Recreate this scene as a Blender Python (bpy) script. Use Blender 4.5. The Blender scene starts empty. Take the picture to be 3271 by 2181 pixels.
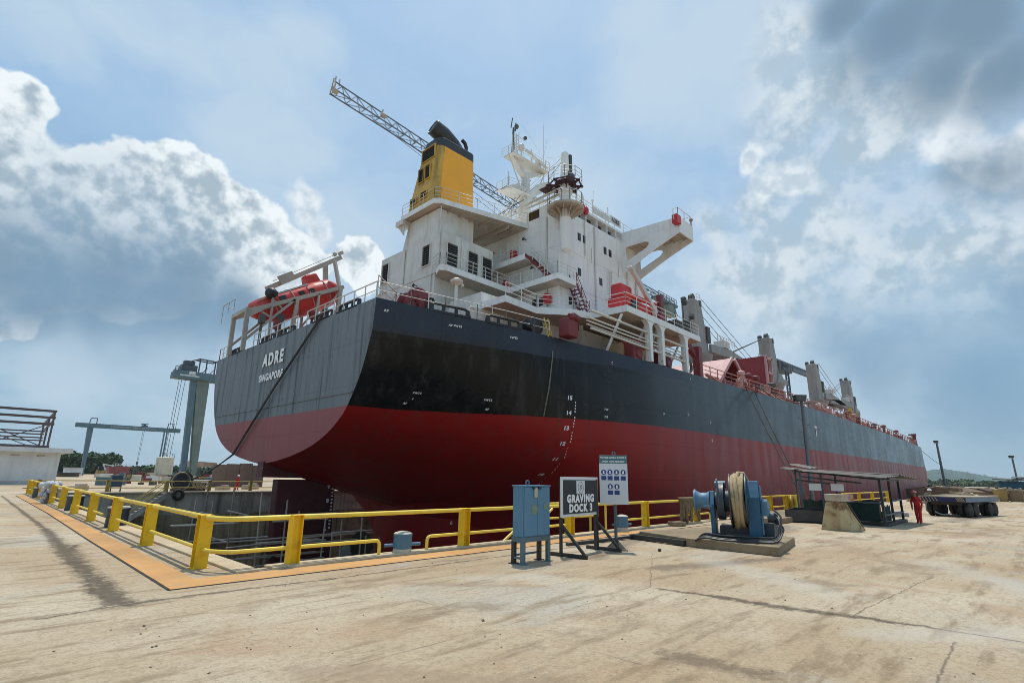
import bpy, bmesh, math, random
from mathutils import Vector as V, Matrix, Euler, noise as mnoise
R = math.radians
scene = bpy.context.scene
COL = scene.collection
random.seed(7)
ORG = {}

# ---------------------------------------------------------------- helpers
def tag(o, label=None, cat=None, group=None, kind=None):
    if label: o['label'] = label
    if cat: o['category'] = cat
    if group: o['group'] = group
    if kind: o['kind'] = kind
    return o

def thing(name, loc, label, cat, group=None):
    o = bpy.data.objects.new(name, None)
    o.empty_display_size = .3
    o.location = loc
    COL.objects.link(o)
    ORG[o] = V(loc)
    return tag(o, label, cat, group)

def dup(root, delta, label=None, name=None, rotz=None):
    r = root.copy(); COL.objects.link(r)
    r.location = root.location + V(delta)
    if rotz is not None: r.rotation_euler = (0, 0, rotz)
    if label: r['label'] = label
    if r.data is None:
        ORG[r] = r.location.copy()
    def rec(src, dst):
        for ch in list(src.children):
            c = ch.copy(); COL.objects.link(c); c.parent = dst
            rec(ch, c)
    rec(root, r)
    return r

class MB:
    """collects geometry in world coordinates, builds one mesh object"""
    def __init__(s):
        s.v = []; s.f = []; s.m = []
    def add(s, vs, fs, mi=0):
        b = len(s.v)
        s.v += [V(p) for p in vs]
        for f in fs:
            s.f.append([b + i for i in f]); s.m.append(mi)
        return s
    def box(s, c, d, rz=0, rx=0, ry=0, mi=0, taper=None):
        """centre, full dims; taper scales the top in x,y"""
        tx, ty = taper or (1, 1)
        M = Euler((rx, ry, rz)).to_matrix()
        vs = []
        for z in (-.5, .5):
            kx, ky = (tx, ty) if z > 0 else (1, 1)
            for x, y in ((-.5, -.5), (.5, -.5), (.5, .5), (-.5, .5)):
                vs.append(M @ V((x * d[0] * kx, y * d[1] * ky, z * d[2])) + V(c))
        return s.add(vs, [(3, 2, 1, 0), (4, 5, 6, 7), (0, 1, 5, 4), (1, 2, 6, 5), (2, 3, 7, 6), (3, 0, 4, 7)], mi)
    def bb(s, x0, x1, y0, y1, z0, z1, mi=0):
        return s.box(((x0 + x1) / 2, (y0 + y1) / 2, (z0 + z1) / 2), (x1 - x0, y1 - y0, z1 - z0), mi=mi)
    def bar(s, p, q, w, h=None, up=(0, 0, 1), mi=0):
        h = h or w
        p = V(p); q = V(q); d = (q - p)
        if d.length < 1e-6: return s
        d.normalize(); u = V(up)
        if abs(d.dot(u)) > .98: u = V((1, 0, 0))
        a = d.cross(u).normalized(); b = a.cross(d)
        vs = []
        for c in (p, q):
            for i, j in ((-.5, -.5), (.5, -.5), (.5, .5), (-.5, .5)):
                vs.append(c + a * w * i + b * h * j)
        return s.add(vs, [(3, 2, 1, 0), (4, 5, 6, 7), (0, 1, 5, 4), (1, 2, 6, 5), (2, 3, 7, 6), (3, 0, 4, 7)], mi)
    def tube(s, pts, r, n=6, mi=0, caps=True, closed=False):
        pts = [V(p) for p in pts]; k = len(pts)
        rr = r if isinstance(r, (list, tuple)) else [r] * k
        b = len(s.v); prev = None
        for i, p in enumerate(pts):
            if closed: d = pts[(i + 1) % k] - pts[i - 1]
            else: d = pts[min(i + 1, k - 1)] - pts[max(i - 1, 0)]
            if d.length < 1e-9: d = V((0, 0, 1))
            d.normalize()
            if prev is None:
                u = V((0, 0, 1)) if abs(d.z) < .9 else V((1, 0, 0))
            else: u = prev
            a = d.cross(u)
            if a.length < 1e-6: a = d.cross(V((0, 1, 0)))
            a.normalize(); c = a.cross(d).normalized(); prev = c
            for j in range(n):
                t = 2 * math.pi * j / n
                s.v.append(p + (a * math.cos(t) + c * math.sin(t)) * rr[i])
        for i in range(k if closed else k - 1):
            i2 = (i + 1) % k
            for j in range(n):
                s.f.append([b + i * n + j, b + i * n + (j + 1) % n, b + i2 * n + (j + 1) % n, b + i2 * n + j]); s.m.append(mi)
        if caps and not closed:
            s.f.append([b + j for j in range(n)][::-1]); s.m.append(mi)
            s.f.append([b + (k - 1) * n + j for j in range(n)]); s.m.append(mi)
        return s
    def cyl(s, p, q, r1, r2=None, n=12, mi=0):
        return s.tube([p, q], [r1, r1 if r2 is None else r2], n, mi)
    def lathe(s, c, axis, prof, n=20, mi=0):
        """profile [(along, radius)] about axis from c"""
        d = V(axis).normalized(); c = V(c)
        u = V((0, 0, 1)) if abs(d.z) < .9 else V((1, 0, 0))
        a = d.cross(u).normalized(); e = a.cross(d)
        b = len(s.v); k = len(prof)
        for t, r in prof:
            for j in range(n):
                th = 2 * math.pi * j / n
                s.v.append(c + d * t + (a * math.cos(th) + e * math.sin(th)) * max(r, 1e-4))
        for i in range(k - 1):
            for j in range(n):
                s.f.append([b + i * n + j, b + i * n + (j + 1) % n, b + (i + 1) * n + (j + 1) % n, b + (i + 1) * n + j]); s.m.append(mi)
        s.f.append([b + j for j in range(n)][::-1]); s.m.append(mi)
        s.f.append([b + (k - 1) * n + j for j in range(n)]); s.m.append(mi)
        return s
    def prism(s, pts, ext, mi=0):
        """planar polygon extruded by vector"""
        e = V(ext); n = len(pts); pts = [V(p) for p in pts]
        return s.add(pts + [p + e for p in pts],
                     [list(range(n))[::-1], [n + i for i in range(n)]] +
                     [[i, (i + 1) % n, n + (i + 1) % n, n + i] for i in range(n)], mi)
    def ball(s, c, r, nu=10, nv=7, mi=0):
        rx, ry, rz = r if isinstance(r, (tuple, list)) else (r, r, r)
        c = V(c); vs = [c + V((0, 0, -rz))]
        for i in range(1, nv):
            ph = -math.pi / 2 + math.pi * i / nv
            for j in range(nu):
                t = 2 * math.pi * j / nu
                vs.append(c + V((rx * math.cos(ph) * math.cos(t), ry * math.cos(ph) * math.sin(t), rz * math.sin(ph))))
        vs.append(c + V((0, 0, rz))); fs = []
        for j in range(nu):
            fs.append((0, 1 + (j + 1) % nu, 1 + j))
            fs.append((len(vs) - 1, 1 + (nv - 2) * nu + j, 1 + (nv - 2) * nu + (j + 1) % nu))
        for i in range(nv - 2):
            for j in range(nu):
                a = 1 + i * nu + j; b = 1 + i * nu + (j + 1) % nu
                fs.append((a, b, b + nu, a + nu))
        return s.add(vs, fs, mi)
    def torus(s, c, axis, R0, r, n=22, m=8, mi=0):
        d = V(axis).normalized(); u = V((0, 0, 1)) if abs(d.z) < .9 else V((1, 0, 0))
        a = d.cross(u).normalized(); e = a.cross(d); c = V(c)
        return s.tube([c + (a * math.cos(2 * math.pi * i / n) + e * math.sin(2 * math.pi * i / n)) * R0 for i in range(n)], r, m, mi, closed=True)
    def build(s, name, mats, parent=None, smooth=35, bevel=0, label=None, loc=None):
        me = bpy.data.meshes.new(name)
        org = ORG[parent] if parent is not None else V(loc or (0, 0, 0))
        me.from_pydata([p - org for p in s.v], [], s.f)
        if not isinstance(mats, (list, tuple)): mats = [mats]
        for m in mats: me.materials.append(m)
        if len(mats) > 1: me.polygons.foreach_set('material_index', s.m)
        me.validate(); 
        bm = bmesh.new(); bm.from_mesh(me)
        bmesh.ops.recalc_face_normals(bm, faces=bm.faces)
        bm.to_mesh(me); bm.free()
        if smooth:
            me.polygons.foreach_set('use_smooth', [True] * len(me.polygons))
            me.set_sharp_from_angle(angle=R(smooth))
        o = bpy.data.objects.new(name, me)
        COL.objects.link(o)
        if parent is not None: o.parent = parent
        else: o.location = org
        ORG[o] = org
        if bevel:
            b = o.modifiers.new('bevel', 'BEVEL'); b.width = bevel; b.segments = 2; b.limit_method = 'ANGLE'; b.angle_limit = R(40)
        if label: o['label'] = label
        return o

def text_part(name, s, size, c, xd, up, mat, parent, sx=1.0, bold=.02, align='CENTER', width=None, space=1.0):
    """flat lettering: centre c, reading direction xd, up vector"""
    cu = bpy.data.curves.new(name, 'FONT'); cu.body = s; cu.size = size; cu.align_x = align; cu.align_y = 'CENTER'
    cu.offset = bold * size; cu.extrude = .004; cu.resolution_u = 3; cu.space_character = space
    t = bpy.data.objects.new(name, cu); COL.objects.link(t)
    bpy.context.view_layer.update()
    me = bpy.data.meshes.new_from_object(t.evaluated_get(bpy.context.evaluated_depsgraph_get()))
    bpy.data.objects.remove(t); bpy.data.curves.remove(cu)
    xd = V(xd).normalized(); up = V(up).normalized(); n = xd.cross(up); c = V(c)
    org = ORG[parent]
    if width:
        xs = [v.co.x for v in me.vertices]; sx = width / (max(xs) - min(xs))
    for v in me.vertices:
        v.co = c + xd * v.co.x * sx + up * v.co.y + n * v.co.z - org
    me.materials.clear(); me.materials.append(mat)
    o = bpy.data.objects.new(name, me); COL.objects.link(o); o.parent = parent; ORG[o] = org
    return o

def sag(p, q, d, n=12):
    p = V(p); q = V(q)
    return [p.lerp(q, i / n) - V((0, 0, 4 * d * (i / n) * (1 - i / n))) for i in range(n + 1)]

def rail(mb, path, h=1.05, r=.028, bars=(1, .66, .33), gap=1.5, closed=False):
    path = [V(p) for p in path]
    for b in bars:
        mb.tube([p + V((0, 0, h * b)) for p in path], r if b == 1 else r * .7, 5)
    for a, b in zip(path, path[1:]):
        L = (b - a).length; n = max(1, round(L / gap))
        for i in range(n + 1):
            p = a.lerp(b, i / n); mb.tube([p, p + V((0, 0, h))], r, 5)
    return mb

# ---------------------------------------------------------------- materials
def srgb(r, g, b):
    f = lambda c: ((c / 255 + .055) / 1.055) ** 2.4 if c > 10 else c / 3294.6
    return (f(r), f(g), f(b), 1)
MATS = {}
class NT:
    def __init__(s, tree):
        s.t = tree; s.n = tree.nodes; s.l = tree.links
    def new(s, typ, **kw):
        n = s.n.new(typ)
        for k, v in kw.items(): setattr(n, k, v)
        return n
    def put(s, sock, val):
        if isinstance(val, bpy.types.NodeSocket): s.l.new(val, sock)
        elif val is not None: sock.default_value = val
    def math(s, op, a, b=None, c=None, clamp=False):
        n = s.new('ShaderNodeMath', operation=op); n.use_clamp = clamp
        s.put(n.inputs[0], a); s.put(n.inputs[1], b)
        if c is not None: s.put(n.inputs[2], c)
        return n.outputs[0]
    def vm(s, op, a, b=None, out=0, scale=None):
        n = s.new('ShaderNodeVectorMath', operation=op)
        s.put(n.inputs[0], a)
        if b is not None: s.put(n.inputs[1], b)
        if scale is not None: s.put(n.inputs['Scale'], scale)
        return n.outputs[out]
    def noise(s, vec, scale, detail=4, rough=.55, dist=0, out='Fac'):
        n = s.new('ShaderNodeTexNoise'); s.put(n.inputs['Vector'], vec)
        n.inputs['Scale'].default_value = scale; n.inputs['Detail'].default_value = detail
        n.inputs['Roughness'].default_value = rough; n.inputs['Distortion'].default_value = dist
        return n.outputs[out]
    def ramp(s, f, lo, hi, a=0., b=1., smooth=True):
        n = s.new('ShaderNodeMapRange'); n.interpolation_type = 'SMOOTHSTEP' if smooth else 'LINEAR'
        s.put(n.inputs['Value'], f)
        for k, v in zip(('From Min', 'From Max', 'To Min', 'To Max'), (lo, hi, a, b)): s.put(n.inputs[k], v)
        return n.outputs['Result']
    def mix(s, f, a, b, blend='MIX'):
        n = s.new('ShaderNodeMix', data_type='RGBA', blend_type=blend)
        s.put(n.inputs[0], f); s.put(n.inputs[6], a); s.put(n.inputs[7], b)
        return n.outputs[2]
    def scaled(s, vec, sc):
        n = s.new('ShaderNodeMapping'); s.put(n.inputs['Vector'], vec); n.inputs['Scale'].default_value = sc
        return n.outputs[0]

def base_mat(name):
    m = bpy.data.materials.new(name); m.use_nodes = True
    nt = NT(m.node_tree); nt.n.clear()
    out = nt.new('ShaderNodeOutputMaterial'); p = nt.new('ShaderNodeBsdfPrincipled')
    nt.l.new(p.outputs[0], out.inputs[0])
    pos = nt.new('ShaderNodeNewGeometry').outputs['Position']
    return m, nt, p, pos

def paint(name, col, rough=.5, metal=0, var=.15, dirt=None, dirt_amt=.0, dirt_scale=1.2, streak=0., streak_col=None,
          rust=0., rust_scale=2., bump=.0, bump_scale=30, spec=.5, big=.35):
    if name in MATS: return MATS[name]
    m, nt, p, pos = base_mat(name)
    c = tuple(col[:3]) + (1,)
    k = nt.noise(pos, big, 5)
    lo = tuple(x * (1 - var) for x in c[:3]) + (1,); hi = tuple(min(1, x * (1 + var)) for x in c[:3]) + (1,)
    colr = nt.mix(nt.ramp(k, .3, .7), lo, hi)
    if dirt_amt:
        d = nt.ramp(nt.noise(pos, dirt_scale, 7, .65), .48, .75)
        colr = nt.mix(nt.math('MULTIPLY', d, dirt_amt), colr, tuple(dirt or (.12, .1, .08)) + (1,))
    if streak:
        sv = nt.scaled(pos, (2.2, 2.2, .12))
        d = nt.ramp(nt.noise(sv, 1., 5, .6), .47, .78)
        colr = nt.mix(nt.math('MULTIPLY', d, streak), colr, tuple(streak_col or (.1, .09, .08)) + (1,))
    if rust:
        d = nt.ramp(nt.noise(pos, rust_scale, 8, .7), .72 - rust * .3, .8 - rust * .25)
        colr = nt.mix(nt.math('MULTIPLY', d, .85), colr, (.13, .045, .02, 1))
    nt.put(p.inputs['Base Color'], colr)
    rr = nt.ramp(nt.noise(pos, 3., 4), .3, .7, max(0, rough - .08), min(1, rough + .1))
    nt.put(p.inputs['Roughness'], rr)
    p.inputs['Metallic'].default_value = metal
    p.inputs['Specular IOR Level'].default_value = spec
    if bump:
        b = nt.new('ShaderNodeBump'); b.inputs['Strength'].default_value = bump; b.inputs['Distance'].default_value = .02
        nt.put(b.inputs['Height'], nt.noise(pos, bump_scale, 4)); nt.put(p.inputs['Normal'], b.outputs[0])
    MATS[name] = m
    return m
# cloud masses as directions on the sky (x, y, z, angular size)
SKY_W = [(-0.031,0.905,0.425,0.074), (-0.008,0.887,0.461,0.043), (-0.015,0.929,0.371,0.106), (0.052,0.932,0.360,0.093), (0.105,0.912,0.396,0.061), (0.131,0.898,0.420,0.051), (0.162,0.888,0.430,0.052), (0.197,0.881,0.430,0.051), (0.118,0.925,0.362,0.095), (0.179,0.905,0.386,0.088), (0.225,0.886,0.405,0.072), (0.261,0.881,0.394,0.061), (0.283,0.890,0.357,0.076), (0.334,0.871,0.360,0.057), (0.375,0.857,0.353,0.037), (0.031,0.954,0.299,0.107), (0.109,0.945,0.308,0.105), (0.201,0.927,0.318,0.096), (0.330,0.887,0.323,0.079), (0.439,0.822,0.363,0.046), (0.021,0.981,0.194,0.049), (-0.020,0.978,0.208,0.059), ]
SKY_R = [(0.336,0.830,0.445,0.043), (0.369,0.834,0.410,0.040), (0.846,0.224,0.483,0.046), (0.864,0.186,0.467,0.051), (0.812,0.242,0.531,0.030), ]
SKY_F = [(0.871,0.196,0.451,0.078), (0.887,0.134,0.441,0.067), (0.920,0.127,0.370,0.134), (0.907,0.238,0.346,0.135), (0.878,0.343,0.334,0.095), (0.943,0.045,0.331,0.117), (0.847,0.356,0.393,0.052), (0.948,-0.027,0.317,0.102), (0.823,0.142,0.549,0.120), (0.870,0.049,0.490,0.111), (0.873,0.261,0.412,0.076), (0.866,-0.024,0.499,0.101), (0.762,0.139,0.633,0.063), ]
SKY_D = [(0.031,0.966,0.257,0.074), (0.112,0.956,0.270,0.085), (0.194,0.943,0.272,0.083), (0.279,0.922,0.267,0.062), (0.350,0.898,0.267,0.043), (-0.024,0.962,0.270,0.069), (0.754,0.096,0.650,0.049), (0.796,0.048,0.603,0.080), (0.812,-0.019,0.584,0.084), (0.853,-0.058,0.519,0.072), (0.841,0.014,0.540,0.060), (0.911,-0.004,0.413,0.039), (0.914,-0.042,0.402,0.047), (0.924,-0.066,0.377,0.043), ]
SKY_V = [(0.674,0.518,0.527,0.114), (0.678,0.583,0.448,0.119), (0.616,0.349,0.706,0.070), (0.058,0.806,0.590,0.079), (0.128,0.790,0.599,0.074), (0.195,0.774,0.603,0.067), (0.221,0.725,0.653,0.054), (-0.002,0.847,0.532,0.060), (0.244,0.811,0.532,0.084), (0.288,0.809,0.513,0.054), (0.213,0.806,0.552,0.057), (0.709,0.217,0.671,0.120), (0.692,0.317,0.649,0.105), (0.361,0.861,0.358,0.145), (0.089,0.987,0.131,0.072), (0.183,0.966,0.184,0.075), (0.937,0.316,0.146,0.175), (0.343,0.930,0.132,0.175), ]
SKY_E = [(0.989,0.048,0.139,0.125), (0.969,0.159,0.190,0.093), (0.046,0.961,0.273,0.141), (0.137,0.951,0.276,0.144), (0.253,0.928,0.273,0.107), (0.955,0.180,0.233,0.077), (0.971,-0.014,0.239,0.082), ]
SKY_Q = [(0.893,0.013,0.450,0.045), (0.907,-0.016,0.420,0.054), (0.904,-0.052,0.425,0.052), (0.917,-0.069,0.392,0.053), ]
# ---------------------------------------------------------------- camera
cam_d = bpy.data.cameras.new('camera'); cam = bpy.data.objects.new('camera', cam_d); COL.objects.link(cam)
cam_d.lens = 18.5355; cam_d.sensor_width = 36; cam_d.clip_end = 12000; cam_d.clip_start = .05
_right = V((0.695227, -0.718597, 0.016663)); _down = V((0.188983, 0.160371, -0.968796)); _fwd = V((0.693502, 0.676682, 0.247297))
_m = Matrix((_right, -_down, -_fwd)).transposed().to_4x4(); _m.translation = V((0, 0, 2.2))
cam.matrix_world = _m
scene.camera = cam
scene.view_settings.view_transform = 'Standard'; scene.view_settings.look = 'None'
scene.view_settings.gamma = 1; scene.view_settings.exposure = 0.22
scene.cycles.use_denoising = True; scene.cycles.filter_width = .85
scene.cycles.max_bounces = 6; scene.cycles.diffuse_bounces = 3; scene.cycles.glossy_bounces = 3

# ---------------------------------------------------------------- sun and sky
SUN_EL, SUN_AZ = R(71), math.atan2(.72, .69)       # azimuth measured from +Y towards +X
sun_d = bpy.data.lights.new('sun', 'SUN'); sun_d.energy = 3.0; sun_d.angle = R(1.5); sun_d.color = (1, .95, .86)
sun = bpy.data.objects.new('sun', sun_d); COL.objects.link(sun)
_sd = V((math.sin(SUN_AZ) * math.cos(SUN_EL), math.cos(SUN_AZ) * math.cos(SUN_EL), math.sin(SUN_EL)))
sun.rotation_euler = _sd.to_track_quat('Z', 'Y').to_euler(); sun.location = (0, 0, 120)

world = bpy.data.worlds.new('World'); scene.world = world; world.use_nodes = True
nt = NT(world.node_tree); nt.n.clear()
w_out = nt.new('ShaderNodeOutputWorld'); w_bg = nt.new('ShaderNodeBackground')
nt.l.new(w_bg.outputs[0], w_out.inputs[0]); w_bg.inputs['Strength'].default_value = .091
sky = nt.new('ShaderNodeTexSky', sky_type='NISHITA'); sky.sun_disc = False
sky.sun_elevation = SUN_EL; sky.sun_rotation = SUN_AZ; sky.air_density = 1.2; sky.dust_density = 2.5; sky.altitude = 10
N = nt.vm('NORMALIZE', nt.new('ShaderNodeTexCoord').outputs['Generated'])
def warp(scale, amt, det, rough=.55):
    c = nt.noise(N, scale, det, rough, out='Color')
    return nt.vm('ADD', N, nt.vm('SCALE', nt.vm('SUBTRACT', c, (.5, .5, .5)), scale=amt))
NA = warp(5.0, .16, 5); NB = warp(2.5, .35, 5, .6); NC = warp(3., .14, 4)
def field(blobs, vec):
    """1 at a blob's heart, 0 at its rim, negative outside; soft union"""
    f = None
    for x, y, z, r in blobs:
        d = nt.vm('DISTANCE', vec, (x, y, z), out=1)
        v = nt.math('MULTIPLY_ADD', d, -1 / r, 1.0)
        f = v if f is None else nt.math('SMOOTH_MAX', f, v, .12)
    return f
K = lambda r, g, b: tuple(10 * x for x in srgb(r, g, b)[:3]) + (1,)
fine = nt.noise(N, 11., 8, .66); fine2 = nt.noise(NA, 4., 7, .6)
lump = nt.math('SUBTRACT', nt.noise(N, 17., 5, .55), nt.noise(nt.vm('ADD', N, (.006, .006, .02)), 17., 5, .55))   # relief towards the light
lump2 = nt.math('SUBTRACT', nt.noise(N, 34., 4, .5), nt.noise(nt.vm('ADD', N, (.003, .003, .011)), 34., 4, .5))
zc = nt.new('ShaderNodeSeparateXYZ'); nt.put(zc.inputs[0], N); zz = zc.outputs[2]
# clear air, paler towards the horizon
clear = nt.mix(.8, sky.outputs[0], K(156, 193, 228))
col = nt.mix(nt.ramp(zz, .0, .5), K(140, 177, 200), clear)
# high thin veil
vn = nt.noise(nt.scaled(NB, (1, 1, 2.6)), 3.0, 8, .62)
veil = nt.ramp(nt.math('ADD', nt.math('MULTIPLY', nt.ramp(field(SKY_V, NB), -.8, .8), .5), vn), .3, 1.05)
col = nt.mix(nt.math('MULTIPLY', veil, .8), col, K(193, 212, 227))
# broken cloud field on the right
ff = nt.math('ADD', field(SKY_F, NB), nt.math('MULTIPLY', nt.math('SUBTRACT', fine2, .5), 2.2))
fm = nt.ramp(ff, -.35, .9)
ftone = nt.ramp(nt.math('ADD', nt.noise(NA, 7., 7, .62), nt.math('MULTIPLY', lump, 1.6)), .3, .7)
col = nt.mix(nt.math('MULTIPLY', fm, .92), col, nt.mix(ftone, K(170, 191, 206), K(212, 223, 230)))
# cumulus towers on the left, small bright rims on the right
def cumulus(col, blobs, edge, lo, hi, soft, depth=-.55):
    f = nt.math('ADD', field(blobs, NA), nt.math('MULTIPLY', nt.math('SUBTRACT', fine, .5), edge))
    a = nt.ramp(f, 0, soft)
    inner = nt.ramp(f, .05, .75)
    t = nt.math('ADD', nt.math('MULTIPLY', inner, depth), nt.math('ADD', nt.math('MULTIPLY', lump, 2.2), nt.math('MULTIPLY', lump2, 1.6)))
    t = nt.math('ADD', t, nt.math('MULTIPLY', nt.math('SUBTRACT', fine2, .5), .55))
    t = nt.ramp(nt.math('ADD', t, .95), .0, 1.0)
    return nt.mix(a, col, nt.mix(t, lo, hi))
col = cumulus(col, SKY_W, .6, K(166, 184, 197), K(234, 242, 246), .14)
col = cumulus(col, SKY_R, 1.3, K(190, 206, 219), K(226, 235, 241), .55)
col = cumulus(col, SKY_Q, .5, K(190, 206, 219), K(224, 233, 240), .4, -.4)
# shaded bases
dk = nt.ramp(nt.math('ADD', field(SKY_D, NC), nt.math('MULTIPLY', nt.math('SUBTRACT', fine2, .5), .5)), -.45, .75)
col = nt.mix(nt.math('MULTIPLY', dk, .9), col, K(114, 140, 162))
dk2 = nt.ramp(nt.math('ADD', field(SKY_E, NB), nt.math('MULTIPLY', nt.math('SUBTRACT', fine2, .5), .8)), -.5, 1.0)
col = nt.mix(nt.math('MULTIPLY', dk2, .7), col, K(122, 156, 184))
# pale band right at the horizon
col = nt.mix(nt.ramp(zz, .0, .10, .5, 0.), col, K(164, 190, 203))
nt.put(w_bg.inputs['Color'], col)
world.cycles.sampling_method = 'MANUAL'; world.cycles.sample_map_resolution = 512

# ---------------------------------------------------------------- ground
DX0, DX1, DY0, DY1, DZ = 5.3, 205., 13.62, 62.5, -9.0      # dock basin
def ground_mat():
    m, nt, p, pos = base_mat('yard concrete')
    sx = nt.new('ShaderNodeSeparateXYZ'); nt.put(sx.inputs[0], pos)
    flat = nt.vm('MULTIPLY', pos, (1, 1, 0))
    n_big = nt.noise(flat, .12, 6, .6); n_mid = nt.noise(flat, .7, 7, .65); n_fin = nt.noise(flat, 9., 6, .7); n_grit = nt.noise(flat, 38., 4, .75); n_spk = nt.noise(flat, 17., 5, .75, .6)
    stretch = nt.noise(nt.scaled(flat, (.35, 1.6, 1)), 1.2, 6, .65)
    c = nt.mix(nt.ramp(n_big, .4, .62), (.43, .325, .205, 1), (.55, .465, .34, 1))
    c = nt.mix(nt.math('MULTIPLY', nt.ramp(n_mid, .5, .72), .55), c, (.50, .43, .30, 1))
    c = nt.mix(nt.math('MULTIPLY', nt.ramp(nt.noise(flat, .4, 6, .6, .8), .52, .7), .5), c, (.41, .255, .15, 1))      # pink clay dust
    c = nt.mix(nt.math('MULTIPLY', nt.ramp(nt.noise(nt.vm('ADD', flat, (31, 7, 0)), .22, 5, .6, .5), .55, .68), .6), c, (.40, .385, .34, 1))   # grey laitance
    c = nt.mix(nt.math('MULTIPLY', nt.ramp(stretch, .5, .66), .75), c, (.24, .17, .10, 1))
    c = nt.mix(nt.math('MULTIPLY', nt.ramp(nt.noise(nt.vm('ADD', flat, (3, 17, 0)), .33, 7, .68, .4), .56, .66), .55), c, (.22, .165, .11, 1))      # old oil and water stains
    c = nt.mix(nt.math('MULTIPLY', nt.ramp(n_fin, .47, .66), .42), c, (.25, .185, .115, 1))
    c = nt.mix(nt.math('MULTIPLY', nt.ramp(n_spk, .53, .64), .38), c, (.21, .155, .10, 1))
    c = nt.mix(nt.math('MULTIPLY', nt.ramp(n_spk, .44, .34), .32), c, (.66, .58, .43, 1))
    c = nt.mix(nt.math('MULTIPLY', nt.ramp(n_grit, .52, .66), .38), c, (.18, .135, .09, 1))
    rot = nt.new('ShaderNodeMapping'); nt.put(rot.inputs['Vector'], flat); rot.inputs['Rotation'].default_value = (0, 0, R(38)); rot.inputs['Scale'].default_value = (.22, 2.2, 1)
    c = nt.mix(nt.math('MULTIPLY', nt.ramp(nt.noise(rot.outputs[0], 1., 7, .7), .53, .72), .5), c, (.27, .20, .13, 1))
    c = nt.mix(nt.math('MULTIPLY', nt.ramp(nt.noise(flat, 4., 7, .72, 1.5), .6, .72), .55), c, (.53, .48, .38, 1))
    wv = nt.vm('ADD', flat, nt.vm('SCALE', nt.vm('SUBTRACT', nt.noise(flat, 1.1, 5, .6, out='Color'), (.5, .5, .5)), scale=.55))
    wv2 = nt.vm('ADD', flat, nt.vm('SCALE', nt.vm('SUBTRACT', nt.noise(flat, 2.6, 6, .7, out='Color'), (.5, .5, .5)), scale=.42))
    wv3 = nt.vm('ADD', flat, nt.vm('SCALE', nt.vm('SUBTRACT', nt.noise(flat, 1.6, 6, .7, out='Color'), (.5, .5, .5)), scale=.2))
    def seg(ax, ay, bx, by, w0, w1, wv=wv):
        d = V((bx - ax, by - ay, 0)); L2 = d.length_squared
        rel = nt.vm('SUBTRACT', wv, (ax, ay, 0))
        rel = nt.vm('MULTIPLY', rel, (1, 1, 0))
        t = nt.math('DIVIDE', nt.vm('DOT_PRODUCT', rel, tuple(d), out=1), L2, clamp=True)
        dist = nt.vm('LENGTH', nt.vm('SUBTRACT', rel, nt.vm('SCALE', tuple(d), scale=t)), out=1)
        w = nt.math('MULTIPLY_ADD', t, w1 - w0, w0)
        return nt.ramp(nt.math('DIVIDE', dist, w), .1, 1.7, 1, -.35, False)
    ragged = nt.math('ADD', nt.math('MULTIPLY', nt.noise(nt.scaled(flat, (1, 1.5, 1)), 3.2, 7, .72, .5), .7), nt.math('MULTIPLY', n_fin, .3))
    def blend(c, segs, colr, amt, brk=None):
        f = None
        for s_ in segs:
            v = seg(*s_); f = v if f is None else nt.math('MAXIMUM', f, v)
        f = nt.ramp(nt.math('ADD', f, nt.math('MULTIPLY', nt.math('SUBTRACT', ragged if brk is None else brk, .5), 2.6)), .28, 1.0)
        return nt.mix(nt.math('MULTIPLY', f, amt), c, colr)
    # oily drain lines round the dock corner, spalled joints, an eroded patch
    c = blend(c, [(2.42, 11.45, 2.52, 17., .42, .36, wv2), (2.52, 17., 2.85, 27, .44, .26, wv2), (2.85, 27, 3.2, 60, .18, .14, wv2), (2.45, 18.5, 3.0, 21.0, .3, .2, wv2), (2.3, 12, 2.4, 14.5, .25, .1)], (.06, .046, .032, 1), .82)
    c = blend(c, [(1.3, 11.15, 2.6, 11.42, .04, .14, wv2), (2.6, 11.42, 6., 11.3, .16, .1, wv2), (6., 11.3, 22., 11.25, .1, .08, wv2)], (.10, .078, .055, 1), .82)
    c = blend(c, [(10.6, 6.1, 10.82, 4.84, .08, .2, wv2), (10.82, 4.84, 10.85, 3.66, .25, .3, wv2), (10.85, 3.66, 11.13, 2.39, .3, .2, wv2), (11.13, 2.39, 11.23, 1.27, .2, .06, wv2), (11.23, 1.27, 11.5, -6, .05, .05, wv3)], (.085, .062, .042, 1), .85)
    c = blend(c, [(6.95, 3.75, 7.0, 2.8, .35, .4)], (.15, .105, .07, 1), .7)
    c = blend(c, [(17.0, 2.25, 11.3, 2.66, .022, .03, wv3), (10.5, 1.26, 8., 1.2, .03, .03, wv3), (15.3, 8.8, 10.6, 6.2, .012, .02, wv3), (29., 6., 60., -6., .08, .12, wv2)], (.12, .09, .065, 1), .7)
    c = blend(c, [(13., 7.2, 17.4, 5.8, .7, .5), (26., 8.8, 30, 9.6, .9, .9), (13., 9.4, 18., 11.0, .5, .5), (42, 4.2, 53, 3.3, 1.3, 1.2)], (.15, .115, .085, 1), .6)
    c = blend(c, [(15.5, 7.2, 13.0, 3.5, 1.1, .9), (20, 2.5, 16.2, .3, 1.1, .9), (10.0, 2.2, 11.8, .6, .6, .7), (8.5, 9.4, 9.8, 8.4, .7, .5)], (.52, .49, .43, 1), .38)
    c = blend(c, [(24, 6.2, 20, 3.9, .8, .6), (30, 3, 38, 1.5, .7, .9), (3.2, 6.5, 5.0, 4.2, .5, .4), (9, 7.8, 7, 9.8, .3, .3)], (.30, .21, .14, 1), .5)
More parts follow.
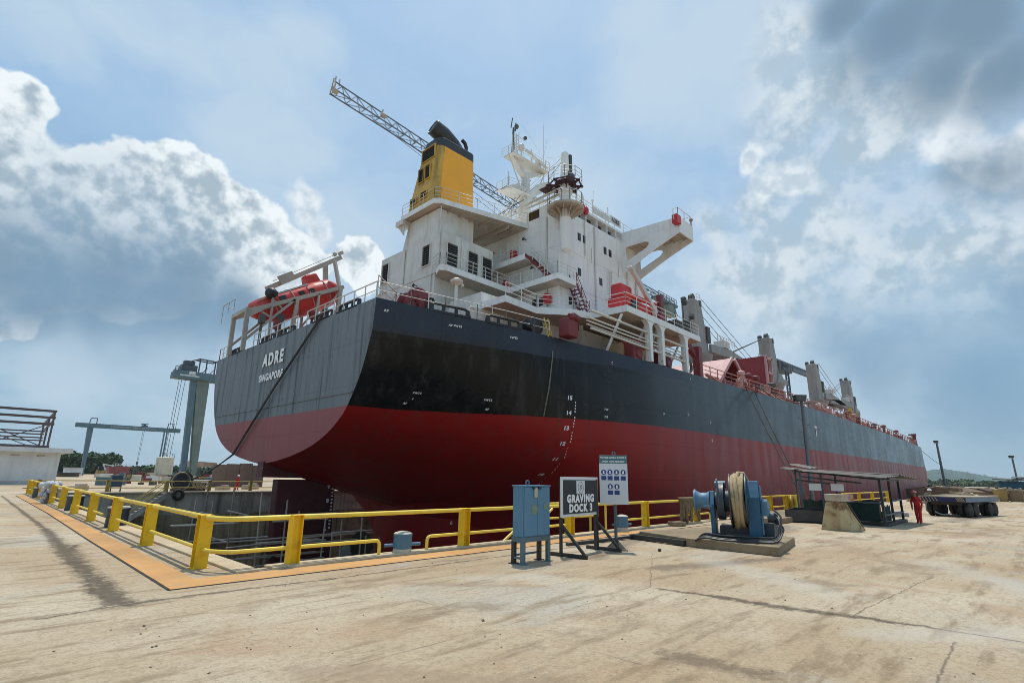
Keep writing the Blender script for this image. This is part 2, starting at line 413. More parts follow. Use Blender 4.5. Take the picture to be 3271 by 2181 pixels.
    # slab joints every few metres
    jx = nt.math('PINGPONG', nt.math('ADD', sx.outputs[0], 2.1), 4.2); jy = nt.math('PINGPONG', nt.math('ADD', sx.outputs[1], 1.2), 3.7)
    jj = nt.math('MINIMUM', nt.math('ADD', jx, nt.math('MULTIPLY', nt.math('SUBTRACT', n_fin, .5), .03)), jy)
    c = nt.mix(nt.math('MULTIPLY', nt.ramp(jj, .008, .03, .5, 0), nt.ramp(n_mid, .45, .6)), c, (.14, .11, .08, 1))
    nt.put(p.inputs['Base Color'], c)
    p.inputs['Roughness'].default_value = .88; p.inputs['Specular IOR Level'].default_value = .25
    h = nt.math('ADD', nt.math('MULTIPLY', n_fin, .6), nt.math('ADD', nt.math('MULTIPLY', nt.math('ADD', n_grit, n_spk), .35), nt.math('MULTIPLY', n_mid, 1.2)))
    b = nt.new('ShaderNodeBump'); b.inputs['Strength'].default_value = .8; b.inputs['Distance'].default_value = .05
    nt.put(b.inputs['Height'], h); nt.put(p.inputs['Normal'], b.outputs[0])
    return m
M_ground = ground_mat()
def plane_with_hole():
    xs = [-3000, -300, -40, -10, 0, DX0, 20, 60, 120, DX1, 400, 1200, 4000]; ys = [-3000, -400, -60, -15, 0, DY0, 30, DY1, 120, 300, 900, 4000]
    mb = MB()
    for i in range(len(xs) - 1):
        for j in range(len(ys) - 1):
            if xs[i] >= DX0 and xs[i + 1] <= DX1 and ys[j] >= DY0 and ys[j + 1] <= DY1: continue
            mb.add([(xs[i], ys[j], 0), (xs[i + 1], ys[j], 0), (xs[i + 1], ys[j + 1], 0), (xs[i], ys[j + 1], 0)], [(0, 1, 2, 3)])
    return mb
g = plane_with_hole().build('ground', M_ground, smooth=0); tag(g, 'sunlit beige concrete yard with oil stains and cracks', 'ground', kind='structure')

M_conc = paint('dock concrete', (.50, .48, .40), .9, var=.25, dirt=(.11, .10, .07), dirt_amt=.6, dirt_scale=.5, streak=.75, streak_col=(.04, .038, .028), bump=.6, bump_scale=6)
M_conc_low = paint('dock concrete low', (.34, .29, .18), .9, var=.3, dirt=(.03, .03, .02), dirt_amt=.8, dirt_scale=.4, streak=.8, streak_col=(.025, .025, .018), bump=.6, bump_scale=6)
M_slab = paint('slab concrete', (.42, .37, .28), .9, var=.15, dirt=(.16, .12, .08), dirt_amt=.6, dirt_scale=1.5, streak=.2, bump=.5, bump_scale=25)
mb = MB()
mb.bb(DX0 - .5, DX1 + .5, DY0 - .5, DY1 + .5, DZ - .4, DZ)
mb.bb(DX0 - .6, DX0 - .003, DY0 - .5, DY1 + .5, DZ, -.05)
mb.bb(DX0, DX1, DY0 - .6, DY0 - .003, DZ, -.05)
mb.bb(DX1 + .003, DX1 + .6, DY0 - .5, DY1 + .5, DZ, -.05)
tag(mb.build('dock_floor', paint('dock floor dark', (.06, .05, .035), .7, var=.4), smooth=0), 'dim bottom of the graving dock', 'dock floor', kind='structure')  # floor colour darkened so less light bounces up under the stern
t = thing('dock_wall', (DX0, DY1, 0), 'stained grey concrete far wall of the dock with dark tide streaks', 'dock wall')
MB().bb(DX0, DX1, DY1 + .003, DY1 + 1.0, -2.05, -.02).build('upper_wall', M_conc, t, 0)
MB().bb(DX0, DX1, DY1 - .55, DY1 + 1.0, DZ, -2.06).build('lower_wall', M_conc_low, t, 0)
MB().bb(DX0, DX1, DY1 - .18, DY1 + .9, -.02, .14).build('coping', M_slab, t, 0, bevel=.02)
M_pipe_w = paint('white pipe', (.7, .7, .66), .5, dirt_amt=.3)
mb = MB()
for dz in (0, -.28): mb.tube([(DX0 + 1, DY1 - .75, -4.6 + dz), (60, DY1 - .75, -4.75 + dz), (120, DY1 - .75, -4.7 + dz)], .09, 6)
mb.build('pipe', M_pipe_w, t)

# kerb of the dock edge on the near side
M_kerb = paint('kerb concrete', (.50, .40, .26), .9, var=.12, dirt=(.2, .15, .1), dirt_amt=.5, dirt_scale=2, bump=.5, bump_scale=25)
mb = MB()
mb.prism([(5.62, DY0 + .02, -.3), (44, DY0 + .02, -.3), (44, DY0 + .02, .06), (5.62, DY0 + .02, .06)], (0, -.52, 0))
mb.prism([(DX0 + .02, DY0 - .5, -.3), (DX0 + .02, DY1, -.3), (DX0 + .02, DY1, .06), (DX0 + .02, DY0 - .5, .06)], (-.5, 0, 0))
tag(mb.build('kerb', M_kerb, smooth=0, bevel=.02), 'pale concrete kerb round the near dock edge', 'kerb', kind='structure')

# rust-orange steel cover strip round the dock corner, with the open rail slot beside it
M_strip = paint('orange rust strip', (.50, .26, .085), .8, var=.2, dirt=(.36, .25, .14), dirt_amt=.95, dirt_scale=1.6, bump=.3)
M_slot = paint('rail slot', (.03, .022, .016), .9)
mb = MB()
def ribbon(pts_a, pts_b, z, mi=0):
    n = len(pts_a)
    mb.add([(x, y, z) for x, y in pts_a] + [(x, y, z) for x, y in pts_b], [(i, i + 1, n + i + 1, n + i) for i in range(n - 1)], mi)
ribbon([(3.32, 12.22), (3.48, 22.), (3.80, 36.), (4.05, 60.)], [(3.98, 13.1), (4.1, 22.), (4.35, 36.), (4.5, 60.)], .006)
ribbon([(3.32, 12.22), (5.2, 12.24), (12., 12.24), (22., 12.28)], [(3.98, 13.1), (5.2, 13.06), (12., 13.02), (22., 12.95)], .0061)
ribbon([(3.27, 12.16), (3.43, 22.), (3.75, 36.), (4.0, 60.)], [(3.33, 12.22), (3.485, 22.), (3.805, 36.), (4.055, 60.)], .010, 1)
ribbon([(3.27, 12.15), (12., 12.17), (22., 12.22), (34, 12.22)], [(3.27, 12.21), (12., 12.23), (22., 12.28), (34, 12.28)], .0105, 1)
tag(mb.build('path', [M_strip, M_slot], smooth=0), 'orange rusty steel strip along the dock rail', 'path', kind='structure')
# ================================================================= THE SHIP
CX = 38.8
SHIP = thing('cargo_ship', (15, CX, -8), 'long black and red bulk carrier with white house and orange funnel in the dock', 'ship')

def hull_mat(name, near, far, streak_col, rough, frames, mid=None, band=None, stk=.6):
    m, nt, p, pos = base_mat(name)
    sx = nt.new('ShaderNodeSeparateXYZ'); nt.put(sx.inputs[0], pos)
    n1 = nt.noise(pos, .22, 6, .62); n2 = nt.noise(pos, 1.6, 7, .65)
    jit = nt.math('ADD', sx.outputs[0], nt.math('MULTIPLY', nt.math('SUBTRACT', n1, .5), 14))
    if mid: c = nt.mix(nt.ramp(jit, 26, 42), near, mid)                     # near tone on the quarter, blending to mid tone forward
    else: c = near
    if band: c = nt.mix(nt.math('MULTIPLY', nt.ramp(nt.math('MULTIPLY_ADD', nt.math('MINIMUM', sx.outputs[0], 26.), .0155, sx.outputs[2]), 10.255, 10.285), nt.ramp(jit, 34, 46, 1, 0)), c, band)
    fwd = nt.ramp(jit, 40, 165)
    c = nt.mix(fwd, c, far)                                                # weathered paint towards the bow, with grazing sheen and haze put into the colour
    c = nt.mix(nt.math('MULTIPLY', nt.ramp(n1, .4, .7), .35), c, tuple(x * 1.45 for x in near[:3]) + (1,))
    st = nt.noise(nt.scaled(pos, (1.6, 1.6, .09)), 1., 6, .7)
    c = nt.mix(nt.math('MULTIPLY', nt.ramp(st, .46, .7), stk), c, streak_col)
    c = nt.mix(nt.math('MULTIPLY', nt.ramp(n2, .6, .8), .2), c, tuple(x * .6 for x in near[:3]) + (1,))
    # plate seams
    sm = nt.math('PINGPONG', nt.math('ADD', sx.outputs[2], .4), 1.25); sv = nt.math('PINGPONG', nt.math('ADD', sx.outputs[0], 2.), 5.2)
    seam = nt.ramp(nt.math('MINIMUM', sm, sv), .0, .05, 1, 0)
    c = nt.mix(nt.math('MULTIPLY', seam, .3), c, tuple(x * .5 for x in near[:3]) + (1,))
    rs = nt.noise(nt.scaled(pos, (.9, .9, .10)), 1., 4, .6)
    c = nt.mix(nt.math('MULTIPLY', nt.math('MULTIPLY', nt.ramp(rs, .56, .72), nt.ramp(jit, 36, 80)), .55), c, tuple(x * .45 for x in far[:3]) + (1,))
    nt.put(p.inputs['Base Color'], c)
    nt.put(p.inputs['Roughness'], nt.ramp(n1, .3, .7, rough - .04, rough + .08)); p.inputs['Specular IOR Level'].default_value = .22 if mid else .4
    # dished plating between the frames
    fr = nt.math('SINE', nt.math('ADD', nt.math('MULTIPLY', sx.outputs[0], 2.4), nt.math('MULTIPLY', nt.noise(nt.scaled(pos, (.25, .25, .1)), 1., 2), 9)))
    amt = nt.ramp(sx.outputs[0], 34, 60, .15, 1)
    h = nt.math('ADD', nt.math('MULTIPLY', nt.math('MULTIPLY', fr, amt), frames), nt.math('MULTIPLY', seam, -.006))
    dent = nt.noise(nt.scaled(pos, (.3, .3, .5)), 1., 2, .4)
    h = nt.math('ADD', h, nt.math('MULTIPLY', dent, .08))
    b = nt.new('ShaderNodeBump'); b.inputs['Strength'].default_value = .5; b.inputs['Distance'].default_value = 1.
    nt.put(b.inputs['Height'], h); nt.put(p.inputs['Normal'], b.outputs[0])
    return m
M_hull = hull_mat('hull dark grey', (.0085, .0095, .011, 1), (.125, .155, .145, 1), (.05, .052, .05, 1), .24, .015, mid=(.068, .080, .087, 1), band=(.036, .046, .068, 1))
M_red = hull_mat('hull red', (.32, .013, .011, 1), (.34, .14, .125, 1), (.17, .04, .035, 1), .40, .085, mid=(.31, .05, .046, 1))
M_trans = hull_mat('transom grey', (.165, .182, .192, 1), (.165, .182, .192, 1), (.03, .034, .037, 1), .5, .0, stk=.95)
M_transred = hull_mat('transom red', (.30, .075, .072, 1), (.30, .075, .072, 1), (.24, .05, .05, 1), .5, .0)
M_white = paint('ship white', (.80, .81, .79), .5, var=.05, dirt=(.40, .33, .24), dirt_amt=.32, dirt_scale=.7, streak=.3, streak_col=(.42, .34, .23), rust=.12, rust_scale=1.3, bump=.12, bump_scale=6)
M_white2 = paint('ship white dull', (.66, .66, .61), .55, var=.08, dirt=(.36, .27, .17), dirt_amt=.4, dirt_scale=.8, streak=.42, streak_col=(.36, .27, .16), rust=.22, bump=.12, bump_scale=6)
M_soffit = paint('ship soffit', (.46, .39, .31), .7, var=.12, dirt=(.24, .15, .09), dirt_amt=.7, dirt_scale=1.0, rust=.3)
M_deckred = paint('deck red', (.20, .045, .035), .7, dirt_amt=.3)
M_lett = paint('white lettering', (.90, .90, .88), .6, var=.05)
M_black = paint('black fittings', (.022, .024, .026), .5, var=.3)
M_wine = paint('wine red steel', (.17, .02, .022), .45, var=.25, dirt_amt=.25)
M_rail = paint('rail white', (.62, .60, .55), .5, var=.1, rust=.2, rust_scale=4)
M_railred = paint('rail rust pink', (.42, .20, .16), .6, var=.2, rust=.2)
M_glass = paint('window glass', (.012, .016, .02), .12, var=.2, spec=.6)
M_louv = paint('louvre grey', (.07, .075, .065), .6, var=.2, dirt_amt=.3)
M_fire = paint('fire box red', (.50, .025, .03), .4, var=.15)

ST = [
 (15.0, [11.95, 10.05, 7.8, 5.96, 5.2, 4.5, 3.8, 3.3, 3.05, 2.9, 2.80, 2.77, 2.76], [13.3, 13.15, 12.35, 11.15, 10.3, 9.1, 7.2, 4.9, 3.2, 2.0, .7, .05, 0]),
 (18.0, [11.75, 10.0, 7.8, 5.96, 4.9, 4.1, 3.5, 3.0, 2.6, 2.2, 1.9, 1.82, 1.8], [14.35, 14.2, 13.1, 11.75, 10.6, 9.2, 7.5, 5.5, 3.6, 1.9, .8, .05, 0]),
 (21.4, [11.55, 9.95, 7.9, 5.96, 4.7, 3.8, 3.0, 2.4, 1.8, 1.3, .9, .8, .78], [15.5, 15.35, 14.6, 13.5, 12.3, 10.7, 8.9, 6.7, 4.4, 2.3, .9, .05, 0]),
 (24.2, [11.4, 9.9, 7.9, 5.96, 4.6, 3.6, 2.8, 2.0, 1.2, .6, .25, .2, .18], [16.4, 16.35, 16.0, 15.5, 14.7, 13.5, 11.7, 9.2, 6.1, 3.1, 1.0, .05, 0]),
 (25.9, [11.3, 9.88, 7.9, 5.96, 4.55, 3.5, 2.6, 1.7, .8, .1, -.25, -.3, -.32], [16.8, 16.75, 16.6, 16.25, 15.7, 14.8, 13.4, 10.8, 7.6, 3.8, 1.2, .05, 0]),
 (26.0, [11.3, 9.88, 7.9, 5.96, 4.55, 3.5, 2.6, 1.7, .8, .1, -.9, -7.7, -7.76], [16.85, 16.8, 16.65, 16.3, 15.75, 14.85, 13.5, 10.9, 7.7, 4.0, 1.3, .8, 0]),
 (28.3, [11.1, 9.9, 7.9, 5.96, 4.6, 3.5, 2.6, 1.6, .6, -.3, -1.2, -7.5, -7.76], [17.45, 17.45, 17.45, 17.3, 17.0, 16.5, 15.6, 14.2, 11.6, 8.2, 6.2, 5.6, 0]),
 (31.0, [10.95, 9.95, 7.9, 5.96, 4.6, 3.4, 2.2, .9, -.4, -1.6, -3.5, -7.3, -7.76], [18.25, 18.27, 18.3, 18.2, 18.1, 17.8, 17.3, 16.4, 14.8, 12.6, 10.6, 9.3, 0]),
 (35.0, [10.72, 10.0, 7.9, 5.96, 4.6, 3.2, 1.6, 0, -1.6, -3.2, -5.0, -7.2, -7.76], [19.1, 19.12, 19.15, 19.1, 19.05, 18.9, 18.6, 18.1, 17.2, 16.0, 14.5, 12.6, 0]),
 (40.0, [10.70, 10.0, 7.9, 5.96, 4.6, 3.0, 1.0, -1, -3, -4.6, -6, -7.2, -7.76], [19.38, 19.38, 19.38, 19.38, 19.38, 19.35, 19.2, 19, 18.7, 18.2, 17.4, 16, 0]),
 (52.0, [10.85, 10.1, 7.9, 5.96, 4.6, 3.0, 1.0, -1, -3, -5, -6.4, -7.3, -7.76], [19.4] * 9 + [19.35, 19.0, 18.2, 0]),
 (82.0, [11.3, 10.3, 7.9, 5.96, 4.6, 3.0, 1.0, -1, -3, -5, -6.4, -7.3, -7.76], [19.4] * 9 + [19.35, 19.0, 18.2, 0]),
 (120., [11.2, 10.3, 7.9, 5.96, 4.6, 3.0, 1.0, -1, -3, -5, -6.4, -7.3, -7.76], [19.4] * 9 + [19.35, 19.0, 18.2, 0]),
 (150., [10.95, 10.1, 7.9, 5.96, 4.6, 3.0, 1.0, -1, -3, -5, -6.4, -7.3, -7.76], [19.4] * 9 + [19.35, 19.0, 18.2, 0]),
 (164., [10.65, 10.0, 7.9, 5.96, 4.6, 3.0, 1.0, -1, -3, -5, -6.4, -7.3, -7.76], [19.3, 19.3, 19.35, 19.4, 19.4, 19.4, 19.35, 19.3, 19.2, 18.9, 18.3, 17.4, 0]),
 (171., [10.7, 10.0, 7.9, 5.96, 4.6, 3.0, 1.0, -1, -3, -5, -6.4, -7.3, -7.76], [16.2, 16.4, 17.4, 18.6, 18.7, 18.6, 18.3, 18, 17.6, 17, 16, 14, 0]),
 (177., [10.8, 10.0, 7.9, 5.96, 4.6, 3.0, 1.0, -1, -3, -5, -6.4, -7.3, -7.76], [10.5, 10.7, 12.2, 14.2, 14.2, 14.1, 13.8, 13.4, 13, 12, 11, 9, 0]),
 (181., [10.9, 10.0, 7.9, 5.96, 4.6, 3.0, 1.0, -1, -3, -5, -6.4, -7.3, -7.76], [4, 4.2, 5.2, 7, 7, 7, 7, 6.8, 6.5, 6, 5, 4, 0]),
 (182.5, [10.9, 10.0, 7.9, 5.96, 4.6, 3.0, 1.0, -1, -3, -5, -6.4, -7.3, -7.76], [.05] * 12 + [0]),
]
def section(x):
    for (x0, z0, b0), (x1, z1, b1) in zip(ST, ST[1:]):
        if x0 <= x <= x1:
            t = (x - x0) / (x1 - x0) if x1 > x0 else 0
            return [a + (b - a) * t for a, b in zip(z0, z1)], [a + (b - a) * t for a, b in zip(b0, b1)]
    return ST[-1][1], ST[-1][2]
def hb(x, z):
    zs, bs = section(x)
    for i in range(12):
        if zs[i] >= z >= zs[i + 1]:
            t = (zs[i] - z) / max(1e-6, zs[i] - zs[i + 1]); return bs[i] + (bs[i + 1] - bs[i]) * t
    return bs[0]
def deck(x): 
    zs, bs = section(x); return CX - bs[0], zs[0]                    # starboard edge y, z

def cr(p0, p1, p2, p3, t):
    return .5 * ((2 * p1) + (-p0 + p2) * t + (2 * p0 - 5 * p1 + 4 * p2 - p3) * t * t + (-p0 + 3 * p1 - 3 * p2 + p3) * t ** 3)
def hull_mesh():
    mb = MB()
    xs = sorted(set([s[0] for s in ST] + [15 + i * 1.0 for i in range(0, 26)] + [40 + 6 * i for i in range(21)]))
    xs = [x for x in xs if not (25.9 < x < 26.0)]
    secs = [(x,) + section(x) for x in xs]
    sub = 4
    rows = []
    for x, zs, bs in secs:
        row = []
        for i in range(12):
            a, b, c, d = max(i - 1, 0), i, i + 1, min(i + 2, 12)
            if i == 0: a = i
            if i == 1: a = i          # knuckle stays crisp
            if i in (11,): d = 12
            for k in range(sub):
                t = k / sub
                if i in (0, 10, 11) or (i == 9 and 25.95 < x < 60):
                    z = zs[b] + (zs[c] - zs[b]) * t; y = bs[b] + (bs[c] - bs[b]) * t
                else:
                    z = cr(zs[a], zs[b], zs[c], zs[d], t); y = cr(bs[a], bs[b], bs[c], bs[d], t)
                row.append((x, max(0, y), z))
        row.append((x, 0, zs[12])); rows.append(row)
    n = len(rows[0]); cut = 3 * sub
    for side in (-1, 1):
        b = len(mb.v)
        for row in rows:
            for x, y, z in row: mb.v.append(V((x, CX + side * y, z)))
        for i in range(len(rows) - 1):
            for j in range(n - 1):
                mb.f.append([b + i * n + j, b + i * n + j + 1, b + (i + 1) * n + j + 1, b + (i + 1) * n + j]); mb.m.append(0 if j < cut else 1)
    # transom plate, deck
    r0 = rows[0]
    L = [V((x, CX - y, z)) for x, y, z in r0]; Rr = [V((x, CX + y, z)) for x, y, z in r0]
    for j in range(n - 1):
        mb.add([L[j], L[j + 1], Rr[j + 1], Rr[j]], [(0, 1, 2, 3)], 2 if j < cut else 3)
    for i in range(len(rows) - 1):
        a, c = rows[i][0], rows[i + 1][0]
        mb.add([(a[0], CX - a[1], a[2]), (c[0], CX - c[1], c[2]), (c[0], CX + c[1], c[2]), (a[0], CX + a[1], a[2])], [(0, 1, 2, 3)], 4)
    return mb
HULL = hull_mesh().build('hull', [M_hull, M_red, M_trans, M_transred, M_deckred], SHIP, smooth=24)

# ship's name, port of registry, draught marks
text_part('ship_name', 'ADRE', 1.28, (14.93, 39.15, 10.28), (0, -1, 0), (0, 0, 1), M_lett, SHIP, width=3.75, bold=.045, space=1.28)
text_part('home_port', 'SINGAPORE', .72, (14.93, 39.2, 8.97), (0, -1, 0), (0, 0, 1), M_lett, SHIP, width=4.2, bold=.05, space=1.2)
def hull_text(s, x, z, size, name='draught_mark', off=.045, **kw):
    kw.setdefault('bold', .03); kw.setdefault('space', 1.15)
    y = CX - hb(x, z); dx = (hb(x + .3, z) - hb(x - .3, z)) / .6; dz = (hb(x, z + .2) - hb(x, z - .2)) / .4
    xd = V((1, -dx, 0)).normalized(); up = V((0, -dz, 1)).normalized(); nrm = xd.cross(up).normalized()
    if name == 'hull_mark': size *= .72
    return text_part(name, s, size, V((x, y, z)) + nrm * off, xd, up, M_lett, SHIP, **kw)
for k, s in enumerate(['15', '14', '13', '12', '11', '10']):
    hull_text(s, 27.72, 7.30 - .985 * k, .37, sx=1.0, bold=.05)
mb = MB()
for k in range(32):
    if k % 5 == 0 and k < 30: continue
    z = 7.30 - .197 * k - .03; x = 28.15
    y = CX - hb(x, z) - .04; y2 = CX - hb(x, z - .09) - .04
    mb.add([(x - .06, y, z), (x + .06, y, z), (x + .06, y2, z - .1), (x - .06, y2, z - .1)], [(0, 1, 2, 3)])
mb.build('draught_scale', M_lett, SHIP, 0)
for s, x, z, sz in [('AP', 15.6, 11.25, .3), ('AP FWTS', 19.6, 10.95, .26), ('FWTS', 23.4, 10.75, .26), ('FWTS', 18.6, 6.95, .26), ('AP', 18.2, 6.35, .26), ('4', 18.5, 6.62, .22), ('FWTS', 22.6, 6.8, .26), ('AP', 22.7, 6.25, .26), ('FW', 30.6, 6.75, .28), ('DB', 30.6, 6.25, .28), ('C', 31.2, 10.1, .3), ('H', 41, 10.2, .3), ('P', 36.6, 6.9, .4), ('B', 40.2, 7.2, .4), ('8', 44.2, 6.9, .4), ('4', 44.3, 5.4, .5), ('WB', 33.0, .9, .5)]:
    hull_text(s, x, z, sz, 'hull_mark')
mb = MB(); mb.bb(14.955, 14.99, CX - 11.6, CX + 11.6, 6.66, 6.74); mb.build('transom_strake', M_trans, SHIP, 0)
for s, z in (('9', 1.2), ('8', .2), ('7', -.8), ('6', -1.8)): text_part('draught_mark', s, .42, (19.9, CX - .47, z), (1, 0, 0), (0, 0, 1), M_lett, SHIP, bold=.03)
hull_text('6', 27.9, -1.4, .42)
for k in range(6):
    mb = MB(); y = CX - hb(28.2, -1.7 - .2 * k) - .05; mb.bb(28.1, 28.3, y - .01, y, -1.75 - .25 * k, -1.65 - .25 * k); mb.build('draught_tick', M_lett, SHIP, 0)
for k in range(12): mb = MB(); mb.bb(20.15, 20.3, CX - .49, CX - .48, 1.0 - .25 * k, 1.1 - .25 * k); mb.build('draught_tick', M_lett, SHIP, 0)
# T-shaped tug mark far forward
mb = MB(); y = CX - 19.4 - .03
mb.bb(74.9, 75.9, y - .01, y, 8.8, 9.0); mb.bb(75.28, 75.52, y - .01, y, 7.75, 8.8); mb.build('tug_mark', M_lett, SHIP, 0)
# scupper stain pipe down the quarter
mb = MB(); pts = []
for k in range(14):
    z = 10.3 - k * .33; x = 26.3 - .02 * k; pts.append((x, CX - hb(x, z) - .05, z))
mb.tube(pts, .04, 6); mb.build('discharge_pipe', paint('pipe olive', (.18, .18, .12), .6, var=.3, dirt_amt=.5), SHIP)

# rudder, horn, propeller, propeller bossing
M_rud = paint('rudder red', (.08, .006, .009), .5, var=.2, dirt_amt=.3)
mb = MB()
mb.prism([(16.0, CX - .45, 1.7), (20.5, CX - .3, 1.7), (20.7, CX - .25, -6.8), (16.3, CX - .4, -6.8)], (0, .8, 0))
mb.build('rudder', M_rud, SHIP, bevel=.08)
mb = MB(); mb.prism([(14.9, CX - .5, 2.9), (18.6, CX - .5, 2.4), (20.3, CX - .5, 1.95), (20.3, CX - .5, 1.8), (14.9, CX - .5, 1.85)], (0, 1.0, 0)); mb.build('rudder_horn', M_rud, SHIP)
M_brz = paint('propeller bronze', (.10, .085, .06), .45, metal=.4, var=.3)
mb = MB(); pc = V((23.0, CX, -4.7))
mb.lathe(pc + V((-1.1, 0, 0)), (1, 0, 0), [(0, .1), (.3, .5), (1, .75), (3.0, .85)], 16)
for k in range(4):
    a = math.radians(20 + 90 * k); d = V((0, math.cos(a), math.sin(a))); e = V((0, -math.sin(a), math.cos(a)))
    vs = []
    for r, w, tw in ((.6, .4, .9), (1.1, .7, .7), (1.8, .95, .55), (2.4, .7, .45), (2.7, .25, .4)):
        c = pc + d * r; q = e * math.cos(tw) * w + V((1, 0, 0)) * math.sin(tw) * w
        vs += [c - q, c + q]
    for off in (-.05, .05):
        mb.add([v + V((off, 0, 0)) for v in vs], [(2 * i, 2 * i + 1, 2 * i + 3, 2 * i + 2) for i in range(4)])
mb.build('propeller', M_brz, SHIP)
# ----------------------------------------------------------------- deckhouse
def win_starboard(x0, x1, z0, z1, y, parent, name='window'):
    mb = MB(); mb.bb(x0, x1, y - .03, y + .02, z0, z1, 0); mb.bb(x0 + .07, x1 - .07, y - .045, y - .025, z0 + .07, z1 - .07, 1)
    return mb.build(name, [M_black, M_glass], parent, 0, bevel=.03)
def win_aft(y0, y1, z0, z1, x, parent, name='window'):
    mb = MB(); mb.bb(x - .03, x + .02, y0, y1, z0, z1, 0); mb.bb(x - .045, x - .025, y0 + .06, y1 - .06, z0 + .06, z1 - .06, 1)
    return mb.build(name, [M_black, M_glass], parent, 0, bevel=.03)
HX, HY, HX1, HY1 = 31.3, 25.39, 44.2, 52.2
mb = MB()
mb.bb(HX, HX1, HY, HY1, 14.36, 23.9)
mb.bb(33.6, HX1, HY, HY1, 23.9, 24.32); mb.bb(HX, 33.6, HY + 1.2, HY1, 23.9, 24.9)
mb.bb(33.2, HX1, HY + .6, HY1, 24.32, 25.2)
for x in (33.6, 35.2, 36.9, 38.5, 40.0): mb.bb(x, x + .12, HY + .02, HY + .5, 24.32, 25.2)
mb.bb(32.2, HX1 + .4, HY, HY1, 25.2, 25.42)
mb.bb(HX, HX1, HY - .03, HY + .01, 20.72, 20.80); mb.bb(HX - .03, HX + .01, HY, 31, 20.72, 20.80)
mb.bb(HX, HX1, HY - .03, HY + .01, 17.6, 17.66)
HOUSE = mb.build('deckhouse', M_white, SHIP, 30)
for a, b in ((33.95, 34.37), (34.7, 35.13), (37.87, 38.3), (38.68, 39.12)): win_starboard(a, b, 22.1, 22.8, HY, HOUSE)
for a, b in ((33.9, 34.35), (37.05, 37.5)): win_starboard(a, b, 18.85, 19.52, HY, HOUSE)
for k in range(4): win_starboard(33.8 + k * 1.62, 35.1 + k * 1.62, 24.4, 25.12, HY + .58, HOUSE, 'bridge_window')
win_aft(27.5, 28.7, 23.95, 24.75, HX - .0, HOUSE, 'bridge_window')
for y, z in ((27.8, 16.2), (27.05, 16.2)): win_aft(y, y + .42, z - .35, z + .36, HX, HOUSE)
win_starboard(32.6, 33.0, 15.9, 16.6, HY, HOUSE)
for y in (26.4, 29.2): 
    mb = MB(); mb.bb(HX - .05, HX + .01, y, y + .75, 17.75, 19.5); mb.build('door', M_white2, HOUSE, 0, bevel=.03)
for yy, zz, xx in ((30.3, 20.75, HX - .25), (30.9, 18.0, HX - .5), (26.3, 15.75, HX - .35)):
    mb = MB(); mb.box((xx, yy, zz + .35), (.45, .5, .75)); mb.prism([(xx - .25, yy - .3, zz + .72), (xx - .25, yy + .3, zz + .72), (xx - .25, yy, zz + .86)], (.5, 0, 0))
    mb.build('fire_box', M_fire, HOUSE, 0, bevel=.02)
# bulkhead lamps
for x, y, z in ((HX - .2, 29, 22.3), (HX - .2, 33, 22.2), (HX - .2, 28, 19.3), (HX - .2, 30.5, 16.9), (23.3, 33.8, 17.0), (23.3, 35.5, 16.6)):
    mb = MB(); mb.tube([(x + .2, y, z), (x - .15, y, z + .05)], .04); mb.cyl((x - .15, y, z + .1), (x - .2, y, z - .12), .07, .12, 8); mb.build('bulkhead_lamp', M_black, HOUSE)

# wall pipes, cable runs and vertical weld stiffeners
for k, (x, y, z0, z1) in enumerate(((31.22, 26.6, 14.4, 23.6), (31.22, 29.9, 14.4, 23.2), (31.22, 31.6, 17.7, 23.2), (34.9, 25.3, 20.9, 24.2), (36.4, 25.3, 14.4, 24.2), (41.6, 25.3, 14.4, 23.8), (43.2, 25.3, 14.4, 21.5), (23.46, 31.1, 17.7, 23.2), (23.46, 35.9, 17.7, 20.8), (23.46, 32.0, 11.6, 17.6), (25.4, 30.62, 17.7, 20.8))):
    mb = MB(); mb.tube([(x, y, z0), (x, y, z1)], .05 if k % 2 else .075, 6); mb.build('wall_pipe', M_white2, HOUSE)
for x in (38.4,):
    mb = MB()
    for dx in (0, .4): mb.bar((x + dx, 25.22, 14.5), (x + dx, 25.22, 20.6), .05)
    for q in range(20): mb.bar((x, 25.22, 14.7 + .3 * q), (x + .4, 25.22, 14.7 + .3 * q), .04)
    mb.build('wall_ladder', M_rail, HOUSE, 0)
for x0, z0, h_ in ((33.3, 18.95, 1.0), (35.9, 22.0, 1.4), (40.2, 22.1, 1.6), (39.6, 19.4, 1.2), (36.6, 19.3, .9)):
    mb = MB(); mb.bb(x0, x0 + .05, 25.375, 25.388, z0 - h_, z0); mb.build('rust_run', paint('rust run', (.42, .30, .19), .7, var=.3), HOUSE, 0)
# superstructure deck A with boat deck out to the ship's side, deck C walkway, deck D gallery
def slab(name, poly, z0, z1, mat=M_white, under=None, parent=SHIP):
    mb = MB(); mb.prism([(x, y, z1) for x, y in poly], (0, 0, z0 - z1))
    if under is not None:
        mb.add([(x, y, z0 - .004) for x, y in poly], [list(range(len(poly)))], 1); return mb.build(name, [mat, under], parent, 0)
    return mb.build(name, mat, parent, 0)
A_poly = [(24.4, 26.9), (24.4, 24.5), (27.9, 24.72), (30.05, 22.95), (31.55, 22.55), (31.72, 19.42), (43.6, 19.42), (43.6, 56), (24.4, 54)]
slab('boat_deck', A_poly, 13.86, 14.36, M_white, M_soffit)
mb = MB()                                    # lower house under it
mb.bb(28.5, 44, 25.8, 52, 10.75, 13.85); mb.bb(23.0, 28.5, 27.0, 50, 11.1, 13.85)
LOW = mb.build('lower_deckhouse', M_white2, SHIP, 0)
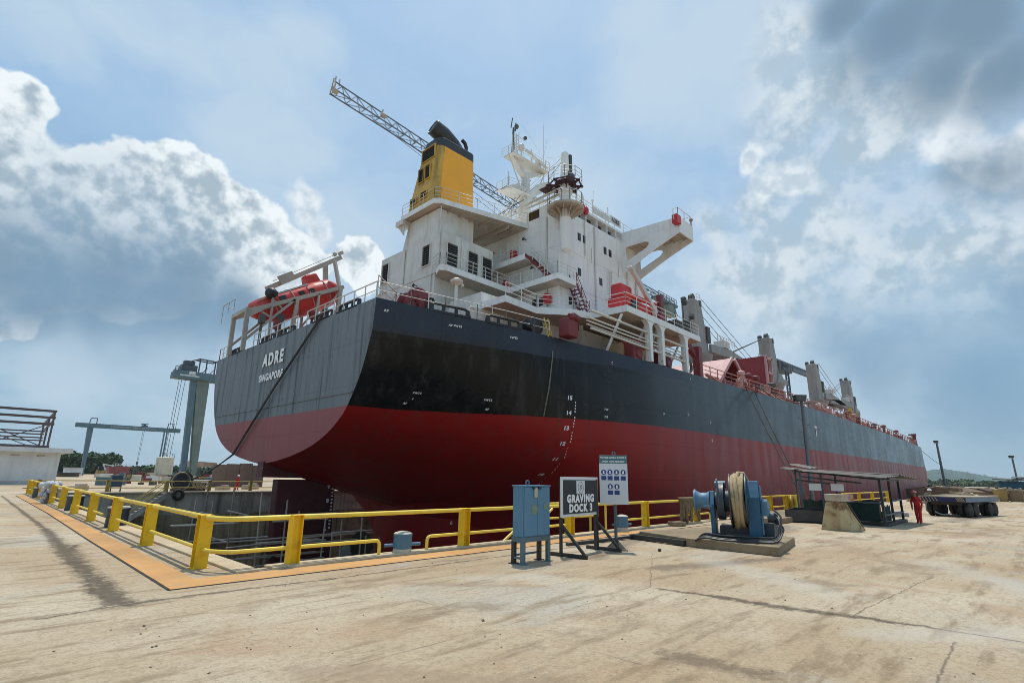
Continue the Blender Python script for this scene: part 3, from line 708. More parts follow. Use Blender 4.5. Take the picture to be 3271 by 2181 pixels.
for x in (29.6, 32.2, 36.4): 
    mb = MB(); mb.bb(x, x + .8, 25.74, 25.81, 10.9, 12.7); mb.build('door', M_soffit, LOW, 0)
mb = MB(); mb.prism([(24.35, 26.95, 11.2), (24.35, 26.95, 15.15), (29.2, 26.95, 15.2), (30.9, 26.95, 14.4), (31.2, 26.95, 11.2)], (0, 3.6, 0))
mb.build('store_house', M_white2, SHIP, 0)
C_poly = [(23.6, 31.3), (23.2, 31.0), (22.75, 30.0), (23.1, 29.7), (29.98, 29.69), (29.98, 24.4), (32.55, 24.4), (32.55, 25.4), (31.3, 25.4), (31.3, 32), (28.8, 32), (28.8, 31.3)]
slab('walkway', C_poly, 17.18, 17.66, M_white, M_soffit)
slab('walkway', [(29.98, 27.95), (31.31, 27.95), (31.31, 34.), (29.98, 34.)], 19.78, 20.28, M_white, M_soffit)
# pillars of the boat deck with arched corners, pipe runs between them
for x in (35.1, 36.95, 40.95):
    mb = MB(); mb.prism([(x - .22, 19.45, 13.87), (x + .22, 19.45, 13.87), (x + .16, 19.45, 10.72), (x - .16, 19.45, 10.72)], (0, .45, 0))
    for sgn in (-1, 1):
        p = [(x + sgn * .15, 19.46, 13.87)] + [(x + sgn * (.15 + .72 * (1 - math.cos(a))), 19.46, 13.15 + .72 * math.sin(a)) for a in [i * math.pi / 10 for i in range(6)]]
        mb.prism(p, (0, .4, 0))
    mb.build('deck_pillar', M_white, SHIP, 20)
for x in (32.6, 38.9): mb = MB(); mb.bar((x, 24.2, 10.7), (x, 24.2, 13.86), .22); mb.build('deck_pillar', M_white, SHIP, 0)
for x in (31.8, 35.2, 37.0, 41.0): mb = MB(); mb.bar((x, 19.9, 13.8), (x + .1, 21.6, 10.8), .14); mb.build('deck_brace', M_white, SHIP, 0)
mb = MB()
for k in range(6): 
    z = 12.05 + .13 * k if k < 5 else 12.95; mb.tube([(27.6, 19.75 + (.0 if k % 2 else .25), z + .05), (41.6, 19.75 + (0 if k % 2 else .25), z - .02)], .055, 6)
mb.tube([(27.6, 19.65, 13.0), (41.6, 19.65, 12.95)], .08, 6); mb.tube([(27.6, 19.65, 11.75), (41.6, 19.65, 11.65)], .09, 6)
mb.build('pipe_rack', M_rail, SHIP)
mb = MB(); mb.bb(31.9, 43.2, 23.6, 25.7, 10.8, 13.3); mb.build('deck_store', M_soffit, SHIP, 0)

# engine casing, funnel trunk, funnel platform
mb = MB()
mb.bb(23.55, 28.9, 30.69, 39.6, 17.66, 20.9); mb.bb(23.55, 28.9, 31.6, 40.2, 11.2, 17.66)
mb.prism([(23.55, 39.6, 20.9), (23.55, 39.6, 17.66), (23.55, 41, 13), (23.55, 39.6, 13)], (5.3, 0, 0))
mb.prism([(23.56, 31.48, 20.88), (27.29, 31.48, 20.88), (27.29, 31.48, 23.4), (23.56, 31.48, 23.2)], (0, 4.1, 0))
mb.prism([(23.56, 35.58, 20.88), (23.56, 36.4, 20.88), (23.56, 35.6, 23.3)], (3.7, 0, 0))
mb.bb(23.50, 23.54, 30.6, 40, 17.58, 17.68)
CAS = mb.build('engine_casing', M_white2, SHIP, 0)
def louver(c, w, h, axis, parent, n=9, mat=M_louv, name='louvre'):
    """slatted vent in a frame; axis 'x' faces starboard, 'y' faces aft"""
    mb = MB(); x, y, z = c
    for i in range(n):
        zz = z - h / 2 + h * (i + .5) / n
        if axis == 'x': mb.box((x, y - .06, zz), (w, .02, h / n * .9), rx=R(-35), mi=0)
        else: mb.box((x - .06, y, zz), (.02, w, h / n * .9), ry=R(35), mi=0)
    t = .07
    for s in (-1, 1):
        if axis == 'x':
            mb.box((x + s * (w / 2 + t / 2), y - .06, z), (t, .14, h + 2 * t), mi=1); mb.box((x, y - .06, z + s * (h / 2 + t / 2)), (w, .13, t), mi=1)
        else:
            mb.box((x - .06, y + s * (w / 2 + t / 2), z), (.14, t, h + 2 * t), mi=1); mb.box((x - .06, y, z + s * (h / 2 + t / 2)), (.13, w, t), mi=1)
    if axis == 'x': mb.box((x, y - .008, z), (w, .012, h), mi=2)
    else: mb.box((x - .008, y, z), (.012, w, h), mi=2)
    return mb.build(name, [mat, M_orange_soot if parent.name.startswith('funnel') else M_white2, M_black], parent, 0)
for x in (24.43, 26.6, 28.2): louver((x, 30.69, 19.08), 1.05, 1.88, 'x', CAS)
for y in (32.8, 38.75): louver((23.55, y, 19.38), .95, 1.75, 'y', CAS)
P_poly = [(22.9, 36.0), (22.85, 31.35), (23.2, 30.95), (31.28, 28.76), (31.28, 36.0)]
slab('funnel_platform', P_poly, 23.3, 23.75, M_white, M_soffit)
for k in range(6): 
    x = 24.4 + k * 1.15; mb = MB(); mb.bar((x, 31.5, 23.18), (x, 29.0 + (31.3 - x) * .24 + .1, 23.25), .06, .22); mb.build('platform_beam', M_soffit, SHIP)
mb = MB(); mb.bar((29.6, 29.5, 23.1), (29.6, 35, 23.1), .1, .35); mb.build('platform_beam', M_soffit, SHIP)
mb = MB(); mb.bb(22.8, 23.8, 35.5, 36.6, 22.9, 23.35); mb.prism([(23.0, 35.6, 22.9), (23.0, 36.5, 22.9), (23.0, 35.6, 21.9)], (.1, 0, 0)); mb.build('platform_bracket', M_white2, SHIP, 0)

M_orange = paint('funnel orange', (.95, .41, .004), .42, var=.05, streak=.12, streak_col=(.3, .13, .02))
M_orange_soot = paint('funnel sooty ochre', (.56, .34, .05), .55, var=.18, dirt=(.09, .06, .02), dirt_amt=.75, dirt_scale=.9, streak=.7, streak_col=(.10, .07, .025))
M_fblack = paint('funnel black', (.028, .030, .032), .45, var=.2)
def rrect(x0, x1, y0, y1, z, r, n=5):
    pts = []
    for cx, cy, a0 in ((x1 - r, y1 - r, 0), (x0 + r, y1 - r, 90), (x0 + r, y0 + r, 180), (x1 - r, y0 + r, 270)):
        for i in range(n + 1):
            a = R(a0 + 90 * i / n); pts.append(V((cx + r * math.cos(a), cy + r * math.sin(a), z)))
    return pts
def loft(mb, rings, mis):
    n = len(rings[0])
    for a, b, mi in zip(rings, rings[1:], mis):
        base = len(mb.v); mb.v += a + b
        for i in range(n):
            j = (i + 1) % n
            nx = ((a[i] + a[j]) / 2)
            m2 = mi
            if mi == 0 and nx.x < 23.75: m2 = 1
            mb.f.append([base + i, base + j, base + n + j, base + n + i]); mb.m.append(m2)
    mb.add(rings[-1], [list(range(n))], 2)
mb = MB()
loft(mb, [rrect(23.0, 27.55, 31.55, 35.55, 23.72, .55), rrect(23.4, 27.55, 31.75, 34.4, 29.25, .6), rrect(23.45, 27.55, 31.78, 34.2, 30.05, .6), rrect(23.8, 27.3, 32.1, 33.9, 30.35, .5)], [0, 2, 2])
FUN = mb.build('funnel', [M_orange, M_orange_soot, M_fblack], SHIP, 40)
def fl(y, z, w, h, name='louvre'):
    x = 23.0 + .4 * (z - 23.72) / 5.53 - .02
    return louver((x, y, z), w, h, 'y', FUN, 8, M_louv if h > 1 else M_black, name)
fl(33.05, 28.75, 1.7, 1.1); fl(32.85, 26.9, .62, 1.25); fl(33.75, 26.85, .62, 1.25); fl(33.0, 24.75, .75, .5); fl(34.4, 24.6, .75, .5)
mb = MB(); pts = [(26.4, 32.8, 29.9), (25.6, 32.85, 30.6), (24.6, 32.95, 31.2), (23.6, 33.05, 31.55)]
mb.tube(pts, [.7, .75, .78, .72], 14); mb.torus((23.62, 33.05, 31.55), (-.9, .1, .35), .66, .1, 18, 6); mb.build('exhaust_pipe', M_fblack, FUN)
mb = MB(); mb.tube([(26.9, 32.5, 30.1), (26.95, 32.5, 30.9), (26.75, 32.5, 31.3), (26.4, 32.5, 31.45)], .17, 10); mb.build('exhaust_pipe', M_fblack, FUN)
mb = MB(); mb.tube([(27.0, 32.6, 30.2), (27.0, 32.6, 30.7)], .14, 8); mb.build('exhaust_pipe', M_fblack, FUN)

# starboard bridge wing: box, two arched bracket plates
def arch_plate(x):
    """plate in the YZ plane with a rounded opening, built as a strip between outline and hole"""
    out = [(25.39, 24.3), (19.4, 23.95), (19.4, 23.43), (21.0, 22.88), (23.0, 22.05), (25.39, 20.95)]
    hole = [(24.95, 23.62), (22.9, 23.60), (22.5, 23.42), (22.48, 23.18), (22.75, 22.92), (24.9, 22.1)]
    mb = MB()
    t = .09
    def P(l, dx): return [V((x + dx, a, b)) for a, b in l]
    # order both clockwise from upper inboard corner
    o6 = [(25.39, 24.3), (22.9, 24.16), (22.0, 24.1), (21.6, 22.63), (22.5, 22.26), (25.39, 20.95)]
    for dx in (0, t):
        A, B = P(o6, dx), P(hole, dx)
        mb.add(A + B, [(i, (i + 1) % 6, 6 + (i + 1) % 6, 6 + i) for i in range(6) if i not in (5,)] + [(5, 0, 6, 11)])
        mb.add(P([(22.0, 24.1), (19.4, 23.95), (19.4, 23.43), (21.6, 22.63)], dx), [(0, 1, 2, 3)])
    for l in (o6, hole, [(22.0, 24.1), (19.4, 23.95), (19.4, 23.43), (21.6, 22.63)]):
        A, B = P(l, 0), P(l, t); n = len(l)
        mb.add(A + B, [(i, (i + 1) % n, n + (i + 1) % n, n + i) for i in range(n)])
    return mb
mb = MB()
mb.prism([(40.97, 25.39, 24.2), (40.97, 25.39, 25.25), (40.97, 19.4, 24.95), (40.97, 19.4, 23.9)], (.1, 0, 0))
mb.prism([(43.5, 25.39, 24.2), (43.5, 25.39, 25.25), (43.5, 19.4, 24.95), (43.5, 19.4, 23.9)], (.1, 0, 0))
mb.prism([(40.97, 19.38, 23.43), (43.6, 19.38, 23.43), (43.6, 19.38, 24.96), (40.97, 19.38, 24.96)], (0, .1, 0))
mb.add([(40.97, 25.39, 24.2), (43.6, 25.39, 24.2), (43.6, 19.45, 23.9), (40.97, 19.45, 23.9)], [(0, 1, 2, 3)], 1)
mb.add([(40.97, 25.39, 24.12), (43.6, 25.39, 24.12), (43.6, 19.45, 23.82), (40.97, 19.45, 23.82)], [(0, 1, 2, 3)], 1)
for k in range(5): mb.bar((41, 20.2 + k * 1.0, 23.82 + .05 * k), (43.5, 20.2 + k * 1.0, 23.82 + .05 * k), .08, .2, mi=1)
WING = mb.build('bridge_wing', [M_white, M_soffit], SHIP, 0)
for x in (40.93, 43.52):
    m_ = arch_plate(x); m_.build('wing_bracket', M_white, WING, 0)
mb = MB(); rail(mb, [(40.1, 19.5, 24.4), (41, 19.5, 24.95), (43.5, 19.5, 24.96), (43.5, 20.6, 25.0)], .95, .035, (1,), 1.3); mb.build('railing', M_rail, WING)
mb = MB(); mb.bb(40.35, 41.15, 19.28, 19.8, 24.15, 25.0); mb.build('lifebuoy_box', M_fire, WING, 0, bevel=.05)
mb = MB(); mb.ball((43.3, 19.35, 25.45), .18); mb.bar((43.3, 19.35, 24.9), (43.3, 19.35, 25.6), .06); mb.build('signal_lamp', M_railred, WING)
mb = MB(); mb.bb(43.4, 44.5, 25.3, 27.5, 14.4, 21.2); mb.build('house_column', M_white, SHIP, 0)

# stairs
def stair(name, p, q, wdir, width, n, mat, parent, rails=None):
    mb = MB(); p = V(p); q = V(q); w = V(wdir).normalized() * width
    for o in (V((0, 0, 0)), w): mb.bar(p + o, q + o, .05, .22)
    for i in range(n):
        c = p.lerp(q, (i + .5) / n) + w / 2; d = (q - p); d.z = 0; d.normalize()
        mb.bar(c - w / 2, c + w / 2, .22, .03)
    o = mb.build(name, mat, parent, 0)
    mb = MB()
    for o_ in (V((0, 0, 0)), w):
        mb.tube([p + o_ + V((0, 0, .95)), q + o_ + V((0, 0, .95))], .03, 5); mb.tube([p + o_ + V((0, 0, .5)), q + o_ + V((0, 0, .5))], .02, 5)
        for t in (0, .33, .66, 1): mb.bar(p.lerp(q, t) + o_, p.lerp(q, t) + o_ + V((0, 0, .95)), .045)
    mb.build('handrail', rails or M_rail, o)
    return o
stair('stair', (30.05, 27.95, 20.2), (30.05, 25.5, 17.66), (1, 0, 0), .75, 11, M_wine, SHIP)
stair('stair', (32.4, 24.4, 17.4), (34.4, 24.4, 14.36), (0, 1, 0), .75, 11, M_wine, SHIP, M_wine)
# railings of the house
mb = MB()
rail(mb, [(23.15, 31.4, 17.66), (22.8, 30.05, 17.66), (23.15, 29.75, 17.66), (30.0, 29.74, 17.66)], 1.0, .03)
rail(mb, [(30.03, 29.74, 17.66), (30.03, 24.45, 17.66), (32.5, 24.45, 17.66)], 1.0, .03)
rail(mb, [(30.03, 33.9, 20.28), (30.03, 28.0, 20.28)], 1.0, .03)
rail(mb, [(22.95, 35.9, 23.75), (22.9, 31.4, 23.75)], 1.0, .03); rail(mb, [(22.9, 31.4, 23.75), (23.25, 31.0, 23.75), (31.2, 28.8, 23.75)], 1.0, .03)
rail(mb, [(24.45, 24.55, 14.36), (27.9, 24.77, 14.36), (30.1, 23.0, 14.36), (31.6, 22.6, 14.36), (31.77, 19.5, 14.36), (43.5, 19.5, 14.36)], 1.0, .032)
rail(mb, [(32.3, HY + .05, 25.42), (44.5, HY + .05, 25.42)], 1.0, .035); rail(mb, [(32.3, HY + .05, 25.42), (32.3, 40, 25.42)], 1.0, .035)
mb.build('railing', M_rail, SHIP)
mb = MB(); mb.bb(36.3, 39.0, HY - .02, HY + .03, 25.6, 26.25); mb.build('wind_screen', M_white2, SHIP, 0)
mb = MB(); mb.bb(39.1, 40.9, HY - .02, HY + .03, 25.7, 26.5); NB_ = mb.build('name_board', M_white2, SHIP, 0)
text_part('ship_name', 'ADRE', .62, (40.0, HY - .035, 26.1), (1, 0, 0), (0, 0, 1), M_black, NB_, sx=.85)
mb = MB(); mb.ball((34.6, HY - .1, 25.35), (.3, .25, .45)); mb.ball((35.1, HY - .1, 25.3), (.3, .25, .42)); mb.build('lifebuoy', M_fire, SHIP)

# provision crane on the house corner
PX, PY = 30.95, 24.35
mb = MB(); mb.lathe((PX, PY, 19.6), (0, 0, 1), [(0, .1), (.25, .42), (.5, .47), (5.2, .47), (5.25, .6), (5.6, .6), (5.65, .45), (6.6, .4), (9.0, .3), (9.05, .1)], 18)
CRN = mb.build('provision_crane', M_white, SHIP, 30)
mb = MB(); mb.lathe((PX, PY, 23.3), (0, 0, 1), [(0, .5), (.02, 1.5), (.22, 1.52), (.24, .5)], 22)
for k in range(12):
    a = 2 * math.pi * k / 12; d = V((math.cos(a), math.sin(a), 0)); c = V((PX, PY, 23.3))
    mb.prism([c + d * .45, c + d * 1.42, c + d * .45 - V((0, 0, .75))], V((-d.y, d.x, 0)) * .05)
mb.build('crane_platform', M_soffit, CRN, 0)
ring = [(PX + 1.45 * math.cos(a), PY + 1.45 * math.sin(a), 23.52) for a in [2 * math.pi * i / 14 for i in range(15)]]
mb = MB(); rail(mb, ring, 1.05, .03, (1, .6, .3), .7); mb.build('railing', M_rail, CRN)
mb = MB()
for k in range(8):
    a = 2 * math.pi * k / 8; d = V((math.cos(a), math.sin(a), 0)); c = V((PX, PY, 25.55)); mb.bar(c + d * .3, c + d * 1.5, .09, .2); mb.bar(c + d * 1.3, c + V((0, 0, -.6)) + d * .45, .08)
mb.torus((PX, PY, 25.62), (0, 0, 1), 1.35, .07, 8, 5); mb.torus((PX, PY, 25.62), (0, 0, 1), .75, .2, 12, 5); mb.box((PX - .3, PY + 1.7, 25.7), (1.0, .9, .1)); mb.build('crane_basket', paint('basket dark red', (.07, .015, .015), .6, var=.3, rust=.2), CRN, 0)
ring = [(PX + 1.45 * math.cos(a), PY + 1.45 * math.sin(a), 25.66) for a in [2 * math.pi * i / 10 for i in range(11)]]
mb = MB(); rail(mb, ring, 1.0, .03, (1, .6, .3), .9); mb.build('railing', M_rail, CRN)
mb = MB(); mb.box((PX + .35, PY - .25, 27.4), (.3, .3, 2.2)); mb.box((PX + .3, PY - .2, 26.3), (.8, .6, .9)); mb.box((PX - .1, PY + 1.7, 26.1), (.4, .4, .5)); mb.build('crane_winch', M_louv, CRN, 0, bevel=.05)
mb = MB()
for dx in (-.35, .35): mb.tube([(PX + dx, PY + .3, 25.3), (PX + dx * .6, PY + 9.2, 25.2)], .11, 7)
for k in range(7): mb.bar((PX - .33, PY + .8 + k * 1.3, 25.27), (PX + .33, PY + 1.45 + k * 1.3, 25.25), .06)
for dx in (-.15, .15): mb.tube([(PX + dx, PY, 28.3), (PX + dx, PY + 8.8, 25.35)], .025, 4)
mb.build('crane_boom', M_white2, CRN)

# radar mast, whip aerials
mb = MB()
mb.tube([(37.4, 35, 25.4), (37.5, 35, 31.5), (37.6, 35, 34.3)], [.75, .6, .4], 12)
def arm(x0, x1, z, zt): mb.prism([(x0, 34.3, z), (x1, 34.7, z), (x1, 34.7, z + .12), (x0, 34.2, zt)], (0, 1.4, 0))
mb.prism([(37.5, 34.6, 31.5), (34.0, 34.3, 30.75), (34.0, 34.3, 30.95), (35.6, 34.3, 31.9), (37.5, 34.6, 32.2)], (0, .9, 0)); mb.prism([(37.5, 34.1, 31.2), (34.0, 34.1, 30.9), (34.0, 34.1, 30.97), (37.5, 34.1, 31.3)], (0, 1.8, 0))
mb.prism([(37.6, 34.7, 33.2), (35.2, 34.6, 35.0), (34.9, 34.6, 35.2), (37.6, 34.7, 34.2)], (0, .6, 0))
mb.prism([(37.6, 34.7, 33.6), (40.0, 34.6, 35.1), (40.3, 34.6, 35.2), (37.6, 34.7, 34.4)], (0, .6, 0))
mb.prism([(37.6, 34.6, 30.6), (40.6, 34.4, 31.8), (40.6, 34.4, 32.0), (37.6, 34.6, 31.6)], (0, .8, 0))
mb.prism([(37.6, 34.4, 30.9), (39.2, 34.1, 32.2), (40.3, 34.0, 34.1), (38.8, 34.1, 33.2), (37.6, 34.4, 31.8)], (0, .5, 0))
mb.prism([(34.7, 34.1, 35.1), (40.4, 34.1, 35.3), (40.4, 34.1, 35.42), (34.7, 34.1, 35.22)], (0, 1.5, 0))
MAST = mb.build('radar_mast', M_white2, SHIP, 30)
mb = MB()
for a, b in (((36.9, 34.4, 30.5), (34.4, 34.6, 35.1)), ((38.2, 34.5, 30.8), (40.2, 34.6, 35.2)), ((34.8, 34.4, 35.4), (34.8, 34.4, 37.4)), ((36.0, 35.0, 35.4), (36.0, 35.0, 38.4)), ((38.0, 34.6, 35.4), (38.0, 34.6, 37.3)), ((40.2, 34.4, 35.5), (40.2, 34.4, 36.9)), ((34.2, 34.3, 31), (34.2, 34.3, 32.7)), ((40.5, 34.4, 32), (40.5, 34.4, 33.3))): mb.bar(a, b, .09)
for k in range(16): mb.bar((37.0, 34.3, 25.6 + .5 * k), (37.0, 34.9, 25.6 + .5 * k), .05)
mb.build('mast_strut', M_rail, MAST, 0)
mb = MB(); rail(mb, [(34.1, 34.1, 30.95), (37.2, 34.2, 31.6)], .95, .03); rail(mb, [(34.1, 34.1, 30.95), (34.1, 35.9, 30.95)], .95, .03, gap=.9)
rail(mb, [(34.75, 34.0, 35.3), (40.4, 34.0, 35.5)], .95, .03); rail(mb, [(34.75, 35.9, 35.3), (34.75, 34.0, 35.3)], .95, .03, gap=.9)
for k in range(6): mb.bar((35.6, 34.4, 35.4 + k * .45), (35.6, 35.0, 35.4 + k * .45), .04)
for y in (34.4, 35.0): mb.bar((35.6, y, 35.3), (35.8, y, 38.2), .05)
mb.bar((35.7, 34.7, 38), (37.0, 34.7, 37.9), .06); mb.build('railing', M_rail, MAST)
mb = MB(); mb.bar((35.0, 34.6, 35.2), (35.15, 34.6, 38.5), .16); mb.bar((34.75, 34.6, 38.3), (34.95, 34.6, 39.6), .08); mb.ball((35.6, 34.6, 38.9), (.25, .25, .3)); mb.bar((35.4, 34.6, 38.2), (35.5, 34.6, 39.3), .1); mb.ball((37.0, 34.6, 38.2), .22); mb.build('signal_light', M_louv, MAST)
mb = MB(); mb.ball((36.6, 34.8, 36.9), (.38, .38, .5)); mb.bar((36.6, 34.8, 35.3), (36.6, 34.8, 36.5), .1); mb.build('satellite_dome', M_white2, MAST); mb = MB(); mb.ball((39.3, 34.8, 35.9), (.4, .4, .4)); mb.build('satellite_dome', M_white2, MAST)
mb = MB(); mb.box((38.6, 34.3, 36.15), (4.2, .25, .22), rz=R(8)); mb.bar((38.6, 34.3, 35.4), (38.6, 34.3, 36.1), .25); mb.build('radar_scanner', M_white2, MAST)
mb = MB(); mb.tube([(40.5, 35, 25.4), (40.5, 35, 42.0)], [.06, .02], 5)
for x, z in ((36.9, 40.0), (44.2, 39.6), (41.2, 40.5)): mb.tube([(40.5, 35, 37.6), (x, 35.0, z)], .018, 4)
mb.build('whip_aerial', M_rail, SHIP)
mb = MB(); mb.tube([(36.7, HY + .3, 25.4), (36.7, HY + .3, 27.0)], .06, 5); mb.tube([(36.75, HY + .3, 27.0), (36.9, HY + .3, 28.2)], .02, 4); mb.ball((36.7, HY + .3, 27.1), .13); mb.tube([(39.2, HY + .3, 25.4), (39.2, HY + .3, 27.4)], .05, 5); mb.build('whip_aerial', M_rail, SHIP)
mb = MB()
for y0 in (34.6, 35.3):
    mb.tube([(37.5, y0, 31.2), (29.5, y0 + 1.5, 24.0)], .03, 4); mb.tube([(38, y0, 33.5), (33, y0 + .6, 25.4)], .03, 4)
mb.tube([(40.4, 34.2, 34.5), (31.0, 24.4, 28.2)], .025, 4)
mb.build('stay_wire', M_louv, MAST)
# ----------------------------------------------------------------- deck edge gear on the stern
def edge(x, inset=.15):
    y, z = deck(x); return V((x, y + inset, z))
mb = MB(); rail(mb, [edge(x) for x in (15.1, 17, 19, 21, 23, 25, 26.2)], 1.05, .03, (1, .5), 1.4)
mb.build('railing', M_rail, SHIP)
TZ = 11.95
for pts_, h_, g_ in (([(15.1, 25.7, TZ), (15.1, 34.5, TZ)], 1.05, 1.2), ([(15.1, 36, TZ), (15.1, 44.0, TZ)], 1.05, 1.2), ([(15.1, 49.2, TZ), (15.1, 52.0, TZ), (19, 53.2, TZ)], 1.05, .9), ([(15.1, 25.6, TZ), (17.5, 27.4, TZ), (19, 30.5, TZ)], 1.4, 1.2)): mb = MB(); rail(mb, pts_, h_, .036, (1, .5), g_); mb.build('railing', M_rail, SHIP)
mb = MB(); rail(mb, [(18.6, 30.5, 12), (18.6, 34.0, 12)], 2.2, .03, (1, .75, .5), .9); mb.build('railing', M_rail, SHIP)
def fairlead(p, d, parent=SHIP):
    """roller fairlead: base, two horn rollers, rounded top frame"""
    p = V(p); d = V(d).normalized(); u = V((0, 0, 1)); mb = MB()
    mb.bar(p - d * 1.3, p + d * 1.3, .4, .12)
    for s in (-1, 1): mb.cyl(p + d * s * 1.15, p + d * s * 1.15 + u * .45, .14, .12, 10); mb.cyl(p + d * s * .4, p + d * s * .4 + u * .42, .11, .11, 8)
    mb.tube([p - d * 1.28 + u * .06, p - d * 1.2 + u * .4, p - d * .95 + u * .5, p + d * .95 + u * .5, p + d * 1.2 + u * .4, p + d * 1.28 + u * .06], .09, 8)
    mb.build('fairlead', M_black, parent)
fairlead(edge(19.3) , (1, -.37, -.06)); fairlead(edge(22.8), (1, -.30, -.06))
for y in (28.9, 32.2, 37.8, 41.2, 47.9): fairlead((15.2, y, TZ), (0, 1, 0))
for x, y in ((16.6, 38.5), (16.9, 35.5), (16.7, 30.4)):
    mb = MB()
    for dy in (-.4, .4): mb.cyl((x, y + dy, TZ - .1), (x, y + dy, TZ + .75), .2, .2, 10); mb.cyl((x, y + dy, TZ + .75), (x, y + dy, TZ + .82), .26, .26, 10)
    mb.box((x, y, TZ), (.6, 1.4, .12)); mb.build('mooring_bitts', M_black, SHIP)
# windlass drums, gooseneck vents, deck lights
mb = MB(); mb.lathe((18.0, 25.6, 12.55), (.15, 1, 0), [(-.1, .2), (0, .82), (.1, .84), (.12, .5), (1.3, .5), (1.32, .84), (1.45, .82), (1.46, .2)], 22)
mb.box((18.0, 26.3, 11.95), (1.5, 2.2, .5)); mb.box((17.9, 25.2, 12.2), (.5, .35, 1.0)); mb.build('mooring_winch', M_wine, SHIP, 30)
for x, y, h, mt in ((18.15, 25.0, .9, M_black), (22.2, 27.2, 3.6, M_white2), (21.0, 24.4, .9, M_white2)):
    z0 = 11.5; mb = MB(); mb.tube([(x, y, z0), (x, y, z0 + h), (x + .12, y - .02, z0 + h + .22), (x + .38, y - .05, z0 + h + .25), (x + .52, y - .06, z0 + h + .02)], .09 if h < 2 else .12, 8)
    if h > 2: mb.lathe((x, y, z0 + h), (0, 0, 1), [(0, .15), (.2, .42), (.35, .45), (.5, .2)], 14)
    mb.build('vent_pipe', mt, SHIP)
mb = MB(); mb.bb(26.45, 27.5, 20.6, 21.5, 11.2, 12.5); mb.tube([(26.5, 20.6, 12.5), (26.97, 20.6, 12.62), (27.45, 20.6, 12.5)], .25, 8); mb.build('hose_locker', M_wine, SHIP, 30, bevel=.1)
mb = MB(); y_, z_ = deck(25.4); mb.lathe((25.3, y_ + .25, z_ + .62), (0, 1, 0), [(0, .3), (.02, .62), (.1, .62), (.12, .3), (.8, .3), (.82, .62), (.9, .62)], 18); mb.build('rope_reel', M_black, SHIP)
M_yell0 = paint('yellow ladder', (.5, .36, .05), .5, dirt_amt=.3)
mb = MB(); 
for dx in (0, .4): mb.bar((25.9 + dx, 21.9, 11.2), (25.9 + dx, 22.3, 12.6), .07)
for k in range(5): mb.bar((25.9, 21.95 + .08 * k, 11.35 + .27 * k), (26.3, 21.95 + .08 * k, 11.35 + .27 * k), .06)
mb.build('ladder', M_yell0, SHIP)

# stern launching frame (part of the ship) and the free-fall lifeboat lying on it
D0, D1 = V((14.4, 0, 14.95)), V((22.4, 0, 19.2))
mb = MB()
for y in (44.5, 47.6):
    a = V((14.4, y, 14.95)); b = V((22.6, y, 19.3)); mb.bar(a, b, .2, .34)
    mb.bar((14.5, y, TZ - .3), (14.45, y, 15.2), .26, .32); mb.bar((18.2, y, 12), (18.4, y, 17.0), .28); mb.bar((22.2, y, 11.9), (22.3, y, 19.2), .34)
    mb.bar((14.6, y, 12.6), (18.2, y, 16.9), .2); mb.bar((18.4, y, 12.2), (22.2, y, 18.6), .16); mb.bar((20.3, y, 12), (20.3, y, 18.0), .2)
mb.bar((14.45, 44.4, 15.1), (14.45, 47.7, 15.1), .3, .35); mb.bar((16.2, 44.5, 15.95), (14.4, 44.5, 14.5), .3)
mb.bar((22.4, 44.5, 19.2), (22.4, 47.6, 19.2), .28)
mb.bar((22.3, 47.4, 19.2), (21.9, 47.4, 22.3), .32, .42); mb.bar((22.3, 44.7, 19.2), (22.0, 45.6, 22.0), .26, .3)
mb.bar((16.4, 46.6, 17.9), (23.1, 46.6, 23.1), .26, .42)
mb.box((17.9, 46.2, 19.3), (1.5, .15, .8), ry=R(-36))
mb.tube([(16.9, 46.6, 18.8), (22.6, 46.6, 23.3)], .03, 4)
mb.ball((22.4, 46.6, 23.2), .22); mb.box((23.0, 46.6, 23.5), (.4, .4, .3), ry=R(-36))
mb.bar((16.4, 44.5, 12), (16.3, 44.5, 17.4), .16); mb.bar((16.3, 44.5, 16.5), (17.4, 44.5, 15.7), .1); mb.bar((16.3, 44.5, 14.9), (14.9, 44.5, 15.4), .14)
rail(mb, [(13.5, 44.8, 14.9), (13.5, 47.5, 14.9)], .9, .03, (1,), 1.5); mb.tube([(14.4, 47.6, 15.8), (13.5, 47.5, 15.8), (13.5, 47.5, 14.2)], .03, 4)
for q_, (xa, ya, za, xb, yb, zb) in enumerate(((15.2, 43.2, 12, 15.2, 43.2, 14.6), (16.2, 42.6, 12, 16.2, 42.6, 14.2), (17.0, 44.0, 12, 17.0, 44.0, 15.2), (19.5, 43.6, 12, 19.5, 43.6, 16.0), (20.8, 43.9, 12, 20.8, 43.9, 16.6))): mb_ = MB(); mb_.bar((xa, ya, za), (xb, yb, zb), .16); mb_.box((xb, yb, zb - .4), (.45, .4, .7)); mb_.build('deck_stanchion', M_wine if q_ % 2 else M_louv, SHIP, 0)
M_davit = paint('davit paint', (.42, .39, .33), .55, var=.1, dirt_amt=.35, rust=.3)
DAV = mb.build('lifeboat_davit', M_davit, SHIP, 0)
mb = MB(); mb.ball((16.15, 44.6, 17.0), (.5, .5, .48), 14, 9); mb.box((16.4, 44.2, 16.9), (.3, .2, .4)); mb.build('searchlight', M_black, DAV)
M_boat = paint('lifeboat orange red', (.52, .022, .014), .4, var=.12, dirt=(.55, .22, .18), dirt_amt=.35, dirt_scale=.9)
LB = thing('lifeboat', (18.5, 46.05, 14.5), 'red enclosed free-fall lifeboat tilted on the stern frame', 'lifeboat')
ax = (V((22.6, 46.05, 19.35)) - V((15.3, 46.05, 15.45))).normalized(); up = V((-ax.z, 0, ax.x)); o0 = V((15.2, 46.05, 15.2))
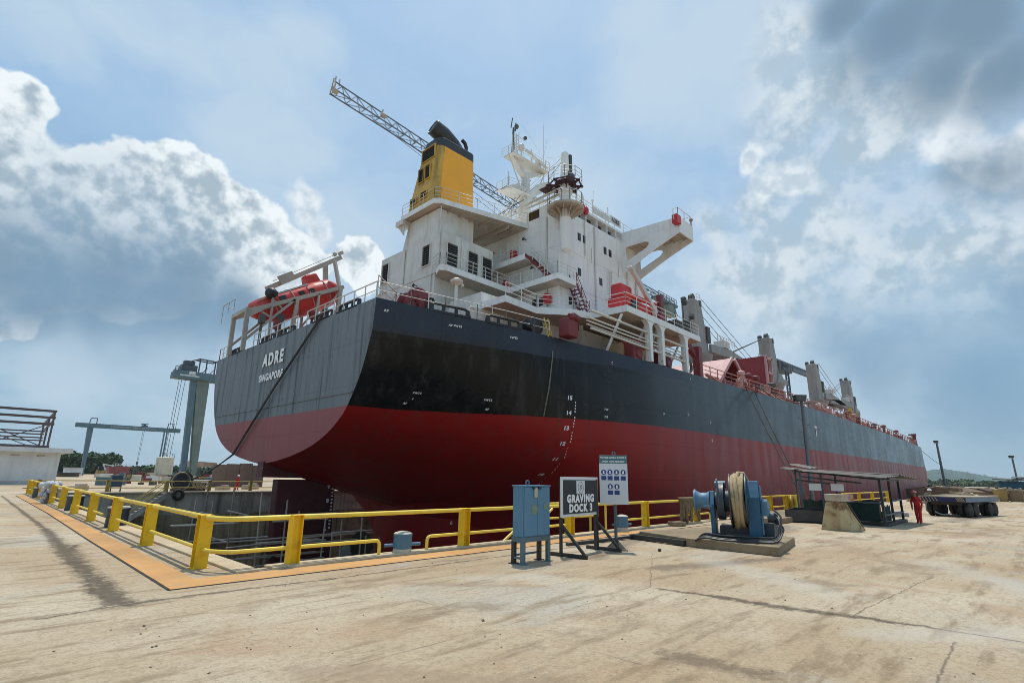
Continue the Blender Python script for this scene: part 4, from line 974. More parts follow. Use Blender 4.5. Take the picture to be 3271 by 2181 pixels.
def ell(t, wy, wu, wd, n=16):
    c = o0 + ax * t; r = []
    for i in range(n):
        a = 2 * math.pi * i / n; cu = math.sin(a); r.append(c + V((0, math.copysign(abs(math.cos(a)) ** .8, math.cos(a)) * wy, 0)) + up * (math.copysign(abs(cu) ** .8, cu) * (wu if cu > 0 else wd)))
    return r
rings = [ell(*q) for q in ((-.1, .15, .5, -.1), (.25, .65, .9, .4), (1.0, 1.1, 1.1, .95), (2.4, 1.35, 1.2, 1.3), (4.2, 1.4, 1.3, 1.45), (6.0, 1.38, 1.4, 1.4), (7.6, 1.2, 1.4, 1.15), (8.3, .95, 1.0, .75), (8.35, .1, .1, .1))]
mb = MB(); n_ = 16
for a, b in zip(rings, rings[1:]):
    k = len(mb.v); mb.v += a + b
    for i in range(n_): mb.f.append([k + i, k + (i + 1) % n_, k + n_ + (i + 1) % n_, k + n_ + i]); mb.m.append(0)
mb.build('hull', M_boat, LB, 50)
c = o0 + ax * 6.4 + up * 1.3
mb = MB(); pts = [c + ax * a + V((0, b, 0)) for a, b in ((-.8, -.55), (.7, -.5), (.7, .5), (-.8, .55))]
mb.add(pts + [p + up * .85 + ax * (.15 if i in (0, 3) else -.1) - V((0, math.copysign(.12, p.y - 46.05), 0)) for i, p in enumerate(pts)], [(4, 5, 6, 7), (0, 1, 5, 4), (1, 2, 6, 5), (2, 3, 7, 6), (3, 0, 4, 7)]); mb.build('conning_tower', M_boat, LB, 0, bevel=.12)
mb = MB(); M_grey = paint('pale grey gear', (.5, .5, .47), .6, dirt_amt=.3)
for s in (-1.39,): mb.tube([o0 + ax * t + V((0, s * k, 0)) + up * .0 for t, k in ((.9, .76), (2.4, .95), (4.2, 1.01), (6, .99), (7.6, .87))], .05, 5)
mb.build('grab_line', M_grey, LB)
for t_ in (1.8, 3.6, 5.2, 7.0):
    mb = MB(); rr_ = ell(t_, *([(1.27, 1.15, 1.15), (1.41, 1.27, 1.4), (1.41, 1.37, 1.45), (1.3, 1.41, 1.25)][int(t_ / 2)])); mb.tube(rr_, .035, 4, closed=True); mb.build('lashing', M_grey, LB)
for t_ in (2.6, 4.4, 5.4): mb = MB(); c_ = o0 + ax * t_ + up * .55 + V((0, -1.36, 0)); mb.prism([c_ + ax * a_ + up * b_ for a_, b_ in ((-.28, -.18), (.28, -.18), (.28, .18), (-.28, .18))], (0, .12, 0)); mb.build('porthole', M_glass, LB, 0)
mb = MB(); c_ = o0 + ax * 8.35; mb.lathe(c_, ax, [(0, .5), (.25, .5), (.27, .3)], 12); mb.build('propeller_ring', M_black, LB)
mb = MB(); mb.bar(o0 + ax * .6 + V((0, -.9, 0)) + up * .9, o0 + ax * 5.5 + V((0, -.9, 0)) + up * 1.25, .12); mb.build('hand_rail', M_grey, LB)

# rescue boat on the boat deck with its davit
RB = thing('rescue_boat', (36.3, 21.6, 14.4), 'red rescue boat with raised stern locker on the white boat deck', 'rescue boat')
mb = MB()
def boat_ring(x, w, zb, zt, n=10): return [V((x, 21.6 + w * math.cos(math.pi * i / (n - 1) + math.pi), zb + (zt - zb) * (1 - math.sin(math.pi * i / (n - 1)) ** .7))) for i in range(n)]
rg = [boat_ring(33.6, .8, 15.0, 15.9), boat_ring(34.5, .95, 14.85, 15.95), boat_ring(36.5, 1.0, 14.8, 15.75), boat_ring(38.2, .8, 14.95, 15.9), boat_ring(39.3, .1, 15.4, 16.1)]
for a, b in zip(rg, rg[1:]):
    k = len(mb.v); mb.v += a + b
    for i in range(9): mb.f.append([k + i, k + i + 1, k + 11 + i, k + 10 + i]); mb.m.append(0)
    mb.add([a[0], a[-1], b[-1], b[0]], [(0, 1, 2, 3)])
mb.add(rg[0], [list(range(10))]); mb.build('hull', M_fire, RB, 50)
mb = MB(); mb.tube([(33.5, 20.75, 16.0), (36.5, 20.55, 16.05), (38.4, 20.85, 16.3), (39.3, 21.6, 16.45)], .2, 8); mb.build('fender', M_boat, RB)
mb = MB(); mb.bb(33.7, 35.4, 21.1, 22.1, 15.9, 17.1); mb.build('stern_locker', M_fire, RB, 0, bevel=.15)
mb = MB(); mb.box((34.9, 20.8, 15.45), (.9, .5, .7)); mb.build('engine', M_black, RB, 0, bevel=.12)
mb = MB(); mb.bar((34.5, 20.6, 18.35), (37.9, 20.6, 15.7), .28, .36); mb.bar((37.9, 20.6, 15.7), (38.5, 20.6, 14.4), .3, .5); mb.tube([(34.5, 20.6, 18.2), (34.5, 20.9, 17.0)], .03, 4); mb.cyl((34.45, 20.4, 18.3), (34.45, 20.8, 18.3), .2, .2, 10)
mb.tube([(34.5, 20.6, 18.4), (36.5, 20.6, 16.2), (39.0, 20.6, 16.6)], .03, 4); RD = mb.build('boat_davit', paint('davit pinkish', (.60, .56, .52), .5, dirt_amt=.3), SHIP, 0)
mb = MB(); mb.bar((38.9, 20.6, 14.36), (38.9, 20.6, 17.2), .4, .45); mb.box((38.5, 20.4, 14.9), (1.0, .6, 1.0)); mb.build('davit_post', M_wine, RD, 0)
# clutter on the forward end of the boat deck
mb = MB()
for x, h in ((41.2, 2.6), (42.4, 1.6)): mb.tube([(x, 19.7, 14.36), (x, 19.7, 14.36 + h)], .05, 6); mb.box((x + .15, 19.6, 14.4 + h), (.45, .35, .3), ry=R(25))
mb.build('deck_lamp', M_louv, SHIP)
mb = MB(); mb.bb(40.2, 41.4, 19.9, 21, 14.36, 15.3); mb.bb(42.3, 43.0, 19.8, 20.6, 14.36, 15.7); mb.build('deck_box', M_louv, SHIP, 0, bevel=.04)
mb = MB(); mb.tube(sag((39.2, 19.5, 16.2), (40.0, 19.5, 15.4), .3), .03, 4); mb.tube(sag((39.2, 19.5, 15.6), (40.0, 19.5, 14.9), .3), .03, 4); mb.build('chain', M_louv, SHIP)
# main deck clutter under the boat deck
for x, w, h in ((33.4, 1.2, 1.6), (37.9, 1.3, 1.5)):
    mb = MB(); mb.bb(x, x + w, 20.0, 21.4, 10.7, 10.7 + h); mb.cyl((x + w * .6, 19.9, 11.3), (x + w * .6, 20.3, 11.3), .45, .45, 12); mb.build('deck_winch', M_wine, SHIP, 0, bevel=.1)
mb = MB(); mb.torus((41.4, 19.6, 11.35), (0, 1, 0), .45, .13, 18, 8); mb.build('mooring_ring', M_louv, SHIP)
M_teal = paint('cargo tan', (.36, .25, .13), .7, dirt_amt=.4)
for b_ in ((33.0, 33.9, 20.8, 22, 10.7, 12.0), (37.3, 38.2, 22.5, 24, 10.8, 13.2)): mb = MB(); mb.bb(*b_); mb.build('deck_crate', M_teal, SHIP, 0)

# ----------------------------------------------------------------- cargo deck: coamings, hatch covers, cranes, rails
M_coam = paint('coaming red', (.17, .035, .03), .65, dirt_amt=.4, rust=.2)
M_pink = paint('sunlit hatch pink', (.60, .36, .34), .7, var=.1, dirt_amt=.2)  # hatch red in strong sun: the glare is put into this paler colour
M_hatch = paint('hatch red', (.24, .024, .024), .5, var=.15, dirt_amt=.2)
M_crane = paint('crane grey', (.30, .29, .26), .55, var=.1, dirt=(.2, .16, .1), dirt_amt=.35, streak=.4, streak_col=(.16, .13, .1))
def hatch(x0, x1, apexes, zt=14.0):
    mb = MB(); mb.bb(x0, x1, 24.4, 53, 10.9, 12.7)
    for k in range(int((x1 - x0) / 1.6)): mb.bb(x0 + .3 + 1.6 * k, x0 + .42 + 1.6 * k, 24.1, 24.4, 10.9, 12.6)
    mb.build('hatch_coaming', M_coam, SHIP, 0)
    for xa, half, za in apexes:
        for s in (-1, 1):
            a = V((xa + s * .35, 24.0, za)); b = V((xa + s * half, 24.0, 12.9)); nrm = V((b.z - a.z, 0, a.x - b.x)).normalized() * .35 * s
            mb = MB(); mb.prism([a, b, b + nrm * .9, a + nrm * .9], (0, 28.5, 0), mi=0)
            o = mb.build('hatch_panel', [M_pink if s < 0 else M_hatch], SHIP, 0)
            mb = MB(); mb.bar(a - V((0, .1, 0)), b - V((0, .1, 0)), .2, .4); mb.build('panel_girder', M_pink, o, 0)
hatch(50, 72, [(62.3, 4.4, 16.2)])
mb = MB(); mb.bb(73.0, 73.5, 24.0, 52.5, 13.6, 18.4); mb.bb(73.6, 74.8, 24.0, 52.5, 13.6, 18.55); o = mb.build('hatch_panel', M_hatch, SHIP, 0)
mb = MB(); 
for z in (14.2, 16.2, 18.2): mb.bar((73.2, 23.85, z), (75.3, 23.85, z), .3, .3)
for x in (73.25, 75.2): mb.bar((x, 23.85, 13.4), (x, 23.85, 18.6), .3)
mb.build('panel_girder', M_pink, o, 0)
mb = MB(); mb.bb(58, 74, 24.2, 53, 10.9, 13.4); mb.build('hatch_coaming', M_coam, SHIP, 0)
hatch(82, 106, [(101, 3.2, 13.8)]); hatch(117, 136, [(121, 3.5, 14.3), (131, 4.0, 14.3)]); hatch(139, 162, [(142, 3.5, 14.1), (152, 4.0, 14.0)])
def deck_crane(bx, dirx, cab, top, jib_end, flare):
    """pedestal, slewing tower with sheave head, jib lying on its rest, wires; bx = aft face of the tower"""
    y0, y1 = 35.2, 37.4
    mb = MB(); mb.lathe((bx + 1.8, 36.3, 10.9), (0, 0, 1), [(0, 1.8), (8.3, 1.8), (9.6, 2.4), (10.4, 2.6)], 20)
    if flare:
        mb.prism([(bx + 1.5, y0 - .3, 20.3), (bx + 8.5, y0 - .1, 21.9), (bx + 9.0, y0 - .1, 22.6), (bx + 6.0, y0 - .15, 22.9), (bx + 3.6, y0 - .2, 24.8)], (0, 2.8, 0))
    PED = mb.build('deck_crane', M_crane, SHIP, 40)
    mb = MB()
    mb.prism([(bx, y0, 21.0), (bx + 4.4, y0, 21.2), (bx + 4.3, y0, 23.6), (bx + 2.5, y0, top), (bx, y0, top)], (0, y1 - y0, 0))
    mb.build('crane_tower', M_crane, PED, 0, bevel=.12)
    mb = MB(); mb.bb(bx + .1, bx + .9, y1 - .6, y1 + .05, top - .3, top + .6); mb.lathe((bx + 1.0, y0 + .5, top + .4), (0, 1, 0), [(0, .7), (.6, .7)], 14); mb.bb(bx + .4, bx + 1.6, y0 + .45, y0 + 1.15, top - .1, top + .4); mb.bb(bx + 1.9, bx + 2.7, y0 - .05, y0 + .5, top - .9, top + .1)
    mb.build('sheave_head', M_louv, PED, 30)
    mb = MB(); mb.bb(bx + 3.6, bx + 4.8, y0 - .3, y0 + 1.2, 23.7, 26.4); mb.build('crane_cab', M_louv, PED, 0, bevel=.1)
    px = bx + (4.2 if dirx > 0 else -.3); pz = 22.9
    L = abs(jib_end - px)
    mb = MB()
    for y in (y0 - .5, y1 + .1):
        mb.prism([(px, y, pz - .7), (px + dirx * 8, y, pz - .5), (px + dirx * L, y, pz - 1.4), (px + dirx * L, y, pz - .5), (px + dirx * 8, y, pz + 1.0), (px, y, pz + .6)], (0, .4, 0))
    for k in range(6): mb.bb(*sorted((px + dirx * (3 + k * L / 7), px + dirx * (3.4 + k * L / 7))), y0 - .4, y1 + .4, pz - .6, pz + .1)
    mb.build('jib', M_crane, PED, 0)
    mb = MB(); x0, x1 = sorted((px + dirx * 2, px + dirx * 9)); rail(mb, [(x0, 34.4, pz + 1.2), (x1, 34.4, pz + 1.2)], 1.3, .05, (1, .5), 1.2); mb.bb(x0 + 3, x0 + 5, 34.6, 36.4, pz + 1.0, pz + 2.2); mb.build('jib_platform', M_white2, PED, 0)
    mb = MB()
    for dy in (.3, 1.1, 2.3, 3.1): mb.tube([(bx + (2.5 if dirx > 0 else .2), 34.8 + dy * .8, top + .4 - dy * .25), (jib_end - dirx * dy, 34.6 + dy * .9, pz + .1)], .05, 4)
    mb.build('hoist_wire', M_louv, PED)
    return PED
deck_crane(77.6, 1, 1, 30.4, 103.5, False); deck_crane(111.4, -1, 1, 30.7, 88, True); deck_crane(143.2, 1, 1, 30.4, 168, False); deck_crane(176.0, -1, 1, 30.8, 152, True)
mb = MB(); rail(mb, [(78.8, 35.3, 30.5), (80.2, 35.3, 30.5)], 1.0, .05, (1, .5), 1.2); mb.build('railing', M_rail, SHIP)
mb = MB(); rail(mb, [(x, CX - section(x)[1][0] + .12, section(x)[0][0]) for x in (43.8, 50, 56, 62, 68, 74, 80)], 1.15, .045, (1, .66, .33), 1.5); mb.build('railing', M_railred, SHIP)
mb = MB(); rail(mb, [(x, CX - section(x)[1][0] + .12, section(x)[0][0]) for x in (80, 90, 100, 110, 120, 130, 140, 150, 158)], 1.15, .06, (1, .6), 2.0); mb.build('railing', M_railred, SHIP)
random.seed(3)
for k in range(46):
    x = 48 + k * 2.4 + random.uniform(-.5, .5); y, z = deck(x); mb = MB(); mb.bar((x, y + .3, z), (x + random.uniform(-.4, .4), y + random.uniform(1, 2.5), z + random.uniform(.5, 1.3)), random.uniform(.12, .4)); mb.build('bulwark_stay', M_railred, SHIP, 0)
for x in (53.5, 55.5, 57.5): 
    mb = MB(); y, z = deck(x); mb.cyl((x, y + .5, z), (x, y + .5, z + 1.5), .12, .12, 8); mb.lathe((x, y + .5, z + 1.5), (0, 0, 1), [(0, .15), (.1, .38), (.4, .38), (.55, .1)], 12); mb.build('mushroom_vent', M_wine if x > 54 else M_pink, SHIP)
mb = MB(); mb.bar((49.5, 22.5, 10.8), (49.5, 22.5, 15.0), .7); mb.bar((49.6, 22.5, 13.8), (46.6, 23.4, 16.6), .5); mb.build('derrick_post', M_wine, SHIP, 0)
M_yel_d = paint('deck yellow', (.55, .36, .03), .5, dirt_amt=.3)
mb = MB()
for dx in (0, 2.2): mb.bar((110.5 + dx, 22.5, 11.2), (111.5 + dx * .4, 22.8, 15.2), .4)
for z in (12.2, 13.4, 14.6): mb.bar((110.8, 22.6, z), (112.4, 22.6, z), .3)
mb.build('cargo_grab', M_yel_d, SHIP, 0)
random.seed(14)
for k in range(46):
    x = 60 + k * 2.2 + random.uniform(-.8, .8); y, z = deck(x); y += random.uniform(1.2, 3.5); h = random.uniform(.7, 2.2); mt = random.choice((M_wine, M_pink, M_railred, M_white2, M_coam, M_louv)); mb = MB()
    if k % 3: mb.box((x, y, z + h / 2), (random.uniform(.4, 1.6), .8, h), rz=random.uniform(-.3, .3))
    else: mb.cyl((x, y, z), (x, y, z + h), .2, .2, 8); mb.lathe((x, y, z + h), (0, 0, 1), [(0, .2), (.1, .5), (.45, .5), (.6, .1)], 10)
    mb.build('deck_fitting', mt, SHIP, 0)
# fore part: mast, forecastle bulwark, rails
mb = MB(); mb.tube([(165, 38, 11), (165, 38, 18.5), (165, 38, 20.8)], [.7, .45, .2], 8); mb.bar((163, 36.2, 17.2), (163, 39.8, 17.2), .5); mb.bar((165, 36.6, 17.5), (165, 39.4, 17.5), .5); mb.build('foremast', M_white, SHIP)
mb = MB(); mb.prism([(157, 20.2, 10.8), (166, 20.3, 10.8), (167.5, 20.6, 10.8), (167.5, 20.6, 12.9), (163, 20.2, 12.2), (157.5, 20.0, 11.5)], (0, .4, 0)); mb.bb(160.5, 161.1, 20.4, 21, 11, 13.4); mb.bb(166.9, 167.5, 20.6, 21.2, 11, 13.9); mb.bb(160.3, 161.4, 20.3, 21.2, 13.3, 13.7); mb.bb(166.7, 167.8, 20.5, 21.4, 13.8, 14.2)
mb.build('forecastle_bulwark', M_coam, SHIP, 0)

# ================================================================= mooring lines
M_line = paint('dark mooring line', (.05, .045, .04), .9, var=.3)
M_rope = paint('manila rope', (.40, .32, .20), .9, var=.2, bump=.6, bump_scale=60)
mb = MB()
p0 = V((14.88, 31.9, 12.15)); pe = V((14.82, 44.3, 3.45)); p1 = V((17.2, 63.6, 1.25))
for d in (0, .22): 
    mb.tube([p0 + V((0, d * -1.4, d * .3)), p0.lerp(pe, .5) + V((-.1, -d * 1.1, d * .2)), pe + V((0, d * -.9, 0))] + [q for q in sag(pe, p1, .35, 8)][1:], .055, 6)
tag(mb.build('mooring_rope', M_line, None, loc=(15, 32, 12)), 'doubled dark rope running down across the grey transom to the far quay', 'mooring rope')
for i, (x0, x1, y1, lab) in enumerate(((53.0, 44.4, 12.6, 'black mooring line from the red deck rail, nearer the stern of the pair'), (55.2, 46.0, 12.8, 'black mooring line from the red deck rail, nearer the bow of the pair'))):
    mb = MB(); mb.tube(sag((x0, 19.33, 10.9), (x1, y1, .4), .25, 10), .06, 6); tag(mb.build('mooring_rope', M_line, None, loc=(x0, 19.3, 10.9)), lab, 'mooring rope', 'mooring lines from the ship side')
mb = MB(); mb.tube(sag((167.6, 20.4, 10.6), (169.2, 16.7, 6.5), .2, 8), .05, 5); tag(mb.build('mooring_rope', M_line, None, loc=(167, 20, 10)), 'thin line from the bow to the leaning lamp post', 'mooring rope')

# ================================================================= staging in the dock
M_scaf = paint('scaffold tube', (.40, .32, .24), .6, var=.3, rust=.25)
SC = thing('scaffold', (17.5, 34, DZ), 'rusty tube scaffold tower standing round the rudder in the dock', 'scaffold')
random.seed(11)
for i, (x, y, z1) in enumerate(((14.6, 33, .6), (16.6, 32.6, -.2), (19.4, 32.4, -.6), (14.4, 36, .9), (16.8, 36.2, -.3), (20.2, 36.0, -1), (21.9, 33.5, -2), (12.4, 40, .3), (12.4, 44, .2), (14.2, 47, 1.2), (15.4, 44, 1.0), (18.0, 33.8, -1.5), (22.4, 36.4, -2.2))):
    mb = MB(); mb.tube([(x, y, DZ), (x + random.uniform(-.4, .4), y + random.uniform(-.2, .2), z1)], .05, 6); mb.build('standard', M_scaf, SC)
for i in range(56):
    z = random.choice((-6.0, -4.6, -3.2, -1.9, -.6)); x = random.uniform(11, 18); y = random.uniform(32.2, 38); dx, dy = random.choice(((4.5, .1), (.1, 4.2), (3.5, .3)))
    mb = MB(); mb.tube([(x, y, z), (x + dx, y + dy, z + random.uniform(-.12, .12))], .055, 5); mb.build('ledger', M_scaf, SC)
for x, y, z in ((15.5, 33.8, -1.95), (18.5, 33.5, -3.5), (15.2, 34.0, -5.1), (13.0, 42, -1.4)):
    mb = MB(); mb.box((x, y, z), (4.2, .5, .06)); mb.box((x, y + .55, z), (4.0, .4, .06)); mb.build('plank', M_scaf, SC, 0)
for i, (x, y) in enumerate(((25.3, 22.5), (27.5, 20), (31, 19), (36, 19))): pass
# ================================================================= yellow guard rail on the dock edge
M_yel = paint('guard yellow', (.86, .53, .006), .5, var=.1, dirt=(.30, .17, .04), dirt_amt=.4, dirt_scale=2.6, rust=.2, rust_scale=5, bump=.2, bump_scale=25)
M_yelp = paint('guard rail pale yellow', (.82, .58, .06), .5, var=.14, dirt=(.46, .34, .16), dirt_amt=.45, dirt_scale=3, bump=.2, bump_scale=25)
def hpost(x, y, h=1.2, w=.27, axis='x'):
    """rolled steel H section; axis = normal of its flanges"""
    mb = MB(); t = .022
    def b(cx, cy, sx, sy): 
        if axis == 'y': cx, cy, sx, sy = cy, cx, sy, sx
        mb.box((x + cx, y + cy, h / 2), (sx, sy, h))
    b(-w / 2 + t / 2, 0, t, w); b(w / 2 - t / 2, 0, t, w); b(0, 0, w - 2 * t, t)
    mb.box((x, y, h - .008), (w - .01, w - .01, .012))
    mb.box((x, y, .008), (w + .08, w + .08, .016))
    return mb
GR = thing('guard_rail', (4.5, 14.2, 0), 'heavy yellow guard rail with H posts turning the corner of the near dock edge', 'guard rail')
lx = lambda y: 4.45 + .0125 * (y - 14.3)
LY = [14.38, 19.6, 24.85, 30.0, 35.1, 40.3, 45.6, 53.2, 59.8, 64.0]
for y in LY: hpost(lx(y), y + .1, 1.19, .29, 'y').build('post', M_yel, GR, 0, bevel=.006)
RX = [6.18, 11.68, 17.1, 22.75, 27.95]
for x in RX: hpost(x, 13.38, 1.19, .27, 'x').build('post', M_yel, GR, 0, bevel=.006)
def smoothed(pts, n=6, r=.35):
    out = [V(pts[0])]
    for a, b, c in zip(pts, pts[1:], pts[2:]):
        a, b, c = V(a), V(b), V(c); p = b + (a - b).normalized() * r; q = b + (c - b).normalized() * r
        for i in range(n + 1):
            t = i / n; out.append(p * (1 - t) ** 2 + b * 2 * t * (1 - t) + q * t * t)
    out.append(V(pts[-1])); return out
mb = MB(); mb.tube(smoothed([(lx(64), 64.2, 1.13), (lx(40), 40, 1.13), (lx(14.2), 14.2, 1.13)], 3, .5) + smoothed([(lx(14.2), 14.1, 1.13), (4.62, 13.5, 1.13), (8, 13.42, 1.13)], 6, .45)[1:] + [(17.0, 13.36, 1.13), (28.2, 13.36, 1.13)], .062, 10)
mb.build('top_rail', M_yelp, GR)
def low(pts, r=.048, z=.42): 
    MBx = MB(); MBx.tube(smoothed(pts, 5, .14), r, 8); MBx.build('lower_rail', M_yelp, GR)
low([(lx(24.5), 24.6, .42), (lx(16), 16, .42), (lx(14), 13.95, .42), (4.75, 13.46, .42), (8.62, 13.4, .42), (8.62, 13.4, .02)])
low([(10.25, 13.4, .02), (10.25, 13.4, .42), (17.0, 13.4, .42)]); low([(21.2, 13.4, .02), (21.2, 13.4, .42), (28.6, 13.4, .42), (29.6, 13.4, .42), (29.6, 13.4, .02)])
for y0, y1 in ((26.0, 27.2),): pass
low([(lx(26), 25.6, .02), (lx(26), 25.6, .42), (lx(25), 24.9, .42)]); low([(lx(29), 27.6, .42), (lx(34), 34.6, .42)]); low([(lx(36), 36.4, .02), (lx(36), 36.4, .42), (lx(35), 35.2, .42)]); low([(lx(40), 40.4, .42), (lx(45), 45.3, .42)]); low([(lx(46), 46, .42), (lx(64), 64, .42)])
# access gangway head beside post: extra rails and uprights, sloping handrails down into the dock
GW = thing('dock_ladder_rail', (16, 14, 0), 'yellow handrails of the ladder head going down into the dock behind the blue cabinet', 'handrail')
mb = MB(); mb.tube([(16.9, 14.25, 1.16), (20.0, 14.1, 1.16)], .05, 8); mb.tube([(16.9, 14.25, .6), (20, 14.1, .6)], .045, 8)
for x, y in ((17.9, 14.22), (19.5, 14.14), (19.72, 13.5)): mb.tube([(x, y, -.4), (x, y, 1.18)], .05, 8)
mb.build('platform_rail', M_yelp, GW)
for dx in (0, .95): 
    mb = MB(); mb.tube([(12.3 + dx, 13.75, -.9), (15.6 + dx, 13.8, 1.0)], .05, 8); mb.build('sloping_rail', M_yelp, GW)
# far end of the near rail, beyond the rope winch
G2 = thing('guard_rail', (39.3, 13.5, 0), 'yellow guard rail section with solid plate panel beside the lamp pole', 'guard rail')
for x in (39.4, 42.6, 45.2): hpost(x, 13.5, 1.2, .28, 'x').build('post', M_yel, G2, 0)
mb = MB(); mb.tube([(36.5, 13.5, 1.15), (45.4, 13.5, 1.15)], .06, 8); mb.build('top_rail', M_yelp, G2)
mb = MB(); mb.tube([(36.5, 13.5, .45), (42.6, 13.5, .45)], .05, 8); mb.build('lower_rail', M_yelp, G2)
mb = MB(); mb.bb(42.75, 45.1, 13.45, 13.5, .1, 1.14); mb.build('plate_panel', M_yel, G2, 0)
tag(MB().torus((43.6, 13.33, .62), (0, 1, -.08), .42, .13, 26, 10).build('life_ring', paint('life ring yellow', (.55, .36, .03), .6, var=.12, dirt_amt=.3), None, loc=(43.6, 13.3, .2)), 'yellow life ring leaning on the yellow plate panel', 'life ring')
G3 = thing('guard_rail', (48, 12.6, 0), 'distant yellow guard rail behind the worker and the trailer', 'guard rail')
for x in (58, 64, 70, 78): hpost(x, 13.3, 1.2, .28, 'x').build('post', M_yel, G3, 0)
mb = MB(); mb.tube([(57.5, 13.3, 1.15), (80, 13.3, 1.15)], .06, 6); mb.build('top_rail', M_yelp, G3)
mb = MB(); mb.tube([(57.5, 13.3, .5), (80, 13.3, .5)], .05, 6); mb.build('lower_rail', M_yelp, G3)
# rail along the far quay
G4 = thing('guard_rail', (12, 63.4, 0), 'faded yellow guard rail along the far quay', 'guard rail')
M_yelf = paint('faded yellow', (.46, .34, .10), .6, var=.15, dirt_amt=.5, rust=.2)
for x in (5.6, 10.6, 15.4, 19.4, 23.6, 28.5, 33.5): hpost(x, 63.5, 1.2, .3, 'x').build('post', M_yelf, G4, 0)
for z in (1.15, .5):
    mb = MB(); mb.tube([(4.6, 63.5, z), (36, 63.5, z)], .05, 6); mb.build('top_rail' if z > 1 else 'lower_rail', M_yelf, G4)

# bollards
M_bdark = paint('bollard dark blue', (.035, .05, .065), .5, var=.25, dirt_amt=.3)
M_bblue = paint('bollard blue', (.06, .15, .23), .5, var=.2, dirt=(.25, .22, .17), dirt_amt=.4, dirt_scale=4, rust=.25, rust_scale=5)
M_ctop = paint('concrete cap', (.48, .45, .36), .85, var=.15, dirt_amt=.3)
def bollard(x, y, r, h, body, lab, bar=None, sq=False):
    t = thing('bollard', (x, y, 0), lab, 'bollard', 'bollards on the near dock edge')
    mb = MB()
    if sq: mb.lathe((x, y, 0), (0, 0, 1), [(0, r * 1.05), (h * .8, r), (h * .95, r * 1.12), (h, r * 1.1)], 14)
    else: mb.lathe((x, y, h * .27), (0, 0, 1), [(0, r), (h * .6, r), (h * .62, r * 1.04), (h * .72, r * 1.02)], 20)
    mb.build('body', body, t, 30)
    mb = MB()
    if sq: mb.lathe((x, y, h), (0, 0, 1), [(0, r * 1.08), (.05, r)], 14)
    else: mb.lathe((x, y, h * .99), (0, 0, 1), [(0, r * 1.02), (h * .06, r * .85), (h * .12, r * .3)], 20)
    mb.build('cap', M_ctop, t, 30)
    if not sq: MB().lathe((x, y, 0), (0, 0, 1), [(0, r), (h * .27, r)], 20).build('plinth', M_ctop, t, 30)
    if bar: mb = MB(); mb.tube([V((x, y, h * .45)) + V(bar) * -.5, V((x, y, h * .45)) + V(bar) * .5], .045, 8); mb.build('cross_bar', M_bblue, t)
bollard(9.4, 13.42, .26, .56, M_bblue, 'blue bollard with pale cap in the gap of the yellow rail', (1.05, -.25, 0))
bollard(20.4, 13.15, .27, .62, M_bblue, 'blue bollard behind the white safety board', (1.0, -.3, 0))
bollard(lx(26.5) + .35, 26.6, .36, .72, M_bdark, 'dark bollard standing largest behind the left run of yellow rail', None, True)
bollard(lx(38) + .3, 38.2, .38, .75, M_bdark, 'dark bollard midway along the left yellow rail', None, True)
bollard(lx(55) + .1, 55.2, .42, .72, M_bdark, 'dark bollard at the far end of the left yellow rail', None, True)
M_cloth = paint('crumpled cloth', (.62, .62, .66), .8, var=.15, dirt=(.07, .06, .16), dirt_amt=.8, dirt_scale=1.8)
CL = MB(); random.seed(5)
for k in range(26):
    t_ = k / 25; y = 46.4 + .5 * math.sin(k * 2.1); CL.ball((4.75 + .2 * math.sin(k * 1.7) + (.3 if t_ > .5 else -.2), y, .2 + 1.0 * abs(math.sin(t_ * 3.0))), (random.uniform(.12, .24), random.uniform(.16, .3), random.uniform(.14, .3)), 8, 6)
tag(CL.build('tarpaulin', M_cloth, None, 60, loc=(4.8, 46.4, 0)), 'crumpled white and purple sheet hung over the yellow rail', 'tarpaulin')

# ================================================================= blue cabinet
M_cab = paint('cabinet blue', (.085, .215, .33), .45, var=.08, dirt=(.2, .25, .24), dirt_amt=.3, dirt_scale=2, streak=.15, streak_col=(.05, .1, .14), rust=.1, rust_scale=6, bump=.1)
M_frame = paint('cabinet frame', (.10, .15, .17), .6, var=.25, dirt_amt=.5, rust=.35, rust_scale=5)
M_dark = paint('dark steel', (.035, .032, .03), .6, var=.4, dirt=(.12, .08, .05), dirt_amt=.5, rust=.3, rust_scale=4)
CB = thing('cabinet', (11.15, 10.05, 0), 'blue steel switch cabinet on a four-legged frame beside the sign', 'cabinet')
mb = MB(); mb.bb(10.64, 11.70, 9.86, 10.24, .66, 1.94); mb.bb(10.61, 11.73, 9.83, 10.27, 1.94, 1.97); mb.build('body', M_cab, CB, 0, bevel=.008)
for x0, x1 in ((10.66, 11.165), (11.175, 11.68)): 
    mb = MB(); mb.bb(x0, x1, 9.835, 9.858, .69, 1.92); d_ = mb.build('door', M_cab, CB, 0, bevel=.006)
mb = MB(); mb.lathe((11.05, 9.83, 1.35), (0, -1, 0), [(0, .13), (.002, .13)], 18); mb.bb(10.9, 11.1, 9.829, 9.834, 1.5, 1.53); mb.build('faded_mark', paint('faded mark', (.20, .27, .17), .7), CB, 0)
mb = MB(); mb.lathe((11.5, 9.83, 1.42), (0, -1, 0), [(0, .08), (.002, .08)], 18); mb.build('faded_mark', MATS['faded mark'], CB, 0)
mb = MB(); mb.bb(11.02, 11.14, 9.80, 9.83, 1.66, 1.9); mb.build('tag_plate', M_ctop, CB, 0)
mb = MB(); mb.bb(10.97, 11.06, 9.80, 9.85, 1.87, 1.93); mb.bb(11.2, 11.3, 9.80, 9.85, 1.87, 1.93); mb.build('latch', M_black, CB, 0)
